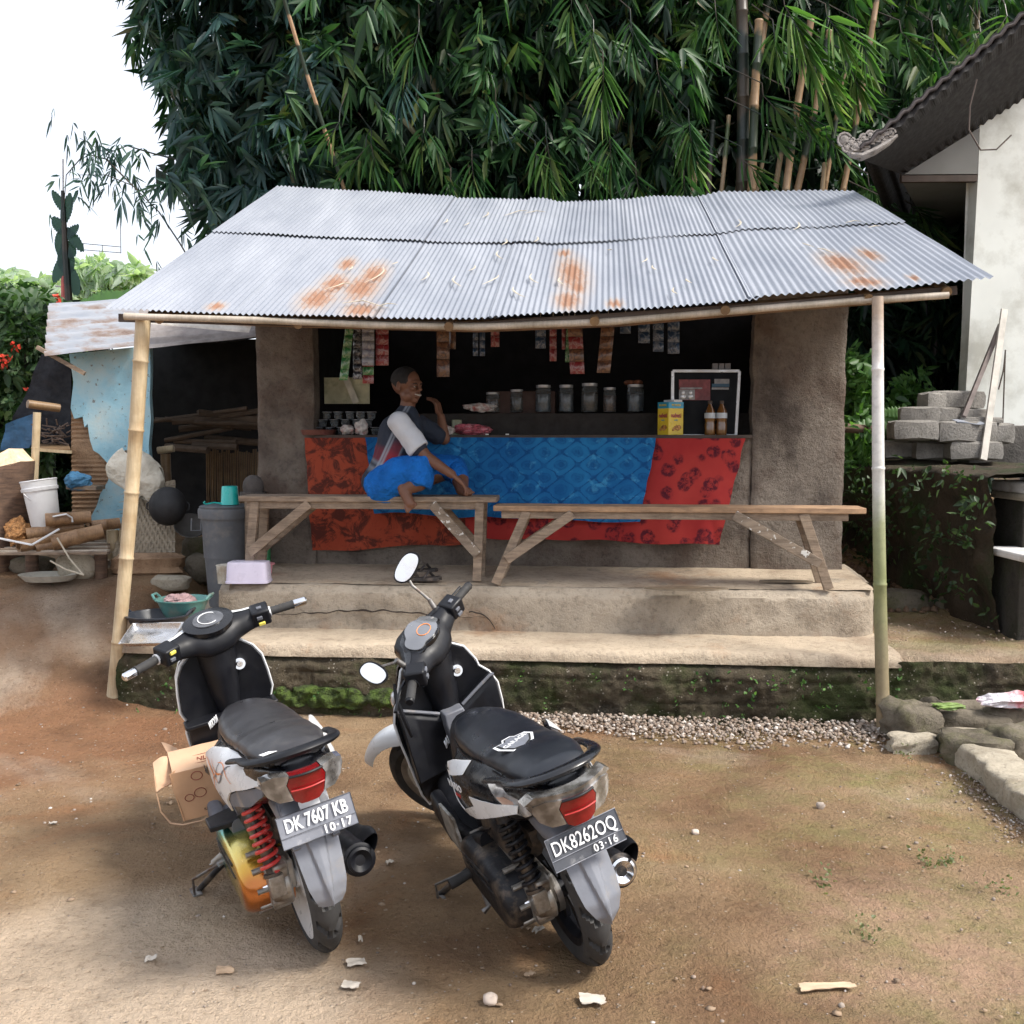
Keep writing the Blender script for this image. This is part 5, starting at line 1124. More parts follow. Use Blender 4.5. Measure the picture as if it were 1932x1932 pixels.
# ================================================================ right side: bank, white house, blocks, stones
YH = 8.5
def bankf(s, t):
    # left face of the raised yard then its top
    y = 6.12+3.4*s; H = .98; T = t*2.6
    if T < 1.0: x = 2.92-.10*T+.02; z = .38+T*H; nn = Vector((-1, 0, .1))
    else: x = 2.86+(T-1.0)*2.4; z = .38+H; nn = Vector((0, 0, 1))
    k = noise.fractal(Vector((y*3, z*3, x)), 1, 2, 5)
    x += .55*max(0, (y-7.9)/1.6)*-1.2*(1 if True else 0)*smooth01((y-7.8)/1.2)
    return Vector((x, y, z))+nn*k*.07
M_BANK = conc_mat('dark_mossy_earth', (.060, .045, .030), (.022, .018, .013), (.035, .05, .018), 1.6, .52, bmp=1.0)
tag(MB().grid(bankf, 120, 90).build('earth_bank', M_BANK, smooth=True, ang=0), kind='structure')
hs = thing('white_house', at(1880, 900, YH), 'white plastered house with a steep dark eave at the right edge', 'house')
cx = at(1840, 500, YH).x; zb_ = at(1830, 803, YH).z; ze = at(1800, 328, YH).z
A0 = at(1706, 329, YH); A1 = at(1960, 172, YH)
def vline(x): return A0.z+(A1.z-A0.z)/(A1.x-A0.x)*(x-A0.x)
wo = [(cx-.05, zb_), (cx+4, zb_), (cx+4, vline(cx+4)+.1), (cx, vline(cx)+.1), (cx, ze)]
MB().panel(wo, lambda a, b, k: Vector((a, YH+k*.15, b)), res=.25).build('wall', M_WHITE, hs)
mb = MB(); mb.beam((cx+.05, YH+.16, (zb_+ze)/2), (cx+1.75, YH+3.2, (zb_+ze)/2), .14, ze-zb_); mb.build('side_wall', M_WHITE, hs)
mb = MB(); mb.box((cx+2.0, YH+.0, (zb_+1.30)/2), (4.1, .24, zb_-1.30)); mb.build('plinth', conc_mat('dark_plinth', (.12, .11, .10), (.06, .055, .05)), hs, bevel=.01)
# eave: soffit, thick verge with ragged tiles, raking up to the right
M_SOF = simple('grey_soffit', (.20, .20, .19), .8, var=.1, vs=3); M_TILE = simple('dark_roof_tile', (.010, .008, .009), .7, var=.4, vs=14, bmp=.5, bs_=40)  # dark tile, blackened further to paint in the verge's shaded underside
lo0, lo1 = at(1712, 329, YH-.1), at(1960, 150, YH-.1)
A0 = at(1706, 329, YH); A1 = at(1960, 172, YH)
mb = MB(); g = [A0, Vector((cx-.004, YH, ze)), Vector((cx-.004, YH, vline(cx)))]
mb.panel([(p.x, p.z) for p in g], lambda a, b, k: Vector((a, YH+k*.10, b)), res=.1); mb.build('gable', M_SOF, hs)
mb = MB(); mb.add([A0+Vector((0, .1, 0)), Vector((cx, YH+.1, ze)), Vector((cx+1.6, YH+3, ze)), Vector((cx+.9, YH+3, ze)), A0+Vector((0, .1, .04)), Vector((cx, YH+.1, ze+.04)), Vector((cx+1.6, YH+3, ze+.04)), Vector((cx+.9, YH+3, ze+.04))], [(0, 1, 2, 3), (7, 6, 5, 4), (0, 4, 5, 1), (1, 5, 6, 2), (2, 6, 7, 3), (3, 7, 4, 0)]); mb.build('soffit', M_SOF, hs)
mb = MB(); mb.beam(A0+Vector((-.02, .02, -.035)), Vector((cx-.01, YH+.02, ze-.035)), .05, .05); mb.build('eave_beam', M_DWOOD, hs)
# verge band: lower edge A0->A1, upper edge at px (1610,285)->(1932,45); it oversails towards the camera
U0, U1 = at(1622, 300, YH-.75), at(1960, 22, YH-.75)
d0 = (A1-A0)*3.0; du = (U1-U0)*3.0
def verge(s, t):
    a_ = A0+Vector((-.02, 0, 0))+d0*s; b_ = U0+du*s; p = a_.lerp(b_, t); p.z += .010*math.sin(s*300)*(1 if t > .95 or t < .05 else .0)+.03*noise.noise(Vector((s*9, t, 0)))*0
    return p
MB().shell(verge, 260, 6, (0, .02, .05)).build('verge', M_TILE, hs)
def roofh(s, t): a_ = U0+du*s+Vector((0, 0, .06)); return a_+Vector((1.5*t, 3.2*t, -.1*t))+Vector((0, 0, .012*math.sin(s*260)))
MB().shell(roofh, 260, 4, (0, 0, .04)).build('roof', M_TILE, hs)
mb = MB(); mb.tube([U0+du*s+Vector((0, -.02, .07+.012*math.sin(s*260))) for s in np.linspace(0, .5, 80)], .012, 8); mb.build('ridge_tile', simple('weathered_tile', (.05, .04, .04), .8, var=.4), hs, smooth=True)
# carved pale ornament at the tip
M_ORN = conc_mat('weathered_stone_carving', (.36, .33, .31), (.12, .11, .10), None, 5)
def O_(px, py): return at(px, py, YH-.72)
mb = MB(); base_ = [O_(1604, 292), O_(1625, 296), O_(1650, 285), O_(1675, 270), O_(1692, 256)]; mb.tube(base_, [.03, .05, .05, .04, .02], 10, flat=.6); mb.tube([O_(1600, 290), O_(1612, 282), O_(1630, 284), O_(1650, 276), O_(1680, 262)], .022, 8)
for px, py, r_ in ((1592, 265, .05), (1604, 270, .035), (1612, 276, .035), (1622, 272, .035), (1634, 268, .040), (1628, 262, .03), (1646, 264, .035), (1656, 258, .042), (1640, 256, .03), (1668, 256, .038), (1680, 252, .03), (1596, 280, .03), (1664, 262, .03)):
    mb.ball(O_(px, py), (r_, .03, r_), 12, 8)
    c = O_(px, py); mb.tube([c+Vector((r_*math.cos(a), -.02, r_*math.sin(a))) for a in np.linspace(0, 5, 10)], .009, 5)
mb.build('roof_ornament', M_ORN, hs, smooth=True)
mb = MB(); mb.tube([at(1843, 150, 7.6), at(1830, 200, 7.6), at(1828, 245, 7.6), at(1850, 283, 7.6), at(1880, 282, 7.6), at(1908, 255, 7.6)], .006, 6); mb.build('hanging_cable', M_DWOOD, hs, smooth=True)
# concrete blocks stacked before the house
ZB = 1.375
def hollow(px, py, Y, d, rz, label, n=0):
    p = at(px, py, Y); M3 = Matrix.Rotation(rz, 3, 'Z'); mb = MB()
    mb.add(*rock(p, d, n, 18, 10, .03, sq=9, rz=rz)); return tag(mb.build('concrete_block', M_BLOCK, smooth=True, ang=30), label, 'concrete block', 'concrete blocks stacked by the white house')
BL_ = [(1800, 755, 8.35, (.46, .16, .15), .05, 'grey concrete block, topmost of the stack, leaning on the house'), (1760, 757, 8.32, (.20, .16, .14), .3, 'grey concrete block at the top left of the stack'), (1733, 783, 8.2, (.30, .18, .13), -.2, 'ribbed grey block on the left of the second row'), (1782, 783, 8.2, (.2, .16, .12), .1, 'grey block in the middle of the second row'), (1822, 781, 8.25, (.34, .16, .08), 0, 'thin grey slab under the topmost block'), (1842, 793, 8.2, (.36, .2, .05), .08, 'thin grey slab nearest the leaning plank'),
       (1722, 812, 8.1, (.36, .2, .16), .0, 'large grey block, leftmost of the third row'), (1800, 815, 8.1, (.30, .2, .17), .0, 'grey block in the middle of the third row'), (1846, 815, 8.15, (.22, .2, .17), .05, 'ribbed grey block behind the leaning plank'), (1880, 818, 8.25, (.22, .2, .17), 0, 'grey block, rightmost of the third row'), (1835, 850, 8.1, (.42, .2, .15), 0, 'grey block, lowest of the stack beside the plank foot'), (1765, 850, 8.25, (.38, .2, .15), 0, 'dark block, lowest of the stack on the left'), (1700, 848, 8.35, (.40, .2, .15), 0, 'dark block, lowest and farthest left of the stack')]
for i, a_ in enumerate(BL_): hollow(*a_, n=60+i)
mb = MB(); a_ = MB(); p0, p1 = at(1855, 868, 7.95), at(1895, 584, 8.38); mb.beam(p0, p1, .052, .022, up=(0, 1, 0)); tag(mb.build('plank', simple('pale_plank', (.50, .47, .42), .7, var=.2), bevel=.002), 'pale upright plank leaning on the white wall', 'plank')
mb = MB(); p0, p1 = at(1818, 786, 8.1), at(1888, 612, 8.40); mb.beam(p0, p1, .036, .03, up=(0, 1, 0)); tag(mb.build('pole', simple('grey_brown_pole', (.17, .14, .13), .8), bevel=.002), 'thinner dark pole leaning towards the pale plank', 'pole')
mb = MB(); mb.shell(lambda s, t: at(1806+52*s, 797+4*math.sin(s*3), 8.0)+Vector((0, .1*t, .02*t+.01*math.sin(s*5))), 12, 2, (0, 0, .006)); tag(mb.build('metal_sheet_scrap', M_ROOF), 'small bent metal sheet lying on the blocks', 'metal scrap')
mb = MB(); mb.tube([at(1892, 800, 8.4)+Vector((0, 0, .0)), at(1897, 660, 8.42), at(1893, 700, 8.40), at(1884, 735, 8.4)], .006, 5); mb.build('wire', M_DWOOD, hs)
# house porch slabs at the right edge
pc = thing('porch_slab', at(1900, 950, 6.4), 'white edged concrete porch slabs cut by the right edge of the photo', 'porch')
def slabbox(x0, y0, Yf, Yb, hpx, name, mat, ex=1.6):
    p = at(x0, y0, Yb); z1 = p.z; z0 = at(x0, y0+hpx, Yb).z; mb = MB(); mb.box((p.x+ex/2, (Yf+Yb)/2, (z0+z1)/2), (ex, Yb-Yf, z1-z0)); mb.build(name, mat, pc, bevel=.012)
M_WS = simple('white_render', (.66, .65, .64), .7, var=.08, dirt=(.35, .3, .26), dirts=5, dthr=.6); M_DKC = conc_mat('dark_riser_concrete', (.05, .045, .038), (.02, .018, .016), (.03, .035, .016), 1.5)  # white render, and dark mottled concrete for the risers
slabbox(1870, 905, 6.15, 6.6, 20, 'upper_step', M_WS); slabbox(1868, 925, 6.14, 6.6, 13, 'step_edge', M_KERB); slabbox(1874, 938, 6.2, 6.6, 130, 'riser', M_DKC)
slabbox(1858, 1030, 5.75, 6.3, 14, 'lower_step', M_WS); slabbox(1872, 1044, 5.95, 6.3, 150, 'riser', M_DKC)
slabbox(1846, 888, 6.9, 7.5, 6, 'landing', M_WS)
# stones at the foot of the terrace
def grock(px, py, d, label, mat, seed, rz=0, sq=4, lift=.38, name='stone', cat='stone', amp=.14):
    p = on(px, py, 0); p.z = d[2]*lift; return put_rock(name, p, d, label, cat, mat, None, seed, n=26, m=18, rz=rz, sq=sq+1.5, amp=amp*1.9)
grock(1718, 1398, (.23, .26, .22), 'squarish dark stone just right of the right bamboo post', M_STONE, 71, .3)
grock(1752, 1378, (.08, .26, .2), 'thin stone wedged behind the squarish dark stone', M_STONE, 72, .3)
grock(1720, 1418, (.23, .12, .10), 'small tan brick in front of the squarish dark stone', M_KERB, 73, .0, 8)
grock(1812, 1388, (.46, .30, .19), 'large rounded mossy stone beneath the terrace wall', M_STONE, 74, -.1, 3.5)
grock(1905, 1380, (.42, .34, .19), 'large mossy stone at the right edge below the litter', M_STONE, 75, .2, 3.5)
grock(1850, 1440, (.34, .26, .17), 'angular mossy stone above the long kerb', M_STONE, 76, -.5, 4)
grock(1915, 1440, (.22, .26, .2), 'dark stone at the right edge beside the angular stone', M_STONE, 77, .2, 3.5)
grock(1790, 1420, (.12, .12, .10), 'small stone between the brick and the long kerb', M_STONE, 78, .2, 3.5)
# long kerb slab running towards the camera
ka, kb = on(1775, 1415, 0), on(1990, 1600, 0)
kd = (kb-ka).normalized(); kn = Vector((kd.y, -kd.x, 0)); kn = kn if kn.x > 0 else -kn
def kerbf(s, t):
    a_ = 2*math.pi*t; c_, s_ = math.cos(a_), math.sin(a_); w_ = .115*abs(c_)**.3*(1 if c_ > 0 else -1); h = .065*abs(s_)**.3*(1 if s_ > 0 else -1)
    p = ka+(kb-ka)*s+kn*(.10+w_)+Vector((0, 0, .055+h)); return p+Vector((noise.fractal(p*5, 1, 2, 4)*.03, noise.fractal(p*5+Vector((9, 0, 0)), 1, 2, 4)*.03, noise.fractal(p*7, 1, 2, 4)*.012))
mb = MB(); k_ = [[kerbf(s, t) for t in np.linspace(0, 1, 32, endpoint=False)] for s in np.linspace(0, 1, 90)]; mb.loft(k_); tag(mb.build('kerb_stone', M_KERB, smooth=True, ang=60), 'long pale concrete kerb running off the right edge', 'kerb')
# litter
crumple('plastic_bag', at(1905, 1322, 5.25), (.28, .10, .08), simple('white_red_bag', (.66, .62, .66), .35, var=.2, vs=10, bmp=.7, bs_=30, bd=.03, dirt=(.60, .02, .03), dirts=5, dthr=.52), 'white and red plastic bag on the mossy stone at the right edge', 'plastic bag', 15, .5)
crumple('leaf_litter', at(1790, 1332, 5.2), (.16, .06, .03), simple('yellow_green_leaf', (.16, .24, .06), .6), 'yellow green leaves on the large rounded stone', 'leaves', 17, .6)
mb = MB(); p_ = on(1672, 1103-3, .62); mb.tube([at(1620, 1098, 7.3), at(1624, 1104, 7.2)], [.022, .018], 14); tag(mb.build('paper_cup', simple('pale_pink_cup', (.6, .52, .55), .5), smooth=True), 'discarded pale cup on the terrace by the post', 'cup')
mb = MB(); mb.tube([at(1605, 1055, 7.3), at(1640, 1062, 7.2)], .006, 5)
def scrap(px, py, z, L, W, ang, mat, label, name='paper_scrap', cat='paper scrap', grp=None, c=None):
    p = on(px, py, z) if c is None else c; d = Vector((math.cos(ang), math.sin(ang), 0)); n = Vector((-d.y, d.x, 0)); sd_ = px*.37
    def f(s, t): a_, b_ = s-.5, t-.5; e = 1-.35*abs(b_)*2*noise.noise(Vector((sd_, s*3, 1))); return p+d*a_*L*(1+.2*noise.noise(Vector((t*4, sd_, 0))))+n*b_*W*(1+.4*noise.noise(Vector((s*4, sd_, 2))))+Vector((0, 0, .012+.010*noise.noise(Vector((s*2.2+sd_, t*2.2, 0)))))
    return tag(MB().shell(f, 8, 6, (0, 0, .002)).build(name, mat, smooth=True), label, cat, grp)
M_LIT = simple('litter_flakes', (.27, .19, .125), .85, var=.4, vs=4)
M_PAP = simple('dirty_paper', (.48, .43, .37), .8, var=.15, vs=30); M_DLEAF = simple('dry_leaf', (.42, .30, .20), .8, var=.3, vs=30)
scrap(672, 1822, 0, .055, .04, .3, M_PAP, 'torn pale paper scrap right of the left scooter wheel, nearer of two'); scrap(662, 1865, 0, .05, .035, -.2, M_PAP, 'torn pale paper scrap below the other one near the left scooter wheel')
scrap(680, 1778, 0, .012, .03, .2, M_PAP, 'small white scrap just right of the left scooter wheel'); scrap(1118, 1892, 0, .07, .05, .1, M_PAP, 'crumpled pale scrap at the bottom centre')
scrap(1560, 1868, 0, .16, .028, .12, simple('pale_wood_chip', (.46, .34, .23), .8), 'long pale wood chip lying in the bottom right', 'wood_chip', 'wood chip'); scrap(285, 1815, 0, .035, .025, .2, M_PAP, 'small pale scrap on the dirt at the bottom left')
scrap(1000, 1845, 0, .03, .02, .8, M_DLEAF, 'small dry leaf below the right scooter', 'dry_leaf', 'leaf'); scrap(1015, 1760, 0, .04, .02, .8, M_PAP, 'dry white leaf left of the right scooter wheel', 'dry_leaf', 'leaf')
scrap(735, 1640-8, 0, .03, .018, .8, M_PAP, 'pale scrap in the shadow between the scooters'); scrap(320, 1520, 0, .03, .02, .8, M_DLEAF, 'pale scrap on the dirt left of the cardboard box'); scrap(100, 1558, 0, .03, .018, .2, M_PAP, 'pale scrap at the left edge of the yard')
scrap(425, 1838, 0, .05, .04, .2, M_DLEAF, 'flat tan flake at the bottom left of the left scooter', 'dry_leaf', 'leaf')
put_rock('pebble', on(1548, 1520, .012), (.035, .03, .03), 'lone pinkish pebble on the open dirt at the right', 'pebble', M_PEB, None, 90)
put_rock('pebble', on(1312, 1570, .01), (.03, .03, .02), 'flat pale pebble right of the right exhaust', 'pebble', M_PEB, None, 91)
put_rock('pebble', on(925, 1885, .012), (.04, .035, .03), 'pale pebble at the bottom centre', 'pebble', M_PEB, None, 92)
# gravel along the foot of the wall and loose grit in the yard
def scatter(name, label, n, posf, size, mat, cat=None):
    ico_v = [Vector(p) for p in [(0, 0, 1), (.9, 0, .3), (.28, .86, .3), (-.73, .53, .3), (-.73, -.53, .3), (.28, -.86, .3), (.73, .53, -.5), (-.28, .86, -.5), (-.9, 0, -.5), (-.28, -.86, -.5), (.73, -.53, -.5)]]
    fs = np.array([(0, 1, 2), (0, 2, 3), (0, 3, 4), (0, 4, 5), (0, 5, 1), (1, 6, 2), (2, 6, 7), (2, 7, 3), (3, 7, 8), (3, 8, 4), (4, 8, 9), (4, 9, 5), (5, 9, 10), (5, 10, 1), (1, 10, 6)])
    bv = np.array([tuple(v) for v in ico_v]); V = []; F = []
    for i in range(n):
        p = posf()
        if p is None: continue
        s_ = size()*np.array([NR.uniform(.7, 1.3), NR.uniform(.7, 1.3), NR.uniform(.45, .9)]); a_ = NR.uniform(0, 6.28); c_, q = math.cos(a_), math.sin(a_)
        v = bv*(1+NR.uniform(-.22, .22, bv.shape))*s_; v = np.stack([v[:, 0]*c_-v[:, 1]*q, v[:, 0]*q+v[:, 1]*c_, v[:, 2]], 1)+np.array(p); F.append(fs+len(V)*11); V.append(v)
    o = npmesh(name, np.concatenate(V), [np.concatenate(F)], mat); return tag(o, label, cat or 'gravel', kind='stuff')
def gp():
    u = NR.uniform(-.05, 2.35); w_ = .10+.22*smooth01((u+.2)/1.2)+.10*noise.noise(Vector((u*3, 0, 0))); k = abs(NR.normal(0, .5)); v = -.03-w_*k
    if k > 1.3: return None
    p = B(u, v, 0); return (p.x, p.y, .008+.05*max(0, 1-k)*NR.uniform(.2, 1))
scatter('gravel', 'strip of pale gravel along the foot of the mossy wall', 3600, gp, lambda: NR.uniform(.003, .0135), M_GRAV)
def gp2():
    if NR.rand() < .30: u = NR.uniform(2.2, 3.1); p = B(u, NR.uniform(-.5, .0), 0); return (p.x, p.y, .004)
    if NR.rand() < .25: t = NR.rand(); p = ka.lerp(kb, t)-kn*abs(NR.normal(0, .08)); return (p.x, p.y, .004)
    if NR.rand() < .35: p = B(NR.uniform(2.1, 3.6), NR.uniform(.3, 2.8), .42+0); return (p.x, p.y, .41+.02)
    x, y = NR.uniform(-2.6, 2.6), NR.uniform(1.7, 6.2); p = (x, y, gz(x, y)+.001); u, v = buv(p); return p if v < -.02 or u < -2.4 else None
scatter('grit', 'loose grit and small stones scattered over the yard', 3800, gp2, lambda: abs(NR.normal(0, .0030))+.0016, M_GRAV)
def gp4():
    x, y = NR.uniform(-2.6, 2.7), NR.uniform(1.8, 5.6); u, v = buv((x, y)); return (x, y, gz(x, y)+.003) if v < -.05 else None
o_ = scatter('leaf_litter', 'tiny flakes of dry leaf litter and wood scattered over the yard', 420, gp4, lambda: abs(NR.normal(0, .0045))+.0025, M_LIT, 'leaf litter')
for v_ in o_.data.vertices: v_.co.z = .004+(v_.co.z-.003)*.35 if v_.co.z < .03 else v_.co.z
def gp3():
    u = NR.uniform(2.15, 3.3); v = NR.uniform(1.3, 3.2); p = B(u, v, 0); z = .395+smooth01((v-2.0)/2.3)*.55+.05*smooth01((v-1)/.6); return (p.x, p.y, z+.01)
scatter('rubble', 'dirt rubble behind the right end of the porch', 900, gp3, lambda: NR.uniform(.006, .035), conc_mat('rubble_clod', (.20, .13, .085), (.09, .055, .035), None, 3), 'rubble')
p = B(2.45, 1.45, .45); put_rock('stone', p, (.55, .22, .20), 'long dark stone across the terrace behind the right post', 'stone', M_STONE, None, 95, sq=4, rz=-.05); put_rock('stone', B(2.95, 1.5, .44), (.40, .2, .16), 'dark stone on the terrace right of the long one', 'stone', M_STONE, None, 96, sq=4)
# ================================================================ scooters
def paint(name, c, rough=.25, coat=.6, metal=0, dust=.0):
    m, nt, bs = newmat(name); v = coords(nt)
    n = noise_n(nt, v, 9, 6, .6); col = mixc(nt, ramp(nt, n, [(.45, 0.0), (.75, dust)]), c, (.26, .20, .15))
    nt.links.new(col, bs.inputs['Base Color']); bs.inputs['Metallic'].default_value = metal
    r_ = ramp(nt, noise_n(nt, v, 22, 5, .6), [(.35, rough*.8), (.7, min(1, rough*1.6))]); nt.links.new(r_, bs.inputs['Roughness'])
    bs.inputs['Coat Weight'].default_value = coat; bs.inputs['Coat Roughness'].default_value = .12
    return m
def two(name, fn):
    m, nt, bs = newmat(name); fn(nt, bs); return m
K = {}
K['white'] = paint('white_plastic_paint', (.72, .73, .74), .3, .4, dust=.10)
K['black'] = paint('black_gloss_plastic', (.004, .0045, .007), .25, .25, dust=.02)
K['matte'] = simple('matte_black_plastic', (.0065, .007, .010), .45, var=.3, bmp=.15, bs_=300, bd=.001, dirt=(.05, .042, .035), dirts=6, dthr=.70, spec=.35)
K['grey'] = simple('faded_grey_plastic', (.13, .137, .16), .55, var=.12, bmp=.1, bs_=200, bd=.001, dirt=(.30, .26, .22), dirts=7, dthr=.6)
K['silver'] = simple('silver_grey_paint', (.20, .21, .24), .45, metal=.2, var=.08, dirt=(.26, .235, .21), dirts=6, dthr=.62)
K['rubber'] = simple('tyre_rubber', (.030, .029, .029), .75, var=.25, vs=14, bmp=.15, bs_=160, bd=.002, dirt=(.12, .095, .07), dirts=6, dthr=.62)
K['vinyl'] = simple('seat_vinyl_grey', (.028, .027, .030), .36, var=.2, vs=5, bmp=.35, bs_=420, bd=.0006, dirt=(.07, .065, .062), dirts=4, dthr=.6)
K['vinylb'] = simple('seat_vinyl_dark', (.010, .012, .017), .33, var=.2, vs=5, bmp=.35, bs_=420, bd=.0006, dirt=(.035, .037, .040), dirts=4, dthr=.63)
K['alu'] = simple('cast_aluminium', (.33, .31, .28), .45, metal=.7, var=.3, vs=14, bmp=.3, bs_=90, dirt=(.13, .09, .06), dirts=9, dthr=.55)
K['chrome'] = simple('chrome', (.78, .78, .80), .12, metal=1, var=.08)
K['steel'] = simple('dull_steel', (.22, .21, .20), .45, metal=.8, var=.3, dirt=(.12, .07, .045), dirts=20, dthr=.56)
K['engine'] = simple('dark_engine_casting', (.013, .013, .016), .5, metal=.3, var=.4, bmp=.4, bs_=80, dirt=(.16, .12, .085), dirts=8, dthr=.52)
K['redspring'] = paint('red_spring_paint', (.55, .035, .03), .35, .4)
K['red'] = simple('red_lens', (.20, .005, .007), .12, var=.15, vs=40, bmp=.25, bs_=200, bd=.002, coat=.8)
def clear_mat():
    m, nt, bs = newmat('clear_lens'); v = coords(nt)
    n = noise_n(nt, v, 16, 3, .5); col = ramp(nt, n, [(.35, (.13, .12, .11)), (.5, (.30, .29, .28)), (.62, (.62, .62, .63))]); nt.links.new(col, bs.inputs['Base Color'])
    bs.inputs['Metallic'].default_value = .55; bs.inputs['Roughness'].default_value = .18; bs.inputs['Coat Weight'].default_value = 1; bump(nt, bs, n, .4, .004); return m
K['clear'] = clear_mat()
K['amber'] = simple('amber_reflector', (.40, .25, .18), .2, coat=.6)
K['yellow'] = simple('yellow_switch', (.80, .68, .12), .5)
K['mirror'] = simple('mirror_glass', (.92, .92, .94), .03, metal=1, var=.01, bmp=0)
K['dial'] = simple('dial_face', (.07, .072, .08), .3, var=.5, vs=26, bmp=0, coat=.8)
K['ink'] = simple('white_ink', (.82, .83, .85), .5, var=.05)
K['redink'] = simple('red_ink', (.55, .03, .03), .5); K['orangeink'] = simple('orange_ink', (.80, .26, .06), .5); K['blackink'] = simple('black_ink', (.02, .02, .02), .5)
K['glassy'] = simple('reflecting_visor', (.22, .225, .24), .18, metal=.5, var=.15, vs=9, bmp=0, coat=1)
K['plate'] = simple('plate_metal', (.22, .23, .265), .45, metal=.3, var=.15, dirt=(.42, .42, .44), dirts=14, dthr=.66)
K['plateb'] = simple('plate_metal_dark', (.085, .09, .105), .45, metal=.4, var=.2, dirt=(.3, .3, .31), dirts=14, dthr=.64)
K['worn'] = simple('scuffed_silver_panel', (.42, .41, .38), .5, metal=.3, var=.35, vs=20, dirt=(.12, .09, .06), dirts=8, dthr=.52)
def anod():
    m, nt, bs = newmat('anodised_gold_blue'); v = coords(nt); sx = ND(nt, 'ShaderNodeSeparateXYZ', {'Vector': v})
    n = noise_n(nt, v, 6, 3); t = mathn(nt, 'ADD', sx.outputs[0], mathn(nt, 'MULTIPLY', mathn(nt, 'SUBTRACT', n, .5), .10))
    t = mathn(nt, 'ADD', t, mathn(nt, 'MULTIPLY', sx.outputs[2], .35))
    col = ramp(nt, t, [(.10, (.46, .15, .03)), (.16, (.62, .36, .05)), (.28, (.72, .56, .12)), (.38, (.62, .58, .16)), (.44, (.05, .38, .30)), (.51, (.01, .30, .42)), (.60, (.06, .08, .14))])
    nt.links.new(col, bs.inputs['Base Color']); bs.inputs['Metallic'].default_value = .85; bs.inputs['Roughness'].default_value = .22; bs.inputs['Coat Weight'].default_value = .5
    bump(nt, bs, noise_n(nt, v, 30, 4), .15, .004); return m
K['anod'] = anod()
def se(x, yc, zc, hw, hh, n=24, e=2.6, tiltx=0):
    r = []
    for j in range(n):
        t = 2*math.pi*j/n; c, s = math.cos(t), math.sin(t)
        y = abs(c)**(2/e)*(1 if c > 0 else -1)*hw; z = abs(s)**(2/e)*(1 if s > 0 else -1)*hh
        r.append(Vector((x+tiltx*z, yc+y, zc+z)))
    return r
def lerps(T, x):
    if x <= T[0][0]: return T[0][1:]
    for a, b in zip(T, T[1:]):
        if x <= b[0]:
            t = (x-a[0])/(b[0]-a[0]); t = t*t*(3-2*t)*.5+t*.5
            return tuple(p+(q-p)*t for p, q in zip(a[1:], b[1:]))
    return T[-1][1:]
def skin(T, k=30, e=2.6, n=28):           # T rows: x, half width, z low, z high
    x0, x1 = T[0][0], T[-1][0]; out = []
    for i in range(k+1):
        x = x0+(x1-x0)*i/k; w_, a, b = lerps(T, x); out.append(se(x, 0, (a+b)/2, w_, (b-a)/2, n, e))
    return out
def tyre(mb, c, Ro, w_, grooves=True, n=168):
    # cross-section of a motorcycle tyre
    prof = []
    for k in range(15):
        t = -1.35+2.7*k/14; prof.append((Ro-w_*.62*(1-math.cos(t))*1.05, w_*.5*math.sin(t)/math.sin(1.35)))
    prof = [(Ro-w_*.80, -w_*.36)]+prof+[(Ro-w_*.80, w_*.36)]
    vs = []
    for i in range(n):
        a = 2*math.pi*i/n
        for k, (r_, y) in enumerate(prof):
            rr_ = r_
            if grooves and 3 < k < len(prof)-4:
                ph = (i+abs(y)/w_*16) % 12
                if ph < 2.8 and abs(y) > w_*.05: rr_ -= .014
            vs.append(Vector(c)+Vector((math.cos(a)*rr_, y, math.sin(a)*rr_)))
    m = len(prof); fs = [(i*m+k, ((i+1) % n)*m+k, ((i+1) % n)*m+k+1, i*m+k+1) for i in range(n) for k in range(m-1)]
    mb.add(vs, fs)
def rimwheel(mb, c, Rr, w_, spokes=5, n=48):
    prof = [(Rr, -w_*.5), (Rr+.008, -w_*.5), (Rr+.008, -w_*.42), (Rr-.012, -w_*.34), (Rr-.02, 0), (Rr-.012, w_*.34), (Rr+.008, w_*.42), (Rr+.008, w_*.5), (Rr, w_*.5), (Rr-.02, w_*.38), (Rr-.030, 0), (Rr-.02, -w_*.38), (Rr, -w_*.5)]
    vs = []
    for i in range(n):
        a = 2*math.pi*i/n
        for (r_, y) in prof: vs.append(Vector(c)+Vector((math.cos(a)*r_, y, math.sin(a)*r_)))
    m = len(prof); mb.add(vs, [(i*m+k, ((i+1) % n)*m+k, ((i+1) % n)*m+k+1, i*m+k+1) for i in range(n) for k in range(m-1)])
    mb.tube([Vector(c)+Vector((0, -w_*.62, 0)), Vector(c)+Vector((0, w_*.62, 0))], .034, 18)
    for s in range(spokes):
        a = 2*math.pi*s/spokes+.3
        for da in (-.17, .17):
            p0 = Vector(c)+Vector((math.cos(a+da*.3)*.03, 0, math.sin(a+da*.3)*.03)); p1 = Vector(c)+Vector((math.cos(a+da)*(Rr-.02), 0, math.sin(a+da)*(Rr-.02)))
            mb.beam(p0, p1, .020, .016, up=(0, 1, 0))
def sticker(mb, pts, d=.0015): pass
def coil(mb, a, b, r_, wire, turns, n=8):
    a, b = Vector(a), Vector(b); d = (b-a).normalized(); u = d.cross(Vector((0, 1, 0))).normalized(); w_ = d.cross(u); P = []
    k = int(turns*16)
    for i in range(k+1):
        t = i/k; q = 2*math.pi*turns*t; P.append(a.lerp(b, t)+u*math.cos(q)*r_+w_*math.sin(q)*r_)
    mb.tube(P, wire, n)
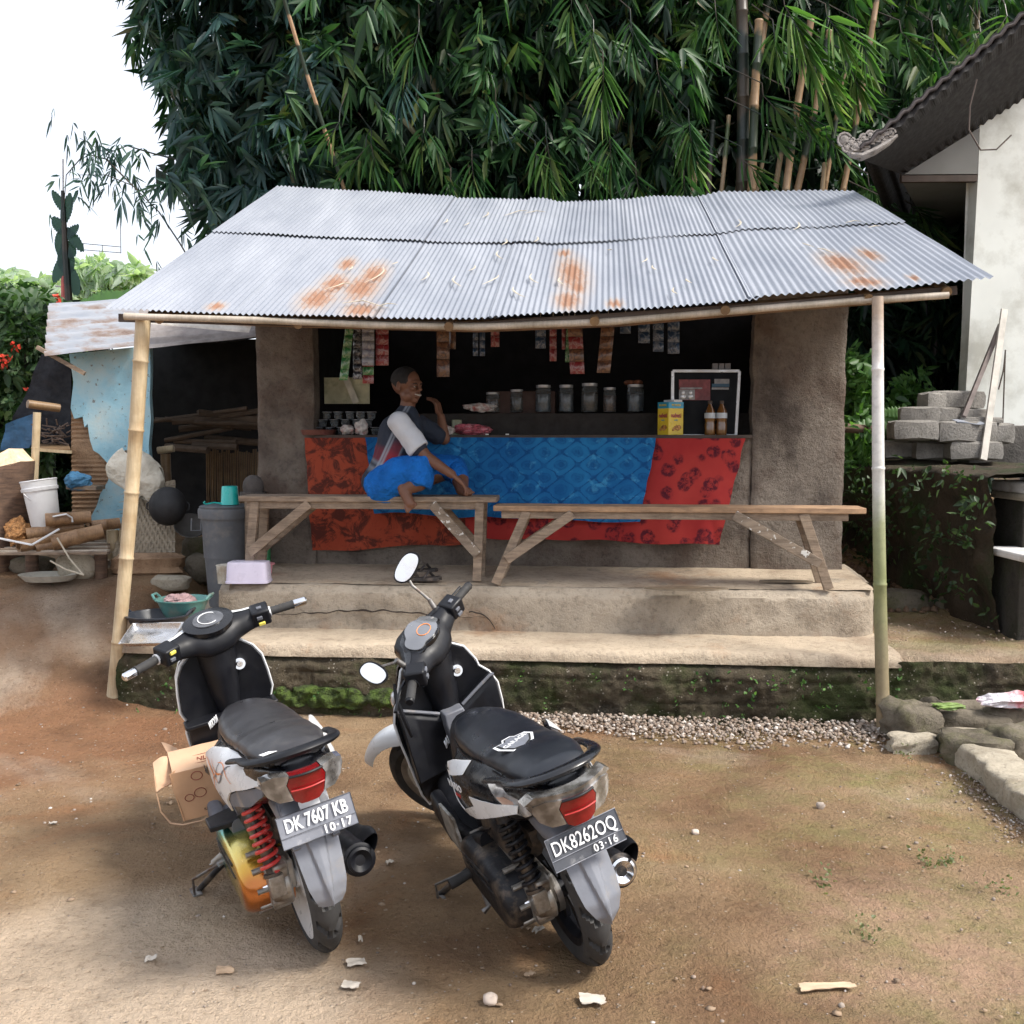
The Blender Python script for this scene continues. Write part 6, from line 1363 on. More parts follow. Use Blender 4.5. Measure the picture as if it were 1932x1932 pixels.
def scooter(name, label, O, yaw, lean, delta, S):
    F = Vector((-math.sin(yaw), math.cos(yaw), 0)); L = Vector((-math.cos(yaw), -math.sin(yaw), 0)); Z = Vector((0, 0, 1))
    U = Z*math.cos(lean)+L*math.sin(lean); N = L*math.cos(lean)-Z*math.sin(lean)
    M = Matrix((F, N, U)).transposed().to_4x4() @ Matrix.Scale(.93, 4); M.translation = Vector((O[0], O[1], O[2]))
    root = thing(name, (0, 0, 0), label, 'scooter', M=M)
    def part(nm, mb, mat, par=None, **k):
        k.setdefault('smooth', True)
        return mb.build(nm, mat, par or root, world=False, **k)
    right = S == 'R'
    rk = rad(26.5); ax = Vector((-math.sin(rk), 0, math.cos(rk))); P = Vector((.89, 0, .9))
    ST = Matrix.Translation(P) @ Matrix.Rotation(delta, 4, ax) @ Matrix.Translation(-P)
    # ---- rear wheel
    RW = (0, 0, .262)
    mb = MB(); tyre(mb, RW, .262, .098); rw = part('rear_wheel', mb, K['rubber'])
    mb = MB(); rimwheel(mb, RW, .182, .07); part('rim', mb, K['white'] if not right else K['matte'], rw)
    if not right:   # wide white inner rim face seen on this one
        mb = MB(); prof = [(.203, .044), (.190, .046), (.14, .026), (.09, .016), (.06, .03), (.0, .03)]
        mb.lathe(prof, RW, 40, M=Matrix.Rotation(rad(-90), 3, 'X'), cap=False); part('rim', mb, K['white'], rw)
    else:
        mb = MB(); mb.tube([(0, .03, .262), (0, .05, .262)], .065, 24); part('brake_drum', mb, K['steel'], rw)
    # ---- front wheel, fender, fork (turned with the bars)
    FW = (1.255, 0, .258)
    mb = MB(); mb.M = ST; tyre(mb, FW, .256, .082); fw = part('front_wheel', mb, K['rubber'])
    mb = MB(); mb.M = ST; rimwheel(mb, FW, .182, .06, 3); part('rim', mb, K['alu'] if right else K['white'], fw)
    mb = MB(); mb.M = ST; mb.tube([(1.255, .035, .258), (1.255, .042, .258)], .095, 32); part('brake_disc', mb, K['steel'], fw)
    for s in (-1, 1):
        mb = MB(); mb.M = ST; mb.tube([(1.255, s*.062, .258), (1.20, s*.062, .37), (1.13, s*.058, .52)], [.024, .026, .02], 12); part('fork_leg', mb, K['steel'])
    mb = MB(); mb.M = ST
    def fend(s, t):
        a = rad(205-175*s); hw = .078*(.50+.50*math.sin(math.pi*min(1, max(0, s*.9+.10)))); y = (t*2-1)*hw; ro = .292-.05*abs(t*2-1)**3
        ro += .03*math.sin(math.pi*s)+max(0, s-.7)*.22
        return Vector((FW[0]+math.cos(a)*ro*1.06, y, FW[2]+math.sin(a)*ro))
    mb.shell(fend, 34, 12, (0, 0, .003)); ff = part('front_fender', mb, K['white'])
    # ---- rear body
    T = [(-.365, .045, .705, .755), (-.32, .088, .670, .778), (-.22, .124, .625, .775), (-.08, .152, .565, .755), (.10, .176, .53, .735), (.24, .184, .53, .715), (.34, .166, .54, .70), (.45, .12, .55, .69)]
    mb = MB(); mb.loft(skin(T, 36, 2.8)); part('rear_body', mb, K['black'])
    def bw(x, z):
        w_, a, b = lerps(T, x); hh = (b-a)/2; q = min(.98, abs((z-(a+b)/2)/hh)); return w_*(1-q**2.8)**(1/2.8)
    def side_panel(nm, outline, mat, off=.004, th=.005, sides=(1, -1), par=None, flare=0):
        for s in sides:
            mb = MB()
            def fn(x, z, k, s=s):
                w_, a, b = lerps(T, x); y = w_*(1-.34*(max(0, z-.665)/.08)**2-.10*(max(0, .60-z)/.08)**2)+off+k*th
                return Vector((x, s*y, z))
            mb.panel(outline if s == 1 else outline, fn, res=.022); part(nm, mb, mat, par)
    if not right:
        # white side fairing ending in a point forward and down
        out = [(-.30, .745), (-.10, .742), (.08, .735), (.20, .715), (.245, .69), (.24, .65), (.205, .59), (.15, .54), (.10, .515), (.068, .535), (.05, .575), (0, .615), (-.08, .645), (-.18, .675), (-.28, .71)]
        side_panel('side_panel', out, K['white'], .008, .006)
        blk = [(-.27, .70), (-.16, .665), (-.06, .635), (.02, .60), (.06, .56), (.04, .55), (-.02, .57), (-.16, .61), (-.26, .665)]
        side_panel('side_trim', blk, K['grey'], .001, .005)
    else:
        out = [(-.26, .755), (0, .745), (.18, .73), (.28, .70), (.30, .66), (.28, .60), (.23, .545), (.19, .53), (.10, .550), (0, .585), (-.12, .63), (-.25, .68)]
        side_panel('side_panel', out, K['black'], .005, .006)
        arrow = [(-.235, .700), (-.12, .676), (.0, .652), (.09, .640), (.07, .612), (.14, .582), (.215, .548), (.19, .532), (.10, .555), (0, .59), (-.12, .635), (-.23, .675)]
        wp = MB()
        side_panel('white_flash', arrow, K['white'], .0165, .003)
        side_panel('white_flash', [(.19, .53), (.215, .548), (.250, .58), (.262, .62), (.280, .655), (.30, .66), (.292, .61), (.265, .56), (.225, .535)], K['white'], .0165, .003)
        side_panel('white_flash', [(.12, .738), (.24, .716), (.295, .695), (.30, .665), (.22, .675), (.13, .700)], K['white'], .0165, .003)
    # ---- seat
    Ts = [(-.325, .070, .765, .795), (-.29, .098, .755, .815), (-.18, .120, .742, .818), (-.04, .122, .728, .800), (.05, .124, .712, .782), (.18, .128, .694, .772), (.32, .124, .680, .768), (.42, .110, .672, .762), (.50, .088, .668, .752), (.545, .060, .668, .737), (.57, .030, .672, .715)]
    mb = MB(); rings = skin(Ts, 46, 3.0, 32)
    for r_ in rings:
        for i, p in enumerate(r_):
            x = p.x; w_, a, b = lerps(Ts, x)
            if p.z > (a+b)/2: p.z -= .010*abs(p.y/w_)**2
    mb.loft(rings); seat = part('seat', mb, K['vinylb'] if right else K['vinyl'])
    mb = MB(); sm = []
    for s in (1, -1):
        mb.tube([(x, s*(lerps(Ts, x)[0]*.985), lerps(Ts, x)[1]+.012) for x in np.linspace(-.31, .55, 24)], .0035, 6)
    part('seat_piping', mb, K['matte'], seat)
    # sticker on the seat
    if right:
        M1 = basis((-.05, .03, .796), (.35, -.94, -.02), (.94, .35, .03))
        pts = [(-.055, .012), (-.05, .042), (-.02, .036), (-.008, .052), (.02, .05), (.026, .036), (.058, .03), (.066, .002), (.036, -.034), (-.004, -.052), (-.04, -.034)]
        for k_, sc_, mt in ((0, 1.0, 'ink'), (.0008, .86, 'blackink'), (.0016, .74, 'plate')):
            mb = MB(); mb.panel([(a*sc_, b*sc_) for a, b in pts], lambda a, b, k, k_=k_: M1 @ Vector((a*1.15, b*1.15, .009+k_*1.5+k*.0008-(a*a+b*b)*.5)), res=.02); part('sticker', mb, K[mt], seat)
        text_mesh('GARAGE', .026, M1 @ Matrix.Translation((0, .004, .0135)) @ Matrix.Rotation(.12, 4, 'Z'), 'sticker_text', K['ink'], seat, .0004, .0002)
    else:
        mb = MB(); M1 = basis((-.30, .075, .806), (.35, -.94, -.1), (.94, .35, 0)); mb.box((0, 0, 0), (.05, .022, .001)); mb.v = [tuple(M1 @ Vector(p)) for p in mb.v]; part('sticker', mb, K['ink'], seat)
    # ---- grab rail: a bow round the tail
    mb = MB(); P_ = []
    for i in range(33):
        a = math.pi*(i/32); P_.append((-.20-.165*math.sin(a)**.8, .142*math.cos(a), .775+.030*math.sin(a)))
    P_ = [(-.06, .158, .735)]+P_+[(-.06, -.158, .735)]
    rs = [.017]+[.016+.012*math.sin(math.pi*i/32) for i in range(33)]+[.017]
    mb.tube(P_, rs, 12, flat=.5, up=(0, 0, 1)); part('grab_rail', mb, K['black'] if right else K['matte'])
    # ---- tail light cluster
    def taily(s, t, y0, y1, zt, zb, push):
        y = y0+(y1-y0)*s; z = zt+(zb-zt)*t; x = -.372+.9*abs(y)**1.7*1.2-push*math.sin(math.pi*t)*.0
        x += .10*(.73-z)*.9
        return Vector((x-.012*math.sin(math.pi*min(1, max(0, t))), y, z))
    dz = -.012 if right else 0
    def cell(nm, poly, mat, push, par=None):
        mb = MB()
        def fn(y, z, k):
            x = -.405+2.6*abs(y)**1.8+.28*(.75-z)-push+k*.05
            return Vector((x, y, z+dz))
        mb.panel(poly, fn, res=.016); return part(nm, mb, mat, par)
    tl = cell('tail_light', [(-.046, .752), (.046, .752), (.058, .725), (.044, .668), (.026, .655), (-.026, .655), (-.044, .668), (-.058, .725)], K['red'], .008)
    mb = MB(); mb.tube([(-.405+2.6*abs(y_)**1.8+.28*(.75-.752)-.012, y_, .752+dz) for y_ in np.linspace(-.05, .05, 9)], .004, 6); part('lens_seam', mb, K['matte'], tl)
    mb = MB(); mb.tube([(-.405+2.6*abs(y_)**1.8+.28*(.75-.705)-.0145, y_, .705+dz) for y_ in np.linspace(-.05, .05, 9)], .0022, 6); part('lens_seam', mb, K['redink'], tl)
    for s in (1, -1):
        o1 = [(s*.048, .754), (s*.060, .725), (s*.047, .670), (s*.085, .668), (s*.112, .690), (s*.125, .722), (s*.122, .745), (s*.09, .758)]
        cell('indicator_lens', o1 if s == 1 else o1[::-1], K['clear'], .008, tl)
        side_panel('indicator_lens', [(-.30, .745), (-.18, .742), (-.09, .728), (-.03, .715), (-.10, .690), (-.18, .672), (-.26, .668), (-.31, .69)] if right else [(-.31, .735), (-.25, .732), (-.21, .720), (-.24, .695), (-.31, .690)], K['clear'], .010, .004, sides=(s,), par=tl)
    if right:
        cell('clear_top_lens', [(-.115, .775), (.115, .775), (.14, .748), (-.14, .748)], K['clear'], .004, tl)
        side_panel('amber_bulb', [(-.22, .678), (-.15, .680), (-.11, .694), (-.15, .702), (-.20, .700)], K['amber'], .0142, .002, sides=(1,), par=tl)
    # ---- rear mudguard (hugger with long tongue) and plate
    tong = [(-.18, .066, .63), (-.24, .074, .60), (-.285, .070, .55), (-.315, .064, .49), (-.340, .062, .43), (-.358, .056, .38), (-.362, .036, .335), (-.352, .014, .305)] if right else [(-.18, .066, .645), (-.24, .076, .61), (-.285, .072, .56), (-.315, .066, .49), (-.336, .062, .43), (-.352, .056, .37), (-.354, .045, .33), (-.348, .030, .305)]
    mb = MB()
    def tf(s, t):
        k = s*(len(tong)-1); i = min(len(tong)-2, int(k)); q = k-i; a, b = tong[i], tong[i+1]
        x, hw, z = [a[j]+(b[j]-a[j])*q for j in range(3)]; yy = t*2-1
        w0 = .62*(1-s)+.03; crease = (1-abs(yy))*.012+.012*smooth01((w0-abs(yy))/.12+.5)
        return Vector((x-crease*(.6+.4*s), yy*hw*1.05, z+abs(yy)**2*0))
    mb.shell(tf, 40, 40, (.006, 0, 0)); rf = part('rear_mudguard', mb, K['silver'], ang=22)
    mb = MB(); mb.loft([se(-.13, 0, .60, .085, .05, 20), se(-.22, 0, .585, .085, .045, 20), se(-.30, 0, .575, .07, .03, 20)]); part('under_tail', mb, K['grey'] if right else K['silver'])
    if not right:
        for s in (-1, 1):
            mb = MB(); mb.beam((-.20, s*.062, .655), (-.330, s*.062, .50), .022, .016); part('under_tail_rib', mb, K['silver'], rf)
        mb = MB(); M1 = basis((-.318, -.005, .622), (0, -1, 0), (.5, 0, 1))
        mb.panel([(-.03, -.035), (-.032, .01), (-.01, .035), (.008, .028), (.03, .02), (.033, -.04)], lambda a, b, k: M1 @ Vector((a, b, .006+k*.001)), res=.02); part('peeled_sticker', mb, K['ink'], rf)
    pz = .575 if right else .575; px_ = -.355
    pc = Vector((px_, .0, pz)); pn = Vector((.42, 0, 1)) if True else 0
    MP = basis(pc, (0, -1, 0), (.30, 0, 1))            # x to the right as seen from behind, y up
    if not right: MP = MP @ Matrix.Translation((.01, 0, 0))
    mb = MB(); hw, hh = .116, .047
    def pf(s, t): a = (s*2-1)*hw; b = (t*2-1)*hh; return MP @ Vector((a, b, .004*(a/hw)**2+.0015*noise.noise(Vector((a*20, b*20, 1)))))
    tw = (MP.to_3x3() @ Vector((0, 0, -.0016)))
    mb.shell(pf, 20, 8, tw); pl = part('number_plate', mb, K['plateb'] if right else K['plate'])
    ink = K['ink']
    mb = MB(); mb.tube([MP @ Vector(q) for q in ((-hw, -.016, .006), (hw, -.016, .006))], .0011, 4); mb.tube([MP @ Vector(q) for q in ((-hw, hh, .005), (hw, hh, .005), (hw, -hh, .005), (-hw, -hh, .005), (-hw, hh, .005))], .0016, 4); part('plate_rim', mb, K['plate'] if right else K['plateb'], pl)
    if right:
        text_mesh('DK8262OQ', .058, MP @ Matrix.Translation((0, .012, .0065)), 'plate_number', ink, pl, .0012, .0002, .72)
        text_mesh('03\u00b716', .031, MP @ Matrix.Translation((.052, -.032, .0065)), 'plate_date', ink, pl, .001, .0002, 1.0, spacing=1.15)
    else:
        text_mesh('DK 7607 KB', .055, MP @ Matrix.Translation((0, .014, .0065)), 'plate_number', ink, pl, .0012, .0014, .68)
        text_mesh('10\u00b717', .034, MP @ Matrix.Translation((.054, -.031, .0065)), 'plate_date', ink, pl, .001, .0008, 1.0, spacing=1.2)
        MH = basis((-.300, 0, .652), (0, -1, 0), (.7, 0, 1)); text_mesh('HONDA', .022, MH @ Matrix.Translation((0, 0, .014)), 'badge_text', ink, rf, .0008, .0003, 1.25)
    # lettering on the side panel
    def side_y(x, z): return lerps(T, x)[0]*(1-.34*(max(0, z-.665)/.08)**2-.10*(max(0, .60-z)/.08)**2)
    def side_M(x, z, rot=0, off=.014):
        y = side_y(x, z)+off
        x2 = x-.1; y2 = side_y(x2, z)+off
        return basis((x, y, z), (-(x-x2), -(y-y2)*1.0, -.0), (0, 0, 1)) @ Matrix.Rotation(rot, 4, 'Z')
    if right:
        text_mesh('VARIO', .036, side_M(.20, .645, .06, .024), 'side_lettering', ink, root, .0006, .0008, 1.2, .3)
        mb = MB(); Mx = side_M(.19, .618, .06, .024) if 0 else side_M(.19, .616, .06, .024); mb = MB(); mb.panel([(-.02, -.006), (.025, -.006), (.03, .006), (-.016, .006)], lambda a, b, k: Mx @ Vector((a, b, k*.001)), res=.02); part('side_decal', mb, K['redink'])
        mb = MB(); Mx = side_M(.25, .690, 0, .024)
        for a0 in (0, 1.2, 2.2, 3.4): mb.tube([Mx @ Vector((0, 0, 0)), Mx @ Vector((.014*math.cos(a0), .014*math.sin(a0), 0))], [.003, .0008], 4)
        part('side_decal', mb, K['blackink'])
    else:
        text_mesh('BeAT', .040, side_M(.205, .640, .12, .024), 'side_lettering', K['blackink'], root, .0006, .0004, .75)
        for i, (x0, z0, x1, z1, w_) in enumerate([(.23, .68, .10, .63, .006), (.18, .60, .06, .70, .005), (.16, .68, .02, .66, .005), (.12, .62, -.03, .705, .006), (.20, .58, .11, .655, .004), (.14, .54, .10, .60, .004), (.08, .70, -.06, .67, .004)]):
            mb = MB(); P_ = []
            for k in range(9):
                t = k/8; x = x0+(x1-x0)*t; z = z0+(z1-z0)*t+.012*math.sin(t*6+i); y = side_y(x, z)+.016; P_.append((x, y, z))
            mb.tube(P_, [w_*(1-abs(k/4-1)*.8)*.8 for k in range(9)], 6, flat=.25, up=(0, 1, 0)); part('side_decal', mb, K['orangeink' if i % 2 == 0 else 'silver'])
    # ---- body under the seat front, floor, tunnel
    mb = MB(); rings = []
    for (x, z0, z1, w_) in ((.34, .30, .70, .12), (.45, .28, .71, .128), (.54, .27, .735, .118), (.60, .28, .725, .10), (.635, .29, .69, .075), (.655, .31, .60, .05)):
        rings.append(se(x, 0, (z0+z1)/2, w_, (z1-z0)/2, 24, 3))
    mb.loft(rings); part('seat_base', mb, K['matte'])
    if not right:
        MR = basis((.605, .098, .672), (-.85, .5, 0), (0, .1, 1)); text_mesh('ROCKIN', .036, MR @ Matrix.Translation((0, 0, .008)), 'sticker_text', ink, root, .0006, .001, .62)
    else:
        MR = basis((.605, .096, .635), (-.85, .5, 0), (0, .1, 1)); text_mesh('UNI', .040, MR @ Matrix.Translation((0, 0, .008)), 'sticker_text', ink, root, .0006, .001, .85)
    mb = MB(); mb.loft([se(.30, 0, .265, .10, .03, 20, 4), se(.42, 0, .265, .165, .032, 20, 4), (se(.62, 0, .27, .175, .035, 20, 4)), se(.80, 0, .285, .165, .04, 20, 4), se(.92, 0, .34, .13, .06, 20, 4)]); part('floorboard', mb, K['grey'] if not right else K['matte'])
    for s in (1, -1):
        mb = MB(); mb.loft([se(.28, s*.135, .36, .03, .05, 16, 3), se(.45, s*.155, .30, .032, .05, 16, 3), se(.65, s*.165, .28, .03, .045, 16, 3), se(.84, s*.160, .32, .03, .06, 16, 3)]); part('floor_side', mb, K['grey'] if not right else K['matte'])
    if right:
        # worn silver toe panel and dark foot well behind the shield
        mb = MB(); mb.panel([(.43, .43), (.60, .43), (.60, .34), (.54, .22), (.49, .17), (.44, .22), (.41, .32)], lambda a, b, k: Vector((a, .196+k*.010-.30*max(0, .3-b), b)), res=.03); part('lower_side_cover', mb, K['worn'])
    # ---- leg shield
    def shx(y, z): return .90+.16*(.62-z)*.75*(1 if z < .62 else .9)-0.55*y*y*(1.6 if z > .4 else 1)+.015
    half = [(.0, .915), (.07, .905), (.105, .875), (.14, .845), (.165, .80), (.175, .73), (.180, .66), (.166, .62), (.174, .57), (.168, .48), (.150, .38), (.12, .30), (.0, .28)] if not right else [(.0, .915), (.08, .90), (.13, .865), (.16, .80), (.165, .77), (.195, .735), (.215, .68), (.214, .60), (.206, .52), (.198, .42), (.188, .34), (.17, .29), (.0, .28)]
    outl = half+[(-y, z) for y, z in half[::-1][1:-1]]
    mb = MB(); mb.panel(outl, lambda y, z, k: Vector((shx(y, z)+k*.03, y, z)), res=.03); part('inner_shield', mb, K['matte'])
    sc_ = 1.045
    outf = [(y*sc_, .60+(z-.60)*1.02) for y, z in outl]
    mb = MB(); mb.panel(outf, lambda y, z, k: Vector((shx(y, z)+.026+k*.02+.07*(1-min(1, (abs(y)/.2)**2)), y, z)), res=.03); part('front_shield', mb, K['white'] if not right else K['black'])
    mb = MB(); mb.tube([Vector((shx(y, z)+.018, y, z)) for y, z in outf+[outf[0]]], .0052, 6); part('shield_rim', mb, K['white'])
    # nose panel carrying headlight on the far side
    mb = MB(); rings = []
    for (x, z0, z1, w_) in ((.93, .42, .88, .15), (1.0, .44, .85, .14), (1.06, .50, .80, .11), (1.10, .56, .74, .07)): rings.append(se(x, 0, (z0+z1)/2, w_, (z1-z0)/2, 24, 2.6))
    mb.loft(rings); part('front_nose', mb, K['white'] if not right else K['black'])
    # storage ledge and its pockets
    if not right:
        mb = MB()
        mb.loft([[Vector((shx(y, .60)-.085+.9*y*y, y, .612)), Vector((shx(y, .60)-.085+.9*y*y, y, .598)), Vector((shx(y, .5)+.005, y, .585)), Vector((shx(y, .5)+.005, y, .622))] for y in np.linspace(-.185, .185, 15)])
        part('storage_ledge', mb, K['matte'], bevel=.003)
        mb = MB(); mb.loft([[Vector((shx(y, .55)-.075+1.2*y*y, y, .598)), Vector((shx(y, .40)-.055+1.2*y*y, y, .36)), Vector((shx(y, .4)+.01, y, .36)), Vector((shx(y, .5)+.01, y, .598))] for y in np.linspace(-.175, .175, 15)]); part('storage_box', mb, K['matte'], bevel=.006)
        mb = MB(); mb.ball((.80, 0, .585), (.022, .022, .02)); mb.tube([(.80, 0, .585), (.775, 0, .56)], .01, 8); part('bag_hook', mb, K['matte'])
    else:
        for s in (1, -1):
            mb = MB(); mb.loft([[Vector((shx(y, .66)-.055+.5*y*y, y, z_)), Vector((shx(y, .66)-.07+.5*y*y, y, z_-.03)), Vector((shx(y, .44)-.05, y, .42)), Vector((shx(y, .4)+.01, y, .42)), Vector((shx(y, .6)+.01, y, z_))] for y, z_ in [(s*q, .635+.10*min(1, q/.19)) for q in np.linspace(.045, .205, 10)]]); part('storage_pocket', mb, K['matte'], bevel=.004)
            mb = MB(); mb.tube([(shx(s*q, .7)-.062+.5*q*q, s*q, .637+.10*min(1, q/.19)) for q in np.linspace(.05, .205, 10)], .007, 8); part('pocket_lip', mb, K['grey'])
        mb = MB(); mb.loft([[Vector((.80, w_, z)), Vector((.865, w_*1.1, z+.004)), Vector((.865, -w_*1.1, z+.004)), Vector((.80, -w_, z))] for z, w_ in ((.50, .024), (.55, .042), (.62, .046), (.665, .040))]); part('bag_hook', mb, K['grey'], bevel=.006)
        mb = MB(); mb.tube([(.80, .19, .86), (.78, .205, .80), (.765, .20, .72), (.79, .19, .64)], [.006, .009, .009, .006], 8); part('trim_strip', mb, K['matte'])
        MS = basis((shx(.04, .80)-.012, .035, .79), (0, -1, 0), (.0, 0, 1)); mb = MB(); mb.box((0, 0, 0), (.075, .026, .001)); mb.v = [tuple(MS @ Vector(q)) for q in mb.v]; part('sticker', mb, K['plateb'])
        text_mesh('REPSOL', .018, MS @ Matrix.Translation((0, 0, .0015)), 'sticker_text', ink, root, .0004, 0, .85)
    # key switch
    mb = MB(); kc = Vector((shx(-.075, .79)-.004, -.075, .79)); mb.tube([kc, kc+Vector((-.022, 0, .004))], [.026, .023], 20); mb.tube([kc+Vector((-.022, 0, .004)), kc+Vector((-.032, 0, .005))], [.014, .012], 14); part('key_switch', mb, K['chrome'])
    # steering column cover
    mb = MB(); mb.M = ST; mb.loft([se(.0, 0, 0, .0, .0, 20) if 0 else [Vector((.90+.055*math.cos(t), .075*math.sin(t), z)) for t in np.linspace(0, 2*math.pi, 20, endpoint=False)] for z in (.80, .86, .90)]); part('steering_neck', mb, K['matte'])
    mb = MB(); mb.loft([[Vector((xc+hx*math.cos(t), hy*math.sin(t), z)) for t in np.linspace(0, 2*math.pi, 24, endpoint=False)] for z, xc, hx, hy in ((.62, .915, .05, .045), (.70, .905, .06, .060), (.80, .90, .07, .072), (.88, .90, .075, .082))]); part('column_cover', mb, K['matte'])
    # ---- handlebar cover
    mb = MB(); mb.M = ST
    def bar(y):
        a = abs(y)
        return (lerps([(0, .905, .935, .100, .066), (.05, .902, .936, .094, .064), (.10, .882, .942, .060, .048), (.15, .864, .944, .044, .040), (.205, .852, .944, .038, .036), (.235, .843, .943, .024, .024)], a))
    rings = []
    for y in np.linspace(-.235, .235, 41):
        cx, cz, hx, hz = bar(y); ring = []
        for j in range(22):
            t = 2*math.pi*j/22; c_, s_ = math.cos(t), math.sin(t); xx = abs(c_)**.8*(1 if c_ > 0 else -1)*hx; zz = abs(s_)**.8*(1 if s_ > 0 else -1)*hz
            ring.append(Vector((cx+xx, y, cz+zz+xx*.28)))
        rings.append(ring)
    mb.loft(rings); hb = part('handlebar_cover', mb, K['matte'])
    # front half of the cover in body colour
    mb = MB(); mb.M = ST; rings = []
    for y in np.linspace(-.215, .215, 31):
        cx, cz, hx, hz = bar(y); ring = []
        for j in range(12):
            t = rad(-80+j*175/11); ring.append(Vector((cx+math.cos(t)*hx*1.06, y, cz+math.sin(t)*hz*1.06+math.cos(t)*hx*.28)))
        rings.append(ring)
    mb.loft(rings, cap=False, closed=False); part('headlight_cowl', mb, K['white'] if not right else K['black'], hb)
    # instrument panel
    TL = Matrix.Rotation(rad(16 if not right else 22), 4, 'Y')
    MI = basis((.868, 0, .995), (0, -1, 0), (.90, 0, .42))
    if not right:
        mb = MB(); mb.M = ST; mb.panel([(.102*math.cos(t)*(1+.15*math.sin(t)), .080*math.sin(t)-.004) for t in np.linspace(0, 2*math.pi, 28, endpoint=False)], lambda a, b, k: MI @ Vector((a, b, .014-(a*a+b*b)*1.2-k*.02)), res=.02); ip = part('instrument_panel', mb, K['black'], hb)
        mb = MB(); mb.M = ST; mb.panel([(.062*math.cos(t), .048*math.sin(t)) for t in np.linspace(0, 2*math.pi, 28, endpoint=False)], lambda a, b, k: MI @ Vector((a, b, .019-(a*a+b*b)*1.5-k*.006)), res=.02); part('instrument_glass', mb, K['dial'], ip)
        mb = MB(); mb.M = ST; mb.tube([MI @ Vector((.040*math.cos(t), .036*math.sin(t), .0185)) for t in np.linspace(.6, 5.2, 20)], .0018, 6); part('dial_ring', mb, K['ink'], ip)
    else:
        shp = [(.098*abs(math.cos(t))**.85*(1 if math.cos(t) > 0 else -1), .062*abs(math.sin(t))**.8*(1 if math.sin(t) > 0 else -1)*(1-.22*math.cos(2*t)*0-.25*max(0, 1-abs(abs(math.cos(t))-.55)/.35))) for t in np.linspace(0, 2*math.pi, 44, endpoint=False)]
        mb = MB(); mb.M = ST; mb.panel([(a*1.12, b*1.1) for a, b in shp], lambda a, b, k: MI @ Vector((a, b, .012-a*a*2.0-k*.02)), res=.02); ip = part('instrument_panel', mb, K['black'], hb)
        mb = MB(); mb.M = ST; mb.panel(shp, lambda a, b, k: MI @ Vector((a, b, .020-a*a*2.0-k*.006)), res=.02); part('instrument_glass', mb, K['glassy'], ip)
        mb = MB(); mb.M = ST; mb.tube([MI @ Vector((.034*math.cos(t), -.012+.026*math.sin(t), .0195)) for t in np.linspace(0, 6.28, 24)], .0016, 6); part('dial_ring', mb, K['orangeink'], ip)
    # grips, bar ends, switches, levers
    for s in (1, -1):
        g0, g1 = Vector((.842, s*.232, .943)), Vector((.808, s*.335, .940))
        mb = MB(); mb.M = ST; k = 14; P_ = [g0.lerp(g1, i/k) for i in range(k+1)]; rs = [.0165+(.0012 if i % 2 else 0) for i in range(k+1)]; rs[0] = .020; rs[-1] = .0185; mb.tube(P_, rs, 14); gr = part('grip', mb, K['rubber'], hb)
        d = (g1-g0).normalized(); mb = MB(); mb.M = ST
        if not right: mb.tube([g1, g1+d*.006, g1+d*.05, g1+d*.056], [.014, .0175, .0165, .010], 14); part('bar_end', mb, K['chrome'], gr); mb = MB(); mb.M = ST; mb.tube([g0-d*.004, g0+d*.014], [.021, .022], 14); part('grip_collar', mb, K['ink'], gr)
        else: mb.tube([g1, g1+d*.010], [.0175, .014], 14); part('bar_end', mb, K['matte'], gr)
        mb = MB(); mb.M = ST; MM = basis((.838, s*.200, .950), d, (.9, 0, .3)); mb.box((0, 0, 0), (.060, .055, .060)); mb.v = mb.v; mb2 = MB(); mb2.M = ST @ MM; mb2.box((0, -.004, 0), (.072, .078, .068)); sw = part('switch_box', mb2, K['matte'], hb, bevel=.008)
        mb2 = MB(); mb2.M = ST @ MM; mb2.box((.008*s, -.045, .008), (.022, .010, .014)); part('switch', mb2, K['grey'], sw, bevel=.002)
        mb2 = MB(); mb2.M = ST @ MM; mb2.box((.004*s, -.045, -.020), (.026, .010, .013)); part('switch', mb2, K['yellow'] if not right else K['grey'], sw, bevel=.002)
        mb2 = MB(); mb2.M = ST @ MM; mb2.box((0, -.012, .036), (.020, .016, .008)); part('switch', mb2, K['grey'], sw, bevel=.002)
        mb = MB(); mb.M = ST; mb.tube([(.885, s*.205, .945), (.895, s*.25, .940), (.880, s*.33, .932), (.872, s*.365, .928)], [.008, .007, .006, .008], 8, flat=.7); part('brake_lever', mb, K['steel'] if not right else K['matte'], hb)
    # mirrors on the right hand scooter
    if right:
        for s, mc, nrm, hw_, hh_ in ((-1, Vector((.935, -.235, 1.165)), None, .038, .062), (1, Vector((.95, .255, 1.045)), None, .050, .034)):
            mb = MB(); mb.M = ST; b0 = Vector((.885, s*.17, .985)); mb.tube([b0, b0+Vector((.005, s*.01, .04))], [.012, .010], 10); mb.tube([b0+Vector((.005, s*.01, .03)), b0.lerp(mc, .5)+Vector((.03, 0, .02)), mc+Vector((.022, 0, -.01))], .006, 8); st = part('mirror_stalk', mb, K['steel'], hb)
            Rm = ST.to_3x3().inverted() @ (M.to_3x3().inverted() @ (Vector((-.12, -1, .85 if s == -1 else .50)).normalized()))
            upv = ST.to_3x3().inverted() @ (M.to_3x3().inverted() @ Vector((.25 if s == -1 else .55, 0, 1)))
            xv = upv.cross(Rm); MMm = basis(mc, xv, upv)
            shp = [(hw_*abs(math.cos(t))**.8*(1 if math.cos(t) > 0 else -1), hh_*abs(math.sin(t))**.8*(1 if math.sin(t) > 0 else -1)) for t in np.linspace(0, 2*math.pi, 28, endpoint=False)]
            shp = [(a+b*.25, b) for a, b in shp]
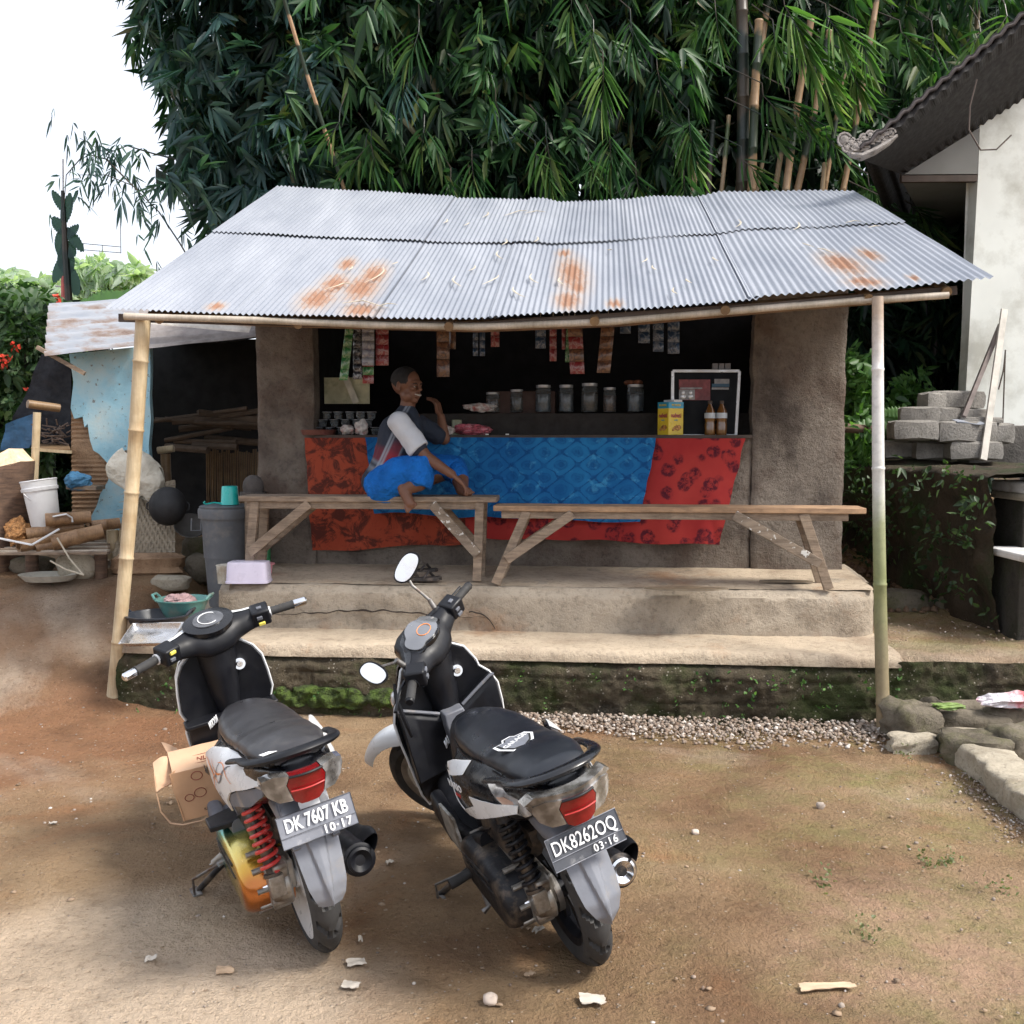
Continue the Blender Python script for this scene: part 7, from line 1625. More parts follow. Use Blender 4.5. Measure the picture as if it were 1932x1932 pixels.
            mb = MB(); mb.M = ST; mb.panel([(a*1.12, b*1.12) for a, b in shp], lambda a, b, k: MMm @ Vector((a, b, -k*.026*(1-min(.85, (a/hw_)**2*.5+(b/hh_)**2*.5)))), res=.02); mh = part('mirror_housing', mb, K['matte'], hb)
            mb = MB(); mb.M = ST; mb.panel(shp, lambda a, b, k: MMm @ Vector((a, b, .003-k*.002)), res=.03); part('mirror_glass', mb, K['mirror'], mh, smooth=False)
        mb = MB(); mb.ball((1.02, .155, .72), (.05, .035, .045)); part('front_indicator', mb, K['clear'])
    # ---- engine, transmission cover
    mb = MB(); rings = []
    for y, k in ((.045, 1), (.085, 1), (.165, .99), (.188, .94), (.203, .84), (.209, .68)):
        ring = []
        for j in range(36):
            t = 2*math.pi*j/36; c_, s_ = math.cos(t), math.sin(t); ex = .125 if c_ < 0 else .0
            x = .36+c_*.088*k if c_ > 0 else .12+c_*.088*k; x = (.37 if c_ > 0 else .09)+c_*.100*k; z = .255+s_*(.104 if c_ > 0 else .096)*k+(.014 if c_ > 0 else 0)
            ring.append(Vector((x, y, z)))
        rings.append(ring)
    mb.loft(rings); cv = part('transmission_cover', mb, K['anod'] if not right else K['engine'], ang=55)
    for (a, b) in (((.42, .31), (.12, .325)), ((.42, .285), (.10, .29))):
        mb = MB(); mb.tube([(a[0], .209, a[1]), ((a[0]+b[0])/2, .212, (a[1]+b[1])/2+.006), (b[0], .209, b[1])], .0045, 6); part('cover_rib', mb, K['engine'], cv)
    for t in np.linspace(0, 2*math.pi, 10, endpoint=False):
        c_, s_ = math.cos(t), math.sin(t); mb = MB(); mb.tube([((.37 if c_ > 0 else .10)+c_*.106, .10, .262+s_*.106), ((.37 if c_ > 0 else .10)+c_*.106, .165, .262+s_*.106)], .010, 8); part('bolt', mb, K['alu'], cv)
    mb = MB(); mb.box((.06, .075, .30), (.22, .07, .10)); mb.box((.02, .10, .262), (.13, .06, .13)); mb.tube([(-.0, .06, .262), (-.0, .125, .262)], [.075, .06], 20); mb.beam((.12, .09, .36), (.36, .09, .40), .05, .05); mb.beam((-.03, .085, .30), (-.055, .085, .36), .05, .05); part('gearbox', mb, K['alu'], bevel=.008)
    mb = MB(); mb.box((-.045, .105, .285), (.05, .05, .075)); mb.tube([(-.035, .06, .22), (-.035, .13, .22)], .018, 10); part('gearbox_lug', mb, K['alu'], bevel=.004)
    mb = MB(); mb.tube([(0, .10, .262), (0, .145, .262)], [.018, .014], 6); part('axle_nut', mb, K['chrome'])
    mb = MB(); mb.box((.40, 0, .30), (.26, .17, .16)); mb.tube([(.50, 0, .27), (.66, 0, .25)], [.07, .06], 16); mb.box((.33, .03, .40), (.2, .16, .10)); part('engine_block', mb, K['engine'], bevel=.01)
    mb = MB(); mb.loft([se(.02, .075, .43, .05, .045, 16, 4), se(.12, .08, .44, .055, .055, 16, 4), se(.30, .08, .44, .055, .05, 16, 4)]); part('air_box', mb, K['engine'])
    for i in range(5):
        mb = MB(); P_ = [(.40-.03*i, .12, .34+.01*i), (.33-.03*i, .135, .40+.012*i), (.22-.02*i, .12, .42+.018*i), (.10, .10, .50)]; mb.tube(P_, .005, 6); part('cable', mb, K['matte'])
    mb = MB(); mb.box((.20, 0, .475), (.46, .14, .05)); mb.beam((.40, .05, .52), (-.20, .06, .60), .03, .04); part('frame', mb, K['engine'])
    # ---- shock absorber on the left rear
    a, b = Vector((-.045, .105, .318)), Vector((.02, .120, .575))
    mb = MB(); mb.tube([a-Vector((.004, 0, .02)), a.lerp(b, .35)], [.022, .022], 14); mb.tube([a.lerp(b, .3), b], .008, 10); mb.tube([b-(b-a)*.10, b], [.030, .026], 16); mb.tube([a, a.lerp(b, .04)], .034, 16); shk = part('shock_absorber', mb, K['engine'])
    mb = MB(); coil(mb, a.lerp(b, .05), a.lerp(b, .90), .031, .0068, 8.5); part('spring', mb, K['redspring'] if not right else K['matte'], shk)
    # ---- exhaust on the right rear
    y = -.148
    mb = MB(); mb.tube([(.30, y, .235), (.27, y, .24), (.10, y-.005, .262), (-.10, y-.01, .292), (-.125, y-.01, .296), (-.13, y-.01, .297)], [.030, .050, .058, .058, .055, .046], 24); ex = part('muffler', mb, K['matte'] if not right else K['engine'])
    mb = MB(); e0 = Vector((-.125, y-.01, .296)); dd = Vector((-1, 0, .14)).normalized()
    mb.lathe([(.046, 0), (.044, .016), (.036, .020), (.030, .014), (.016, .004), (.012, -.03)], e0, 28, M=dd.to_track_quat('Z', 'Y').to_matrix(), cap=False); part('muffler_tip', mb, K['chrome'] if right else K['matte'], ex)
    mb = MB(); mb.tube([e0+dd*.002, e0+dd*-.05], .014, 12); part('tail_pipe', mb, K['blackink'], ex)
    mb = MB()
    def shd(s, t): 
        x = -.13+.34*s; a_ = rad(20+150*t)+.0; r_ = .070+.006*math.sin(s*9); cz = .296-.14*(x+.125)
        return Vector((x+.03*math.cos(a_), y-.01-math.cos(rad(90)-a_+rad(40))*r_*1.0 if 0 else y-.01+math.cos(a_+rad(60))*r_, cz+math.sin(a_+rad(-10))*r_))
    mb.shell(shd, 16, 14, (0, 0, .003)); part('heat_shield', mb, K['matte'], ex)
    mb = MB(); mb.tube([(.30, y, .235), (.42, y+.04, .17), (.52, -.06, .16), (.56, 0, .2)], .018, 10); part('exhaust_pipe', mb, K['steel'], ex)
    # ---- side stand, pegs, kick lever
    gl = math.tan(lean)
    foot = Vector((.60, .30, .30*gl+.004)); top = Vector((.46, .12, .235))
    mb = MB(); mb.tube([top, top.lerp(foot, .5)+Vector((.0, .01, .0)), foot], [.014, .012, .012], 10); stn = part('side_stand', mb, K['engine'])
    mb = MB(); mb.beam(foot+Vector((-.045, .01, 0)), foot+Vector((.035, .02, 0)), .035, .006); part('stand_foot', mb, K['steel'], stn)
    mb = MB(); mb.tube([foot+Vector((-.03, .02, .004)), foot+Vector((-.05, .015, .07)), top.lerp(foot, .35)+Vector((-.06, .02, .03)), top.lerp(foot, .15)], .005, 6); part('stand_lever', mb, K['steel'], stn)
    if not right:
        mb = MB(); mb.panel([(.28, .13), (.30, .235), (.40, .235), (.43, .13)], lambda a_, b_, k: Vector((a_, b_, .385+k*.02-.12*(b_-.13)*0)), res=.03); part('passenger_step', mb, K['matte'], bevel=.004)
        mb = MB(); mb.tube([top.lerp(foot, .12)+Vector((0, .02, .02)), top.lerp(foot, .45)+Vector((0, .03, .02))], .015, 12); part('stand_sleeve', mb, K['alu'], stn)
    else:
        mb = MB(); mb.tube([(.40, .15, .235), (.40, .185, .232)], .016, 10); mb.tube([(.40, .185, .232), (.395, .29, .226)], [.017, .019], 12); part('foot_peg', mb, K['rubber'])
        mb = MB(); mb.tube([(.36, -.15, .335), (.355, -.20, .335)], .014, 10); mb.tube([(.355, -.20, .335), (.33, -.31, .345)], [.017, .020], 12); part('foot_peg', mb, K['rubber'])
        mb = MB(); mb.tube([(.36, .155, .20), (.36, .19, .20), (.30, .20, .14), (.30, .225, .13)], [.012, .012, .010, .012], 8); part('kick_starter', mb, K['steel'])
    if not right:
        mb = MB(); mb.tube([(.44, .155, .27), (.44, .185, .27), (.47, .19, .20), (.47, .225, .19)], [.012, .012, .010, .013], 8); part('kick_starter', mb, K['steel'])
    return root
BL = scooter('scooter', 'white sided scooter with red rear spring and gold engine cover, plate DK 7607 KB', (-.595, 3.111, 0), .455, .205, .20, 'L')
BR = scooter('scooter', 'black scooter with two mirrors, white flashes, dark springs and plate DK 8262 OQ', (.226, 3.037, 0), .365, .30, .82, 'R')

# ================================================================ cardboard box beside the left scooter's footboard
M_CARD = simple('cardboard', (.46, .27, .15), .8, var=.12, vs=7, bmp=.2, bs_=60, dirt=(.34, .20, .11), dirts=6, dthr=.62); M_CARDL = simple('light_cardboard', (.56, .36, .23), .8, var=.1, vs=7, bmp=.2, bs_=60)
M_PRINT = simple('brown_print', (.22, .05, .03), .7)
cbx = thing('cardboard_box', at(360, 1545, 3.62), 'torn open cardboard box wedged beside the left scooter\'s footboard', 'box')
YB = 3.60
f0, f1, f2, f3 = at(318, 1462, YB-.02), at(424, 1436, YB+.02), at(424, 1528, YB+.02), at(346, 1550, YB-.02)   # front face
dp_ = Vector((.06, .17, .03))
def wallq(name, a, b, c, d, mat, th=.004, wob=.004, par=None):
    nn = (Vector(b)-Vector(a)).cross(Vector(d)-Vector(a)).normalized()
    def f(s, t):
        p = Vector(a).lerp(Vector(b), s).lerp(Vector(d).lerp(Vector(c), s), t); return p+nn*wob*noise.noise(p*14)
    return MB().shell(f, 14, 12, nn*th).build(name, mat, par or cbx)
wallq('front_wall', f0, f1, f2, f3, M_CARD); wallq('side_wall', f0+dp_, f0, f3, f3+dp_, M_CARD); wallq('rear_wall', f1+dp_, f0+dp_, f3+dp_, f2+dp_, M_CARD); wallq('side_wall', f1, f1+dp_, f2+dp_, f2, M_CARD); wallq('bottom', f3, f2, f2+dp_, f3+dp_, M_CARD)
l0, l1, l2, l3 = at(316, 1420, YB+.10), at(416, 1394, YB+.13), at(424, 1438, YB+.03), at(326, 1462, YB-.01)
wallq('flap', l0, l1, l2, l3, M_CARDL)
wallq('flap', at(288, 1440, YB+.06), at(316, 1432, YB+.10), at(326, 1470, YB+.02), at(296, 1492, YB-.05), M_CARDL, wob=.03); wallq('flap', at(305, 1402, YB+.18), at(330, 1405, YB+.16), at(345, 1425, YB+.12), at(318, 1424, YB+.12), M_CARDL, wob=.03)
MX = basis((l0+l1+l2+l3)/4+Vector((.045, 0, 0)), l1-l0, l0-l3); MX = MX @ Matrix.Translation((0, 0, .0055)) @ Matrix.Rotation(math.pi, 4, 'Z')
text_mesh('PAINTING', .030, MX, 'box_lettering', M_PRINT, cbx, .0004, .0004, .95, world=True)
mb = MB(); mb.M = MX; hx_, hy_ = .078, .022; mb.tube([(-hx_, -hy_, 0), (hx_, -hy_, 0), (hx_, hy_, 0), (-hx_, hy_, 0), (-hx_, -hy_, 0)], .0011, 4); mb.build('box_print', M_PRINT, cbx)
MF_ = basis((f0+f1+f2+f3)/4, f1-f0, f0-f3) @ Matrix.Translation((0, 0, .0055))
for cx_, cy_, r_ in ((.0, .0, .016), (-.04, -.01, .012), (.0, .062, .015), (.07, .05, .01)):
    mb = MB(); mb.M = MF_; mb.tube([(cx_+r_*1.3*math.cos(t), cy_+r_*math.sin(t), 0) for t in np.linspace(0, 6.28, 22)], .0014, 4); mb.build('box_print', M_PRINT, cbx)
text_mesh('KARTON', .014, MF_ @ Matrix.Translation((.03, -.062, 0)) @ Matrix.Rotation(.05, 4, 'Z'), 'box_lettering', M_BARK, cbx, .0004, .0002, world=True)
mb = MB(); mb.tube([at(292, 1465, 3.58), at(296, 1500, 3.56), at(304, 1532, 3.56), at(322, 1553, 3.56), at(345, 1556, 3.56), at(380, 1548, 3.58), at(398, 1540, 3.6)], .006, 8, flat=.3); mb.build('torn_strip', M_CARDL, cbx, smooth=True)
# ================================================================ foliage
def leaf_mat(name, stops, rough=.45, trans=.35, tr=(.25, .5, .06)):
    m, nt, bs = newmat(name); g = ND(nt, 'ShaderNodeNewGeometry'); col = ramp(nt, g.outputs['Random Per Island'], stops)
    nt.links.new(col, bs.inputs['Base Color']); bs.inputs['Roughness'].default_value = rough; bs.inputs['Specular IOR Level'].default_value = .4
    t = nt.nodes.new('ShaderNodeBsdfTranslucent'); tc = mixc(nt, .5, col, tr, 'MULTIPLY'); mul = mixc(nt, 1.0, col, (1.6, 1.9, .8), 'MULTIPLY'); nt.links.new(mul, t.inputs['Color'])
    mx_ = nt.nodes.new('ShaderNodeMixShader'); mx_.inputs[0].default_value = trans; out = nt.nodes['Material Output']
    nt.links.new(bs.outputs[0], mx_.inputs[1]); nt.links.new(t.outputs[0], mx_.inputs[2]); nt.links.new(mx_.outputs[0], out.inputs[0]); return m
L_DARK = leaf_mat('bamboo_leaf_dark', [(0, (.005, .017, .013)), (.55, (.012, .038, .022)), (.9, (.03, .075, .032)), (.97, (.06, .075, .03)), (1, (.12, .10, .05))])  # dark, mid and bright copies stand for shaded and lit leaves
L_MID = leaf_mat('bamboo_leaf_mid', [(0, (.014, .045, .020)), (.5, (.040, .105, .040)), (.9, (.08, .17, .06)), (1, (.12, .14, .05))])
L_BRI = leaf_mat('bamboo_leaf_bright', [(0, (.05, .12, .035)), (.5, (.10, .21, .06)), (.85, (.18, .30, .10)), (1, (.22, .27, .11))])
L_BLUE = leaf_mat('bamboo_leaf_bluish', [(0, (.020, .052, .058)), (.6, (.040, .092, .088)), (1, (.08, .14, .11))])
L_SHR = leaf_mat('shrub_leaf', [(0, (.03, .08, .025)), (.5, (.07, .16, .04)), (1, (.14, .26, .08))])
L_WEED = leaf_mat('yard_weed_leaf', [(0, (.10, .12, .05)), (.6, (.16, .18, .085)), (1, (.24, .25, .14))])
L_PALE = leaf_mat('pale_far_leaf', [(0, (.26, .33, .28)), (.6, (.36, .43, .36)), (1, (.46, .52, .42))], trans=.5)  # leaf colour paled to stand for haze over the far trees
def leaves(P, D, S, L, W, droop=.15):
    # P base, D direction, S side vectors (n,3); L, W arrays -> mesh arrays (6 verts per leaf)
    n = len(P); Dn = D/np.linalg.norm(D, axis=1, keepdims=True); Sn = np.cross(Dn, S); Sn /= np.linalg.norm(Sn, axis=1, keepdims=True)+1e-9; L = L[:, None]; W = W[:, None]
    dr = np.array([0, 0, -1.0])
    Nn = np.cross(Sn, Dn); fold = W*.25
    v0 = P; v1 = P+Dn*L*.28+Sn*W*.5+Nn*fold; v2 = P+Dn*L*.28-Sn*W*.5+Nn*fold; m1 = P+Dn*L*.62+Sn*W*.42+dr*L*droop*.4+Nn*fold; m2 = P+Dn*L*.62-Sn*W*.42+dr*L*droop*.4+Nn*fold; t = P+Dn*L+dr*L*droop
    c1 = P+Dn*L*.28; c2 = P+Dn*L*.62+dr*L*droop*.4
    V = np.stack([v0, v1, m1, t, m2, v2, c1, c2], 1).reshape(-1, 3); b = np.arange(n)[:, None]*8
    T = np.concatenate([b+np.array([0, 1, 6]), b+np.array([0, 6, 5]), b+np.array([2, 3, 7]), b+np.array([7, 3, 4])]); Q = np.concatenate([b+np.array([1, 2, 7, 6]), b+np.array([6, 7, 4, 5])])
    return V, T, Q
def cr(a, b): return np.array([a[1]*b[2]-a[2]*b[1], a[2]*b[0]-a[0]*b[2], a[0]*b[1]-a[1]*b[0]])
def sprays(C, up, nleaf=(6, 10), L=(.16, .30), W=(.018, .032), spread=1.0, down=.75, fwd=(0, -.35, 0)):
    # fans of leaves hanging from twig ends
    P, D, S, LL, WW = [], [], [], [], []
    for c in C:
        k = NR.randint(*nleaf); ax = NR.normal(0, 1, 3)*.55+np.array([0, 0, -down])+np.array(fwd)*NR.uniform(0, 1.4); ax /= np.linalg.norm(ax)
        sd_ = cr(ax, NR.normal(0, 1, 3)); sd_ /= math.sqrt(sd_@sd_); sz = NR.uniform(.75, 1.2); tw = ax*.10*sz
        for i in range(k):
            f = (i/(k-1)-.5)*2 if k > 1 else 0; d = ax*math.cos(f*spread)+sd_*math.sin(f*spread)+NR.normal(0, .10, 3)
            P.append(c+tw*(1-abs(f))*1.3-tw*.6); D.append(d); S.append(cr(d, sd_)+NR.normal(0, .35, 3)+1e-3); l = NR.uniform(*L)*sz*(1-.25*abs(f)); LL.append(l); WW.append(NR.uniform(*W)*sz)
    return leaves(np.array(P), np.array(D), np.array(S), np.array(LL), np.array(WW))
def leafmesh(name, C, mat, par=None, **k):
    V, T, Q = sprays(C, None, **k); return npmesh(name, V, [T, Q], mat, par)
def twigs(mb, C, root, n):
    for i in range(n):
        c = Vector(C[NR.randint(len(C))]); a_ = c+Vector((R.uniform(-.5, .5), R.uniform(.3, 1.0), R.uniform(-.1, .6))); m = a_.lerp(c, .6)+Vector((0, 0, .18)); mb.tube([a_, m, c], [.009, .006, .003], 5, cap=False)
def culm(par, x0, y0, x1, y1, Y, r_, mat, dY=0, zb=None, name='culm'):
    a_, b_ = at(x0, y0, Y), at(x1, y1, Y+dY); d = b_-a_; a2 = a_-d.normalized()*((a_.z-.5)/max(.2, d.normalized().z)); L = (b_-a2).length; n = int(L/.36); mb = MB(); path = []; rs = []
    for i in range(n+1):
        k = i/n; p = a2.lerp(b_, k)+Vector((.10*math.sin(k*2.4+x0), 0, 0))*k*(1-k)*2
        for e, f in ((-.012, 1), (-.004, 1.09), (.004, 1.09), (.012, 1)):
            path.append(p+d.normalized()*e); rs.append(r_*.8*(1-.25*k)*f)
    mb.tube(path, rs, 12); return mb.build(name, mat, par, smooth=True, ang=0)
M_CUL = None
def culm_mat(name, g, d, per=.36, ph=0):
    m, nt, bs = newmat(name); v = coords(nt); sx = ND(nt, 'ShaderNodeSeparateXYZ', {'Vector': v}); n = noise_n(nt, v, 5, 4)
    w_ = mathn(nt, 'FRACT', mathn(nt, 'ADD', mathn(nt, 'MULTIPLY', sx.outputs[2], 1/(per*2)), mathn(nt, 'MULTIPLY', n, .55))); k = ramp(nt, w_, [(.0, 0.0), (.42, 0.0), (.5, 1.0), (.93, 1.0), (1.0, 0.0)])
    col = mixc(nt, k, g, d); col = mixc(nt, .5, col, ramp(nt, noise_n(nt, v, 30, 4), [(.3, .6), (.6, 1.0)]), 'MULTIPLY'); nt.links.new(col, bs.inputs['Base Color']); bs.inputs['Roughness'].default_value = .45; return m
M_CUL = culm_mat('green_and_tan_culm', (.025, .040, .022), (.32, .205, .115)); M_CULD = culm_mat('dark_culm', (.010, .018, .014), (.05, .038, .027)); M_CULB = culm_mat('pale_culm', (.07, .10, .045), (.32, .23, .14))
def blob_pts(n, pxr, pyr, Yr, test=None):
    C = []
    while len(C) < n:
        px, py, Y = NR.uniform(*pxr), NR.uniform(*pyr), NR.uniform(*Yr)
        if test is None or test(px, py): C.append(tuple(at(px, py, Y)))
    return np.array(C)
def edge_left(px, py):      # ragged left outline of the grove, px in the photo frame
    e = interp(py, [(-400, 150), (-100, 200), (0, 262), (40, 255), (90, 285), (150, 300), (200, 330), (260, 320), (330, 318), (380, 365), (440, 395), (520, 470)])
    return px > e+28*noise.noise(Vector((py*.02, px*.01, 1)))+NR.uniform(-14, 22)
clumps = [
 ('left', 'bluish dense bamboo clump at the left of the grove against the white sky', (240, 620), (-420, 470), (9.6, 11.6), [(L_DARK, 900), (L_BLUE, 800)], edge_left),
 ('mid', 'dark bamboo clump with hanging leaf sprays behind the left half of the shop roof', (520, 980), (-420, 430), (9.5, 11.8), [(L_DARK, 1500), (L_MID, 330)], None),
 ('mid2', 'darkest bamboo clump behind the middle of the shop roof', (880, 1330), (-420, 420), (9.6, 12.0), [(L_DARK, 1400), (L_MID, 230)], None),
 ('right', 'bamboo clump with tan culms and bright green leaves behind the right half of the roof', (1250, 1640), (-420, 400), (9.9, 11.8), [(L_DARK, 520), (L_MID, 200), (L_BRI, 130)], lambda x, y: (y < 120 and noise.noise(Vector((x*.012, y*.012, 3))) > -.25) or (x < 1330 and y < 330) or noise.noise(Vector((x*.014, y*.014, 7))) > .30),
 ('far', 'looser bamboo clump beside the white house roof with sky showing through', (1560, 1990), (-420, 430), (10.5, 13.5), [(L_DARK, 520), (L_MID, 420), (L_BRI, 70)], lambda x, y: noise.noise(Vector((x*.02, y*.02, 5))) > -.22)]
CL = {}
for nm, lab, pxr, pyr, Yr, mats, test in clumps:
    cxp = (pxr[0]+pxr[1])/2; base = at(cxp, 600, 11.0); base.z = .8
    t = thing('bamboo_clump', base, lab, 'bamboo', 'bamboo clumps forming the grove behind the shop'); CL[nm] = t
    for mt, n in mats:
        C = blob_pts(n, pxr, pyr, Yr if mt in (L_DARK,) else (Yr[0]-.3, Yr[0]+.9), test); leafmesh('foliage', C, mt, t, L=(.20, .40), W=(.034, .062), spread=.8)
    mb = MB(); C = blob_pts(60, pxr, pyr, (Yr[0], Yr[0]+1), test); twigs(mb, C, None, 60); tw_ = mb.build('twig_tangle', M_CULD, t); tw_['kind'] = 'stuff'
# showy foreground sprays
def spray_at(px, py, Y, k, L, mat, par, ang=0, spread=.75, W=.04, both=True):
    W = W*1.5; k = max(7, k-3)
    c = np.array(at(px, py, Y)); ax = np.array([math.sin(ang), -.15, -math.cos(ang)]); sdv = np.array([math.cos(ang), 0, math.sin(ang)]); P, D, S, LL, WW = [], [], [], [], []
    for i in range(k):
        f = (i/(k-1)-.5)*2; st_ = (1-abs(f)); d = ax*math.cos(f*spread)+sdv*math.sin(f*spread)+NR.normal(0, .05, 3); P.append(c+ax*L*.75*st_*NR.uniform(.8, 1.1)); D.append(d); S.append(np.array([0, -1, 0])+NR.normal(0, .25, 3)); LL.append(L*NR.uniform(.85, 1.1)); WW.append(W*NR.uniform(.85, 1.1))
    V, T, Q = leaves(np.array(P), np.array(D), np.cross(np.array(D), np.array(S)), np.array(LL), np.array(WW)); npmesh('leaf_spray', V, [T, Q], mat, par)
    mb = MB(); c_ = Vector(c); mb.tube([c_+Vector((-.25*math.sin(ang)-.1, .3, .35)), c_+Vector((0, .05, .12)), c_, c_+Vector(ax)*L*.8], [.006, .005, .004, .002], 5, cap=False); mb.build('twig', M_CULD, par)
SPR = [(1030, 255, 9.0, 11, .42, L_MID, 'mid2', .15), (1300-10, 330-65, 9.0, 11, .34, L_BRI, 'mid2', .45), (1138, 120, 8.9, 15, .42, L_BRI, 'mid2', 0), (1150, 255, 8.9, 15, .40, L_MID, 'mid2', .05), (1190, 40, 8.9, 13, .36, L_MID, 'mid2', .1), (1080, -15, 8.9, 11, .36, L_MID, 'mid2', -.1), (1300, 230, 9.0, 15, .34, L_MID, 'right', .1), (1290, 330, 9.1, 13, .32, L_MID, 'right', .05), (1240, 130, 9.2, 11, .34, L_DARK, 'right', .2), (1010, 290, 9.0, 9, .32, L_BRI, 'mid2', .5),
       (1030, 300, 9.0, 7, .35, L_BRI, 'mid2', .2), (890, 300, 9.2, 11, .36, L_MID, 'mid2', .1), (800, 240, 9.2, 11, .34, L_MID, 'mid', -.1), (700, 270, 9.2, 9, .30, L_MID, 'mid', .2), (790, 60, 9.1, 13, .36, L_MID, 'mid', -.3), (760, 140, 9.1, 13, .34, L_BLUE, 'mid', 0), (640, 230, 9.1, 9, .32, L_MID, 'mid', -.5), (690, 280, 9.2, 9, .30, L_MID, 'mid', -.7), (850, 340, 9.2, 9, .28, L_MID, 'mid', .1), (1110, 300, 9.2, 9, .3, L_MID, 'mid2', .3), (1120, 60, 9.1, 9, .3, L_MID, 'mid2', -.2), (935, 190, 9.3, 9, .3, L_BLUE, 'mid2', .3), (1200, 330, 9.3, 11, .30, L_MID, 'mid2', .2),
       (1480, 10, 9.0, 15, .42, L_BRI, 'right', .5), (1500, 60, 9.0, 13, .40, L_BRI, 'right', .45), (1530, 100, 9.0, 13, .38, L_BRI, 'right', .6), (1560, 30, 9.0, 13, .40, L_BRI, 'right', .55), (1540, 150, 9.1, 11, .34, L_BRI, 'right', .6), (1490, 190, 9.2, 11, .34, L_MID, 'right', .6), (1440, 180, 9.2, 11, .34, L_MID, 'right', .7), (1440, 240, 9.2, 9, .3, L_MID, 'right', .8), (1400, 300, 9.2, 9, .30, L_MID, 'right', .8), (1560, 260, 9.3, 9, .30, L_MID, 'right', .7), (1600, 120, 9.3, 13, .38, L_BRI, 'right', .4), (1620, 60, 9.2, 13, .36, L_BRI, 'right', .3), (1460, 60, 9.1, 11, .34, L_BRI, 'right', .1), (1350, 20, 9.1, 11, .34, L_MID, 'right', .1),
       (1700, 60, 9.6, 9, .32, L_MID, 'far', .7), (1760, 60, 9.6, 7, .36, L_MID, 'far', 0), (1790, 140, 9.6, 9, .30, L_BRI, 'far', .6), (1850, 60, 9.6, 9, .32, L_MID, 'far', -.5), (1690, 250, 9.6, 9, .34, L_MID, 'far', .6), (1760, 250, 9.6, 9, .3, L_MID, 'far', -.5), (1900, 30, 9.4, 9, .32, L_BRI, 'far', -.6), (1720, 390, 9.4, 13, .32, L_MID, 'far', .8), (1680, 400, 9.3, 13, .32, L_MID, 'far', .9), (1640, 350, 9.5, 11, .3, L_MID, 'far', .6), (1760, 430, 9.4, 9, .3, L_MID, 'far', .5)]
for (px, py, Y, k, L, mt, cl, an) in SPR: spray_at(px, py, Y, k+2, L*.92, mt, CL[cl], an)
# culms
for a_ in [(1309, 400, 1320, 250, 9.5, .040, M_CULB), (1341, 400, 1345, 230, 9.55, .045, M_CULD), (1361, 400, 1375, 220, 9.50, .032, M_CULB), (1394, 400, 1398, -60, 9.50, .085, M_CULD), (1415, 395, 1432, 40, 9.40, .060, M_CUL), (1430, 360, 1450, 250, 9.60, .03, M_CULB), (1459, 390, 1480, 250, 9.55, .04, M_CULB), (1485, 385, 1530, 40, 9.35, .050, M_CUL), (1500, 380, 1565, 60, 9.45, .048, M_CUL), (1561, 380, 1600, 100, 9.50, .035, M_CUL), (1588, 380, 1660, -40, 9.60, .042, M_CUL), (1545, 385, 1556, 310, 9.45, .035, M_CULB), (1285, 395, 1290, 300, 10.3, .03, M_CULD), (1440, 50, 1500, -300, 9.9, .05, M_CUL)]:
    culm(CL['right'], *a_)
for a_ in [(1700, 420, 1720, -50, 11.5, .04, M_CULD), (1780, 430, 1790, -50, 12, .04, M_CULD), (1650, 420, 1680, 0, 12, .035, M_CULD), (1840, 30, 1860, -200, 11.5, .04, M_CULB)]: culm(CL['far'], *a_)
for i in range(16):
    x = R.uniform(640, 1280); culm(CL['mid' if x < 900 else 'mid2'], x, 400, x+R.uniform(-40, 40), R.uniform(-60, 120), 10.6+R.uniform(-.3, .8), R.uniform(.03, .05), M_CULD)
lb_ = thing('bamboo_culm', at(650, 380, 9.5), 'single bamboo culm leaning left in front of the dark grove, banded tan and dark green', 'bamboo')
culm(lb_, 655, 372, 535, -5, 9.40, .027, culm_mat('leaning_culm', (.03, .05, .035), (.42, .27, .16), .20), dY=-.62)
# dark wood behind everything that the gaps look into
def backdrop_trees():
    for i, (x0, x1, Y, n, lab, y0, yb) in enumerate([(420, 1000, 13.0, 1500, 'dark tree mass behind the left of the grove', -420, 640), (900, 1560, 13.2, 1600, 'dark tree mass behind the middle of the grove', -420, 640), (1480, 2050, 14.5, 1500, 'dark tree mass behind the white house with small gaps of sky', -420, 800)]):
        t = thing('dark_tree', at((x0+x1)/2, 650, Y), lab, 'tree'); test = (lambda x, y: edge_left(x-60, y)) if i == 0 else (lambda x, y: noise.noise(Vector((x*.030, y*.030, 9))) > (-.45 if x < 1600 else -.25)) if i == 2 else None
        C = blob_pts(n, (x0, x1), (y0, yb), (Y, Y+2.2), test); leafmesh('crown', C, L_DARK, t, L=(.35, .65), W=(.09, .16), nleaf=(7, 11), spread=1.1)
        for k in range(3):
            mb = MB(); px = x0+(x1-x0)*(k+.5)/3; a_ = at(px, 640, Y+.8); mb.tube([Vector((a_.x, a_.y, .3)), a_, at(px+R.uniform(-30, 30), 200, Y+.8), at(px+R.uniform(-60, 60), -200, Y+.8)], [.16, .14, .10, .05], 9); mb.build('trunk', M_CULD, t, smooth=True)
backdrop_trees()
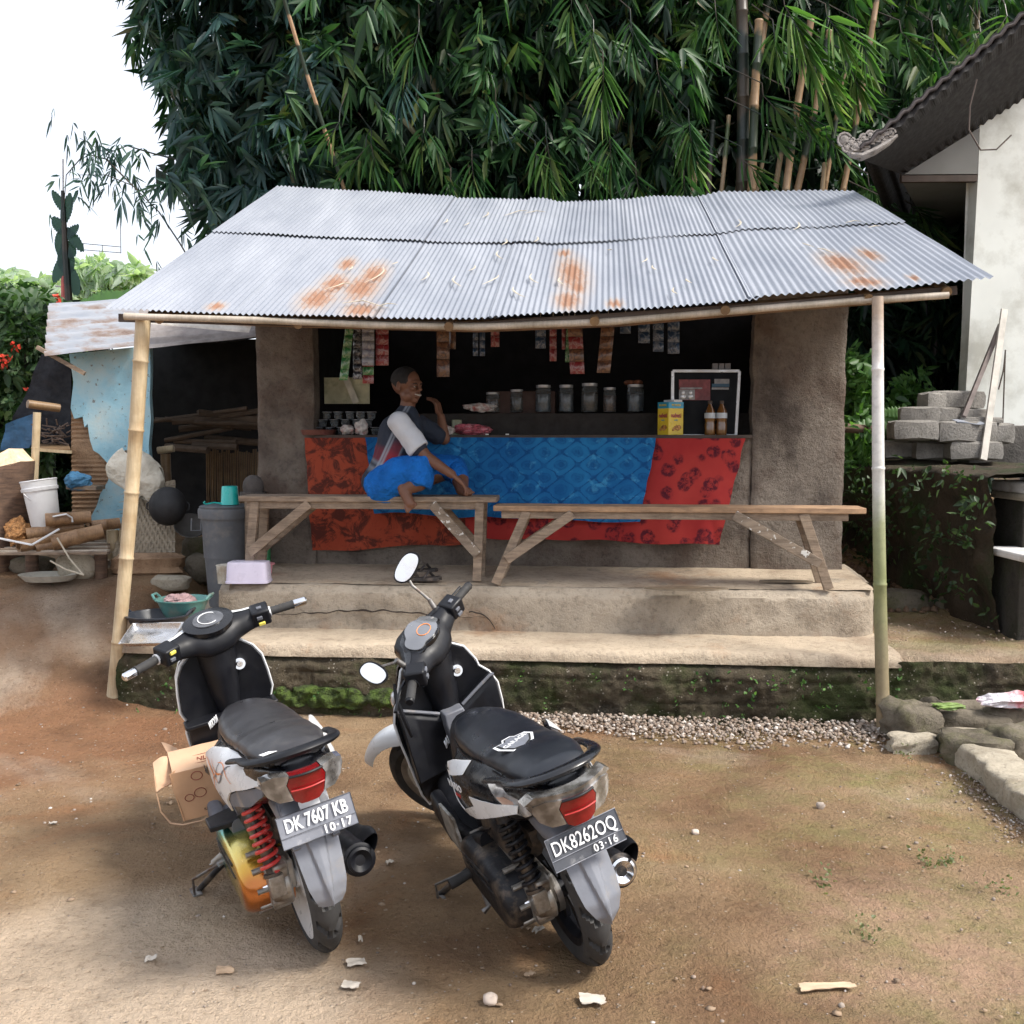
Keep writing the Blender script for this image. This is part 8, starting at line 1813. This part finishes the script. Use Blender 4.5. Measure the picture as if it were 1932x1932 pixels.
# dark undergrowth between shop and white house
def under():
    t = thing('undergrowth_tree', at(1720, 800, 10.5), 'dark leafy thicket between the shop wall and the white house', 'tree')
    C = blob_pts(1500, (1570, 1860), (430, 880), (9.9, 12.5), lambda x, y: not ((x-1690)**2/22**2+(y-590)**2/30**2 < 1)); leafmesh('crown', C, L_DARK, t, L=(.2, .4), W=(.03, .06), spread=.9)
    mb = MB()
    for px in (1650, 1740, 1760): a_ = at(px, 860, 10.2); mb.tube([a_, at(px+6, 600, 10.2), at(px+20, 350, 10.2)], [.03, .027, .02], 8)
    mb.build('trunk', M_CULD, t, smooth=True)
under()
def shrub(name, label, cat, C, mat, stem, L=(.06, .12), W=(.03, .05), nleaf=(5, 8), down=.1, spread=1.3, fwd=(0, -.3, .1), grp=None):
    t = thing(name, stem, label, cat, grp); leafmesh('foliage', C, mat, t, L=L, W=W, nleaf=nleaf, down=down, spread=spread, fwd=fwd)
    mb = MB(); 
    for i in range(7): c = Vector(C[NR.randint(len(C))]); mb.tube([stem, stem.lerp(c, .5)+Vector((0, 0, .05)), c], [.010, .007, .003], 5, cap=False)
    mb.build('stems', M_CULD, t); return t
shrub('shrub', 'sunlit green bush just right of the shop wall, behind the post', 'shrub', blob_pts(70, (1595, 1640), (665, 800), (8.6, 9.2)), L_SHR, at(1620, 860, 9.0), L=(.08, .16), W=(.04, .07))
shrub('shrub', 'small leafy bush right of the post above the grey blocks', 'shrub', blob_pts(50, (1660, 1745), (700, 790), (8.8, 9.3), lambda x, y: abs(y-770+(x-1660)*.5) < 34), L_SHR, at(1690, 850, 9.0), L=(.07, .13), W=(.035, .06))
shrub('shrub', 'low green bush by the corner of the shop wall under the log', 'shrub', blob_pts(60, (1592, 1650), (800, 900), (8.3, 8.9)), L_SHR, at(1615, 930, 8.6), L=(.08, .15), W=(.03, .05))
t = thing('banana_plant', at(1690, 800, 8.7), 'bright broad leaves right of the post beside the grey blocks', 'banana plant')
def broad(par, a_, b_, w_, mat, sag=.1, nm='leaf'):
    a_, b_ = Vector(a_), Vector(b_); d = b_-a_; sd_ = d.cross(Vector((0, -1, .4))).normalized()
    def f(s, q): k = math.sin(math.pi*min(1, s*.93+.07))**.6; y = (q*2-1); return a_+d*s+sd_*y*w_*k+Vector((0, 0, -sag*s*s*4*(1-.0)-abs(y)*w_*.35*k+.01*math.sin(s*60)*abs(y)))
    MB().grid(f, 40, 8).build(nm, mat, par, smooth=True, ang=0)
for (x0, y0, x1, y1, w_) in ((1668, 775, 1735, 765, .05), (1665, 790, 1750, 782, .06), (1690, 800, 1600, 790, .07), (1700, 795, 1742, 750, .05), (1670, 820, 1630, 800, .07), (1680, 810, 1720, 830, .08)): broad(t, at(x0, y0, 8.6), at(x1, y1, 8.5), w_, L_BRI if y1 < 790 else L_SHR, .02)
mb = MB(); mb.tube([at(1590, 807, 8.4), at(1650, 812, 8.4)], .04, 10); tag(mb.build('log', M_BARK, smooth=True), 'short log poking out beside the shop wall in front of the bushes', 'log')
L_BNK = leaf_mat('bank_leaf', [(0, (.015, .035, .015)), (.6, (.035, .07, .025)), (1, (.08, .13, .05))])
# hanging weeds on the bank
C = blob_pts(150, (1735, 1900), (880, 1230), (5.9, 8.2), lambda x, y: True); C2 = []
for c in C:
    y = NR.uniform(5.95, 8.4); z = .45+NR.beta(1.2, 1.0)*.95; x = 2.84-.10*(z-.38)-.04-.66*max(0, (y-7.9)/1.6)*smooth01((y-7.8)/1.2); C2.append((x, y, z))
tag(leafmesh('bank_weeds', np.array(C2), L_BNK, None, L=(.03, .08), W=(.015, .035), nleaf=(4, 7), spread=1.4, down=.2, fwd=(-.5, -.3, .3)), 'small weeds growing over the dark bank below the white house', 'weeds', kind='stuff')
# ferns at the foot of the wall and tiny weeds in the yard
wl = []
for u in list(NR.uniform(-2.2, 2.1, 46))+list(NR.uniform(1.0, 1.85, 22)): wl.append(tuple(B(u, -.025, NR.choice([.005, .24, .12, .245]) if u > 0 else NR.choice([.005, .13]))))
tag(leafmesh('wall_weeds', np.array(wl), L_SHR, None, L=(.015, .035), W=(.010, .018), nleaf=(5, 9), spread=1.3, down=-.3, fwd=(0, -.5, .3)), 'tiny weeds rooted in the joints of the mossy wall', 'weeds', kind='stuff')
for i, (px, py, lab) in enumerate([(1235, 0, ''), (1178, 2079, '')][:0]): pass
for (px, py, s_, lab) in [(1752, 1632, .05, 'small rosette weed on the dirt, left of the middle right pair'), (1788, 1628, .05, 'small rosette weed on the dirt, right of the middle right pair'), (1858, 1480-8, .06, 'green weed at the end of the gravel beside the kerb'), (1800, 1432, .07, 'leafy weed against the face of the long kerb'), (1893, 1683, .06, 'weed clump near the right edge of the yard'), (1600+30, 1800-35, .05, 'flat pale weed low in the right of the yard'), (1708, 1437-10, .05, 'tiny weed in the gravel below the right post'), (1560, 1668, .05, 'faint weed patch in the middle of the right yard')]:
    p = on(px, py, 0); wd = thing('weed', p, lab, 'weed'); C = np.array([(p.x+NR.normal(0, s_*.35), p.y+NR.normal(0, s_*.35), .006) for _ in range(9)]); leafmesh('leaves', C, L_WEED, wd, L=(.010, .020), W=(.008, .013), nleaf=(6, 9), spread=1.6, down=-.15, fwd=(0, 0, .1), )
# left: hedge with red flowers, banana leaves, far pale trees, bamboo branches against the sky
L_HED = leaf_mat('hedge_leaf', [(0, (.02, .05, .022)), (.5, (.045, .095, .038)), (1, (.10, .16, .075))])
hd = thing('hedge', at(60, 900, 9.4), 'leafy hedge with orange red flowers at the left edge behind the shed', 'hedge')
C = blob_pts(1500, (-120, 150), (540, 900), (8.9, 10.3), lambda x, y: y > 545+.35*max(0, x-60)+10*noise.noise(Vector((x*.05, 0, 0))) and x+max(0, y-640)*.25 < 150); leafmesh('foliage', C, L_HED, hd, L=(.07, .14), W=(.03, .055), nleaf=(5, 8), spread=1.3, down=.1)
C = blob_pts(700, (-120, 200), (575, 980), (10.2, 11.4)); leafmesh('foliage', C, L_DARK, hd, L=(.15, .3), W=(.06, .10), nleaf=(6, 9), spread=1.3)
for k in range(4): mb = MB(); a_ = at(-60+k*50, 990, 9.8); mb.tube([a_, at(-50+k*50, 800, 9.7), at(-70+k*60, 640, 9.6)], [.05, .04, .015], 7); mb.build('stem', M_CULD, hd, smooth=True)
M_FLW = simple('red_flower', (.60, .06, .03), .6, var=.3)
for (px, py) in ((8, 690), (14, 680), (60, 738), (108, 600), (3, 676), (58, 735), (30, 655), (110, 545+20)):
    c = at(px, py, 8.85); P = np.array([c]*8)+NR.normal(0, .02, (8, 3)); V, T, Q = leaves(P, NR.normal(0, 1, (8, 3)), NR.normal(0, 1, (8, 3)), np.full(8, .045), np.full(8, .03)); o = npmesh('flower', V, [T, Q], M_FLW, hd)
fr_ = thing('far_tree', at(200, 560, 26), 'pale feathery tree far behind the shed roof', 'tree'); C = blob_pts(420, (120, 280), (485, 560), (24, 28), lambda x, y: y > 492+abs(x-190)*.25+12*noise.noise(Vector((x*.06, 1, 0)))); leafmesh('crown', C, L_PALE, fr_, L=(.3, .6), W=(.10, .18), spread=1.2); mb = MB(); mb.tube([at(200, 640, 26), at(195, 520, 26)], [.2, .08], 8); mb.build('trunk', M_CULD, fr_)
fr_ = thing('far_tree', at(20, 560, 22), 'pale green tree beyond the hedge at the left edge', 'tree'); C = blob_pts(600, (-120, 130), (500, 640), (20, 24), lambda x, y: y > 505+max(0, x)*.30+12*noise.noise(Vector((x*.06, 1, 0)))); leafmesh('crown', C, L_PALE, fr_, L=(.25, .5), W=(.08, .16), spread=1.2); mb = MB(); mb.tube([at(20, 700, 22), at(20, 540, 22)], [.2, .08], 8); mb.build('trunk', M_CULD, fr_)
t = thing('banana_plant', at(170, 640, 9.5), 'banana plant with a broad pale leaf arching over the shed sheet', 'banana plant')
broad(t, at(130, 585, 9.2), at(330, 545, 9.0), .19, L_SHR, .02); broad(t, at(120, 570, 9.3), at(-40, 520, 9.0), .12, L_HED, .05); broad(t, at(160, 580, 9.3), at(245, 540, 9.2), .18, L_SHR, .03); mb = MB(); mb.tube([at(140, 720, 9.4), at(135, 580, 9.3)], [.09, .06], 10); mb.build('stem', L_SHR, t, smooth=True)
t = thing('banana_plant', at(380, 560, 11.3), 'banana leaf rising behind the left edge of the shop roof', 'banana plant'); broad(t, at(330, 600, 11.3), at(405, 470, 11.1), .34, L_SHR, .08); mb = MB(); mb.tube([at(345, 800, 11.4), at(335, 600, 11.3)], [.09, .05], 10); mb.build('stem', L_SHR, t, smooth=True)
t = thing('banana_plant', at(125, 560, 12), 'dark torn banana leaves on a tall stem against the white sky', 'banana plant')
for (x0, y0, x1, y1, w_) in ((122, 440, 100, 395, .07), (122, 450, 148, 410, .06), (118, 455, 142, 470, .09), (124, 480, 100, 520, .08), (128, 500, 146, 545, .08), (120, 420, 132, 350, .07), (122, 400, 98, 345, .05), (124, 430, 158, 462, .06), (121, 465, 128, 505, .10), (118, 430, 112, 470, .08)): broad(t, at(x0, y0, 12), at(x1, y1, 12), w_, L_BLUE, .02)
mb = MB(); mb.tube([at(135, 640, 12), at(124, 480, 12), at(118, 360, 12)], [.05, .04, .02], 8); mb.build('stem', M_CULD, t)
M_POLE = simple('red_painted_pole', (.45, .10, .09), .5)
t = thing('antenna_mast', at(121, 600, 15), 'thin red and grey television antenna mast behind the shed', 'antenna'); mb = MB(); mb.tube([at(121, 640, 15), at(120, 500, 15)], .022, 8); mb.tube([at(121, 640, 15), at(121, 520, 15)], .045, 8); mb.build('mast', M_POLE, t, smooth=True)
mb = MB(); mb.tube([at(120, 500, 15), at(119, 300, 15)], .012, 6); mb.beam(at(105, 540, 15), at(140, 542, 15), .03, .02); mb.build('mast_top', simple('grey_pipe', (.4, .4, .42), .5), t)
for (x0, y0, x1, y1) in ((140, 458, 228, 466), (140, 470, 228, 477), (228, 466, 228, 478), (193, 462, 193, 473), (157, 459, 157, 471), (228, 478, 227, 395)): mb = MB(); mb.tube([at(x0, y0, 15), at(x1, y1, 15)], .006, 5); mb.build('antenna_rod', simple('antenna_rod_grey', (.25, .26, .28), .5) if (x0, y0) == (140, 458) else bpy.data.materials['antenna_rod_grey'], t)
def branch(label, pts, n, mat, Y=9.5, L=(.14, .24)):
    t = thing('bamboo_branch', at(pts[0][0], pts[0][1], Y), label, 'bamboo branch', 'slender bamboo branches against the white sky'); P_ = [at(x, y, Y) for x, y in pts]; mb = MB(); mb.tube(P_, [.009-.006*i/(len(P_)-1) for i in range(len(P_))], 6, cap=False); mb.build('stem', M_CULD, t, smooth=True)
    C = []
    for i in range(n): s_ = NR.uniform(.15, 1)*(len(P_)-1); k = min(len(P_)-2, int(s_)); p = P_[k].lerp(P_[k+1], s_-k); C.append((p.x+NR.normal(0, .14), p.y+NR.normal(0, .15), p.z+NR.normal(0, .12)))
    leafmesh('foliage', np.array(C), mat, t, nleaf=(3, 7), L=L, W=(.018, .028), spread=.7, down=1.3, fwd=(0, 0, 0))
branch('slender bamboo branch arching left from the shop roof edge against the sky', [(375, 520), (340, 460), (300, 400), (250, 350), (200, 330), (150, 330)], 30, L_BLUE)
branch('slender bamboo branch highest against the white sky', [(330, 300), (290, 290), (240, 275), (200, 290), (150, 260)], 12, L_BLUE)
branch('slender bamboo branch hanging beside the torn banana leaves', [(250, 350), (200, 300), (160, 290), (125, 330), (120, 400)], 12, L_BLUE)
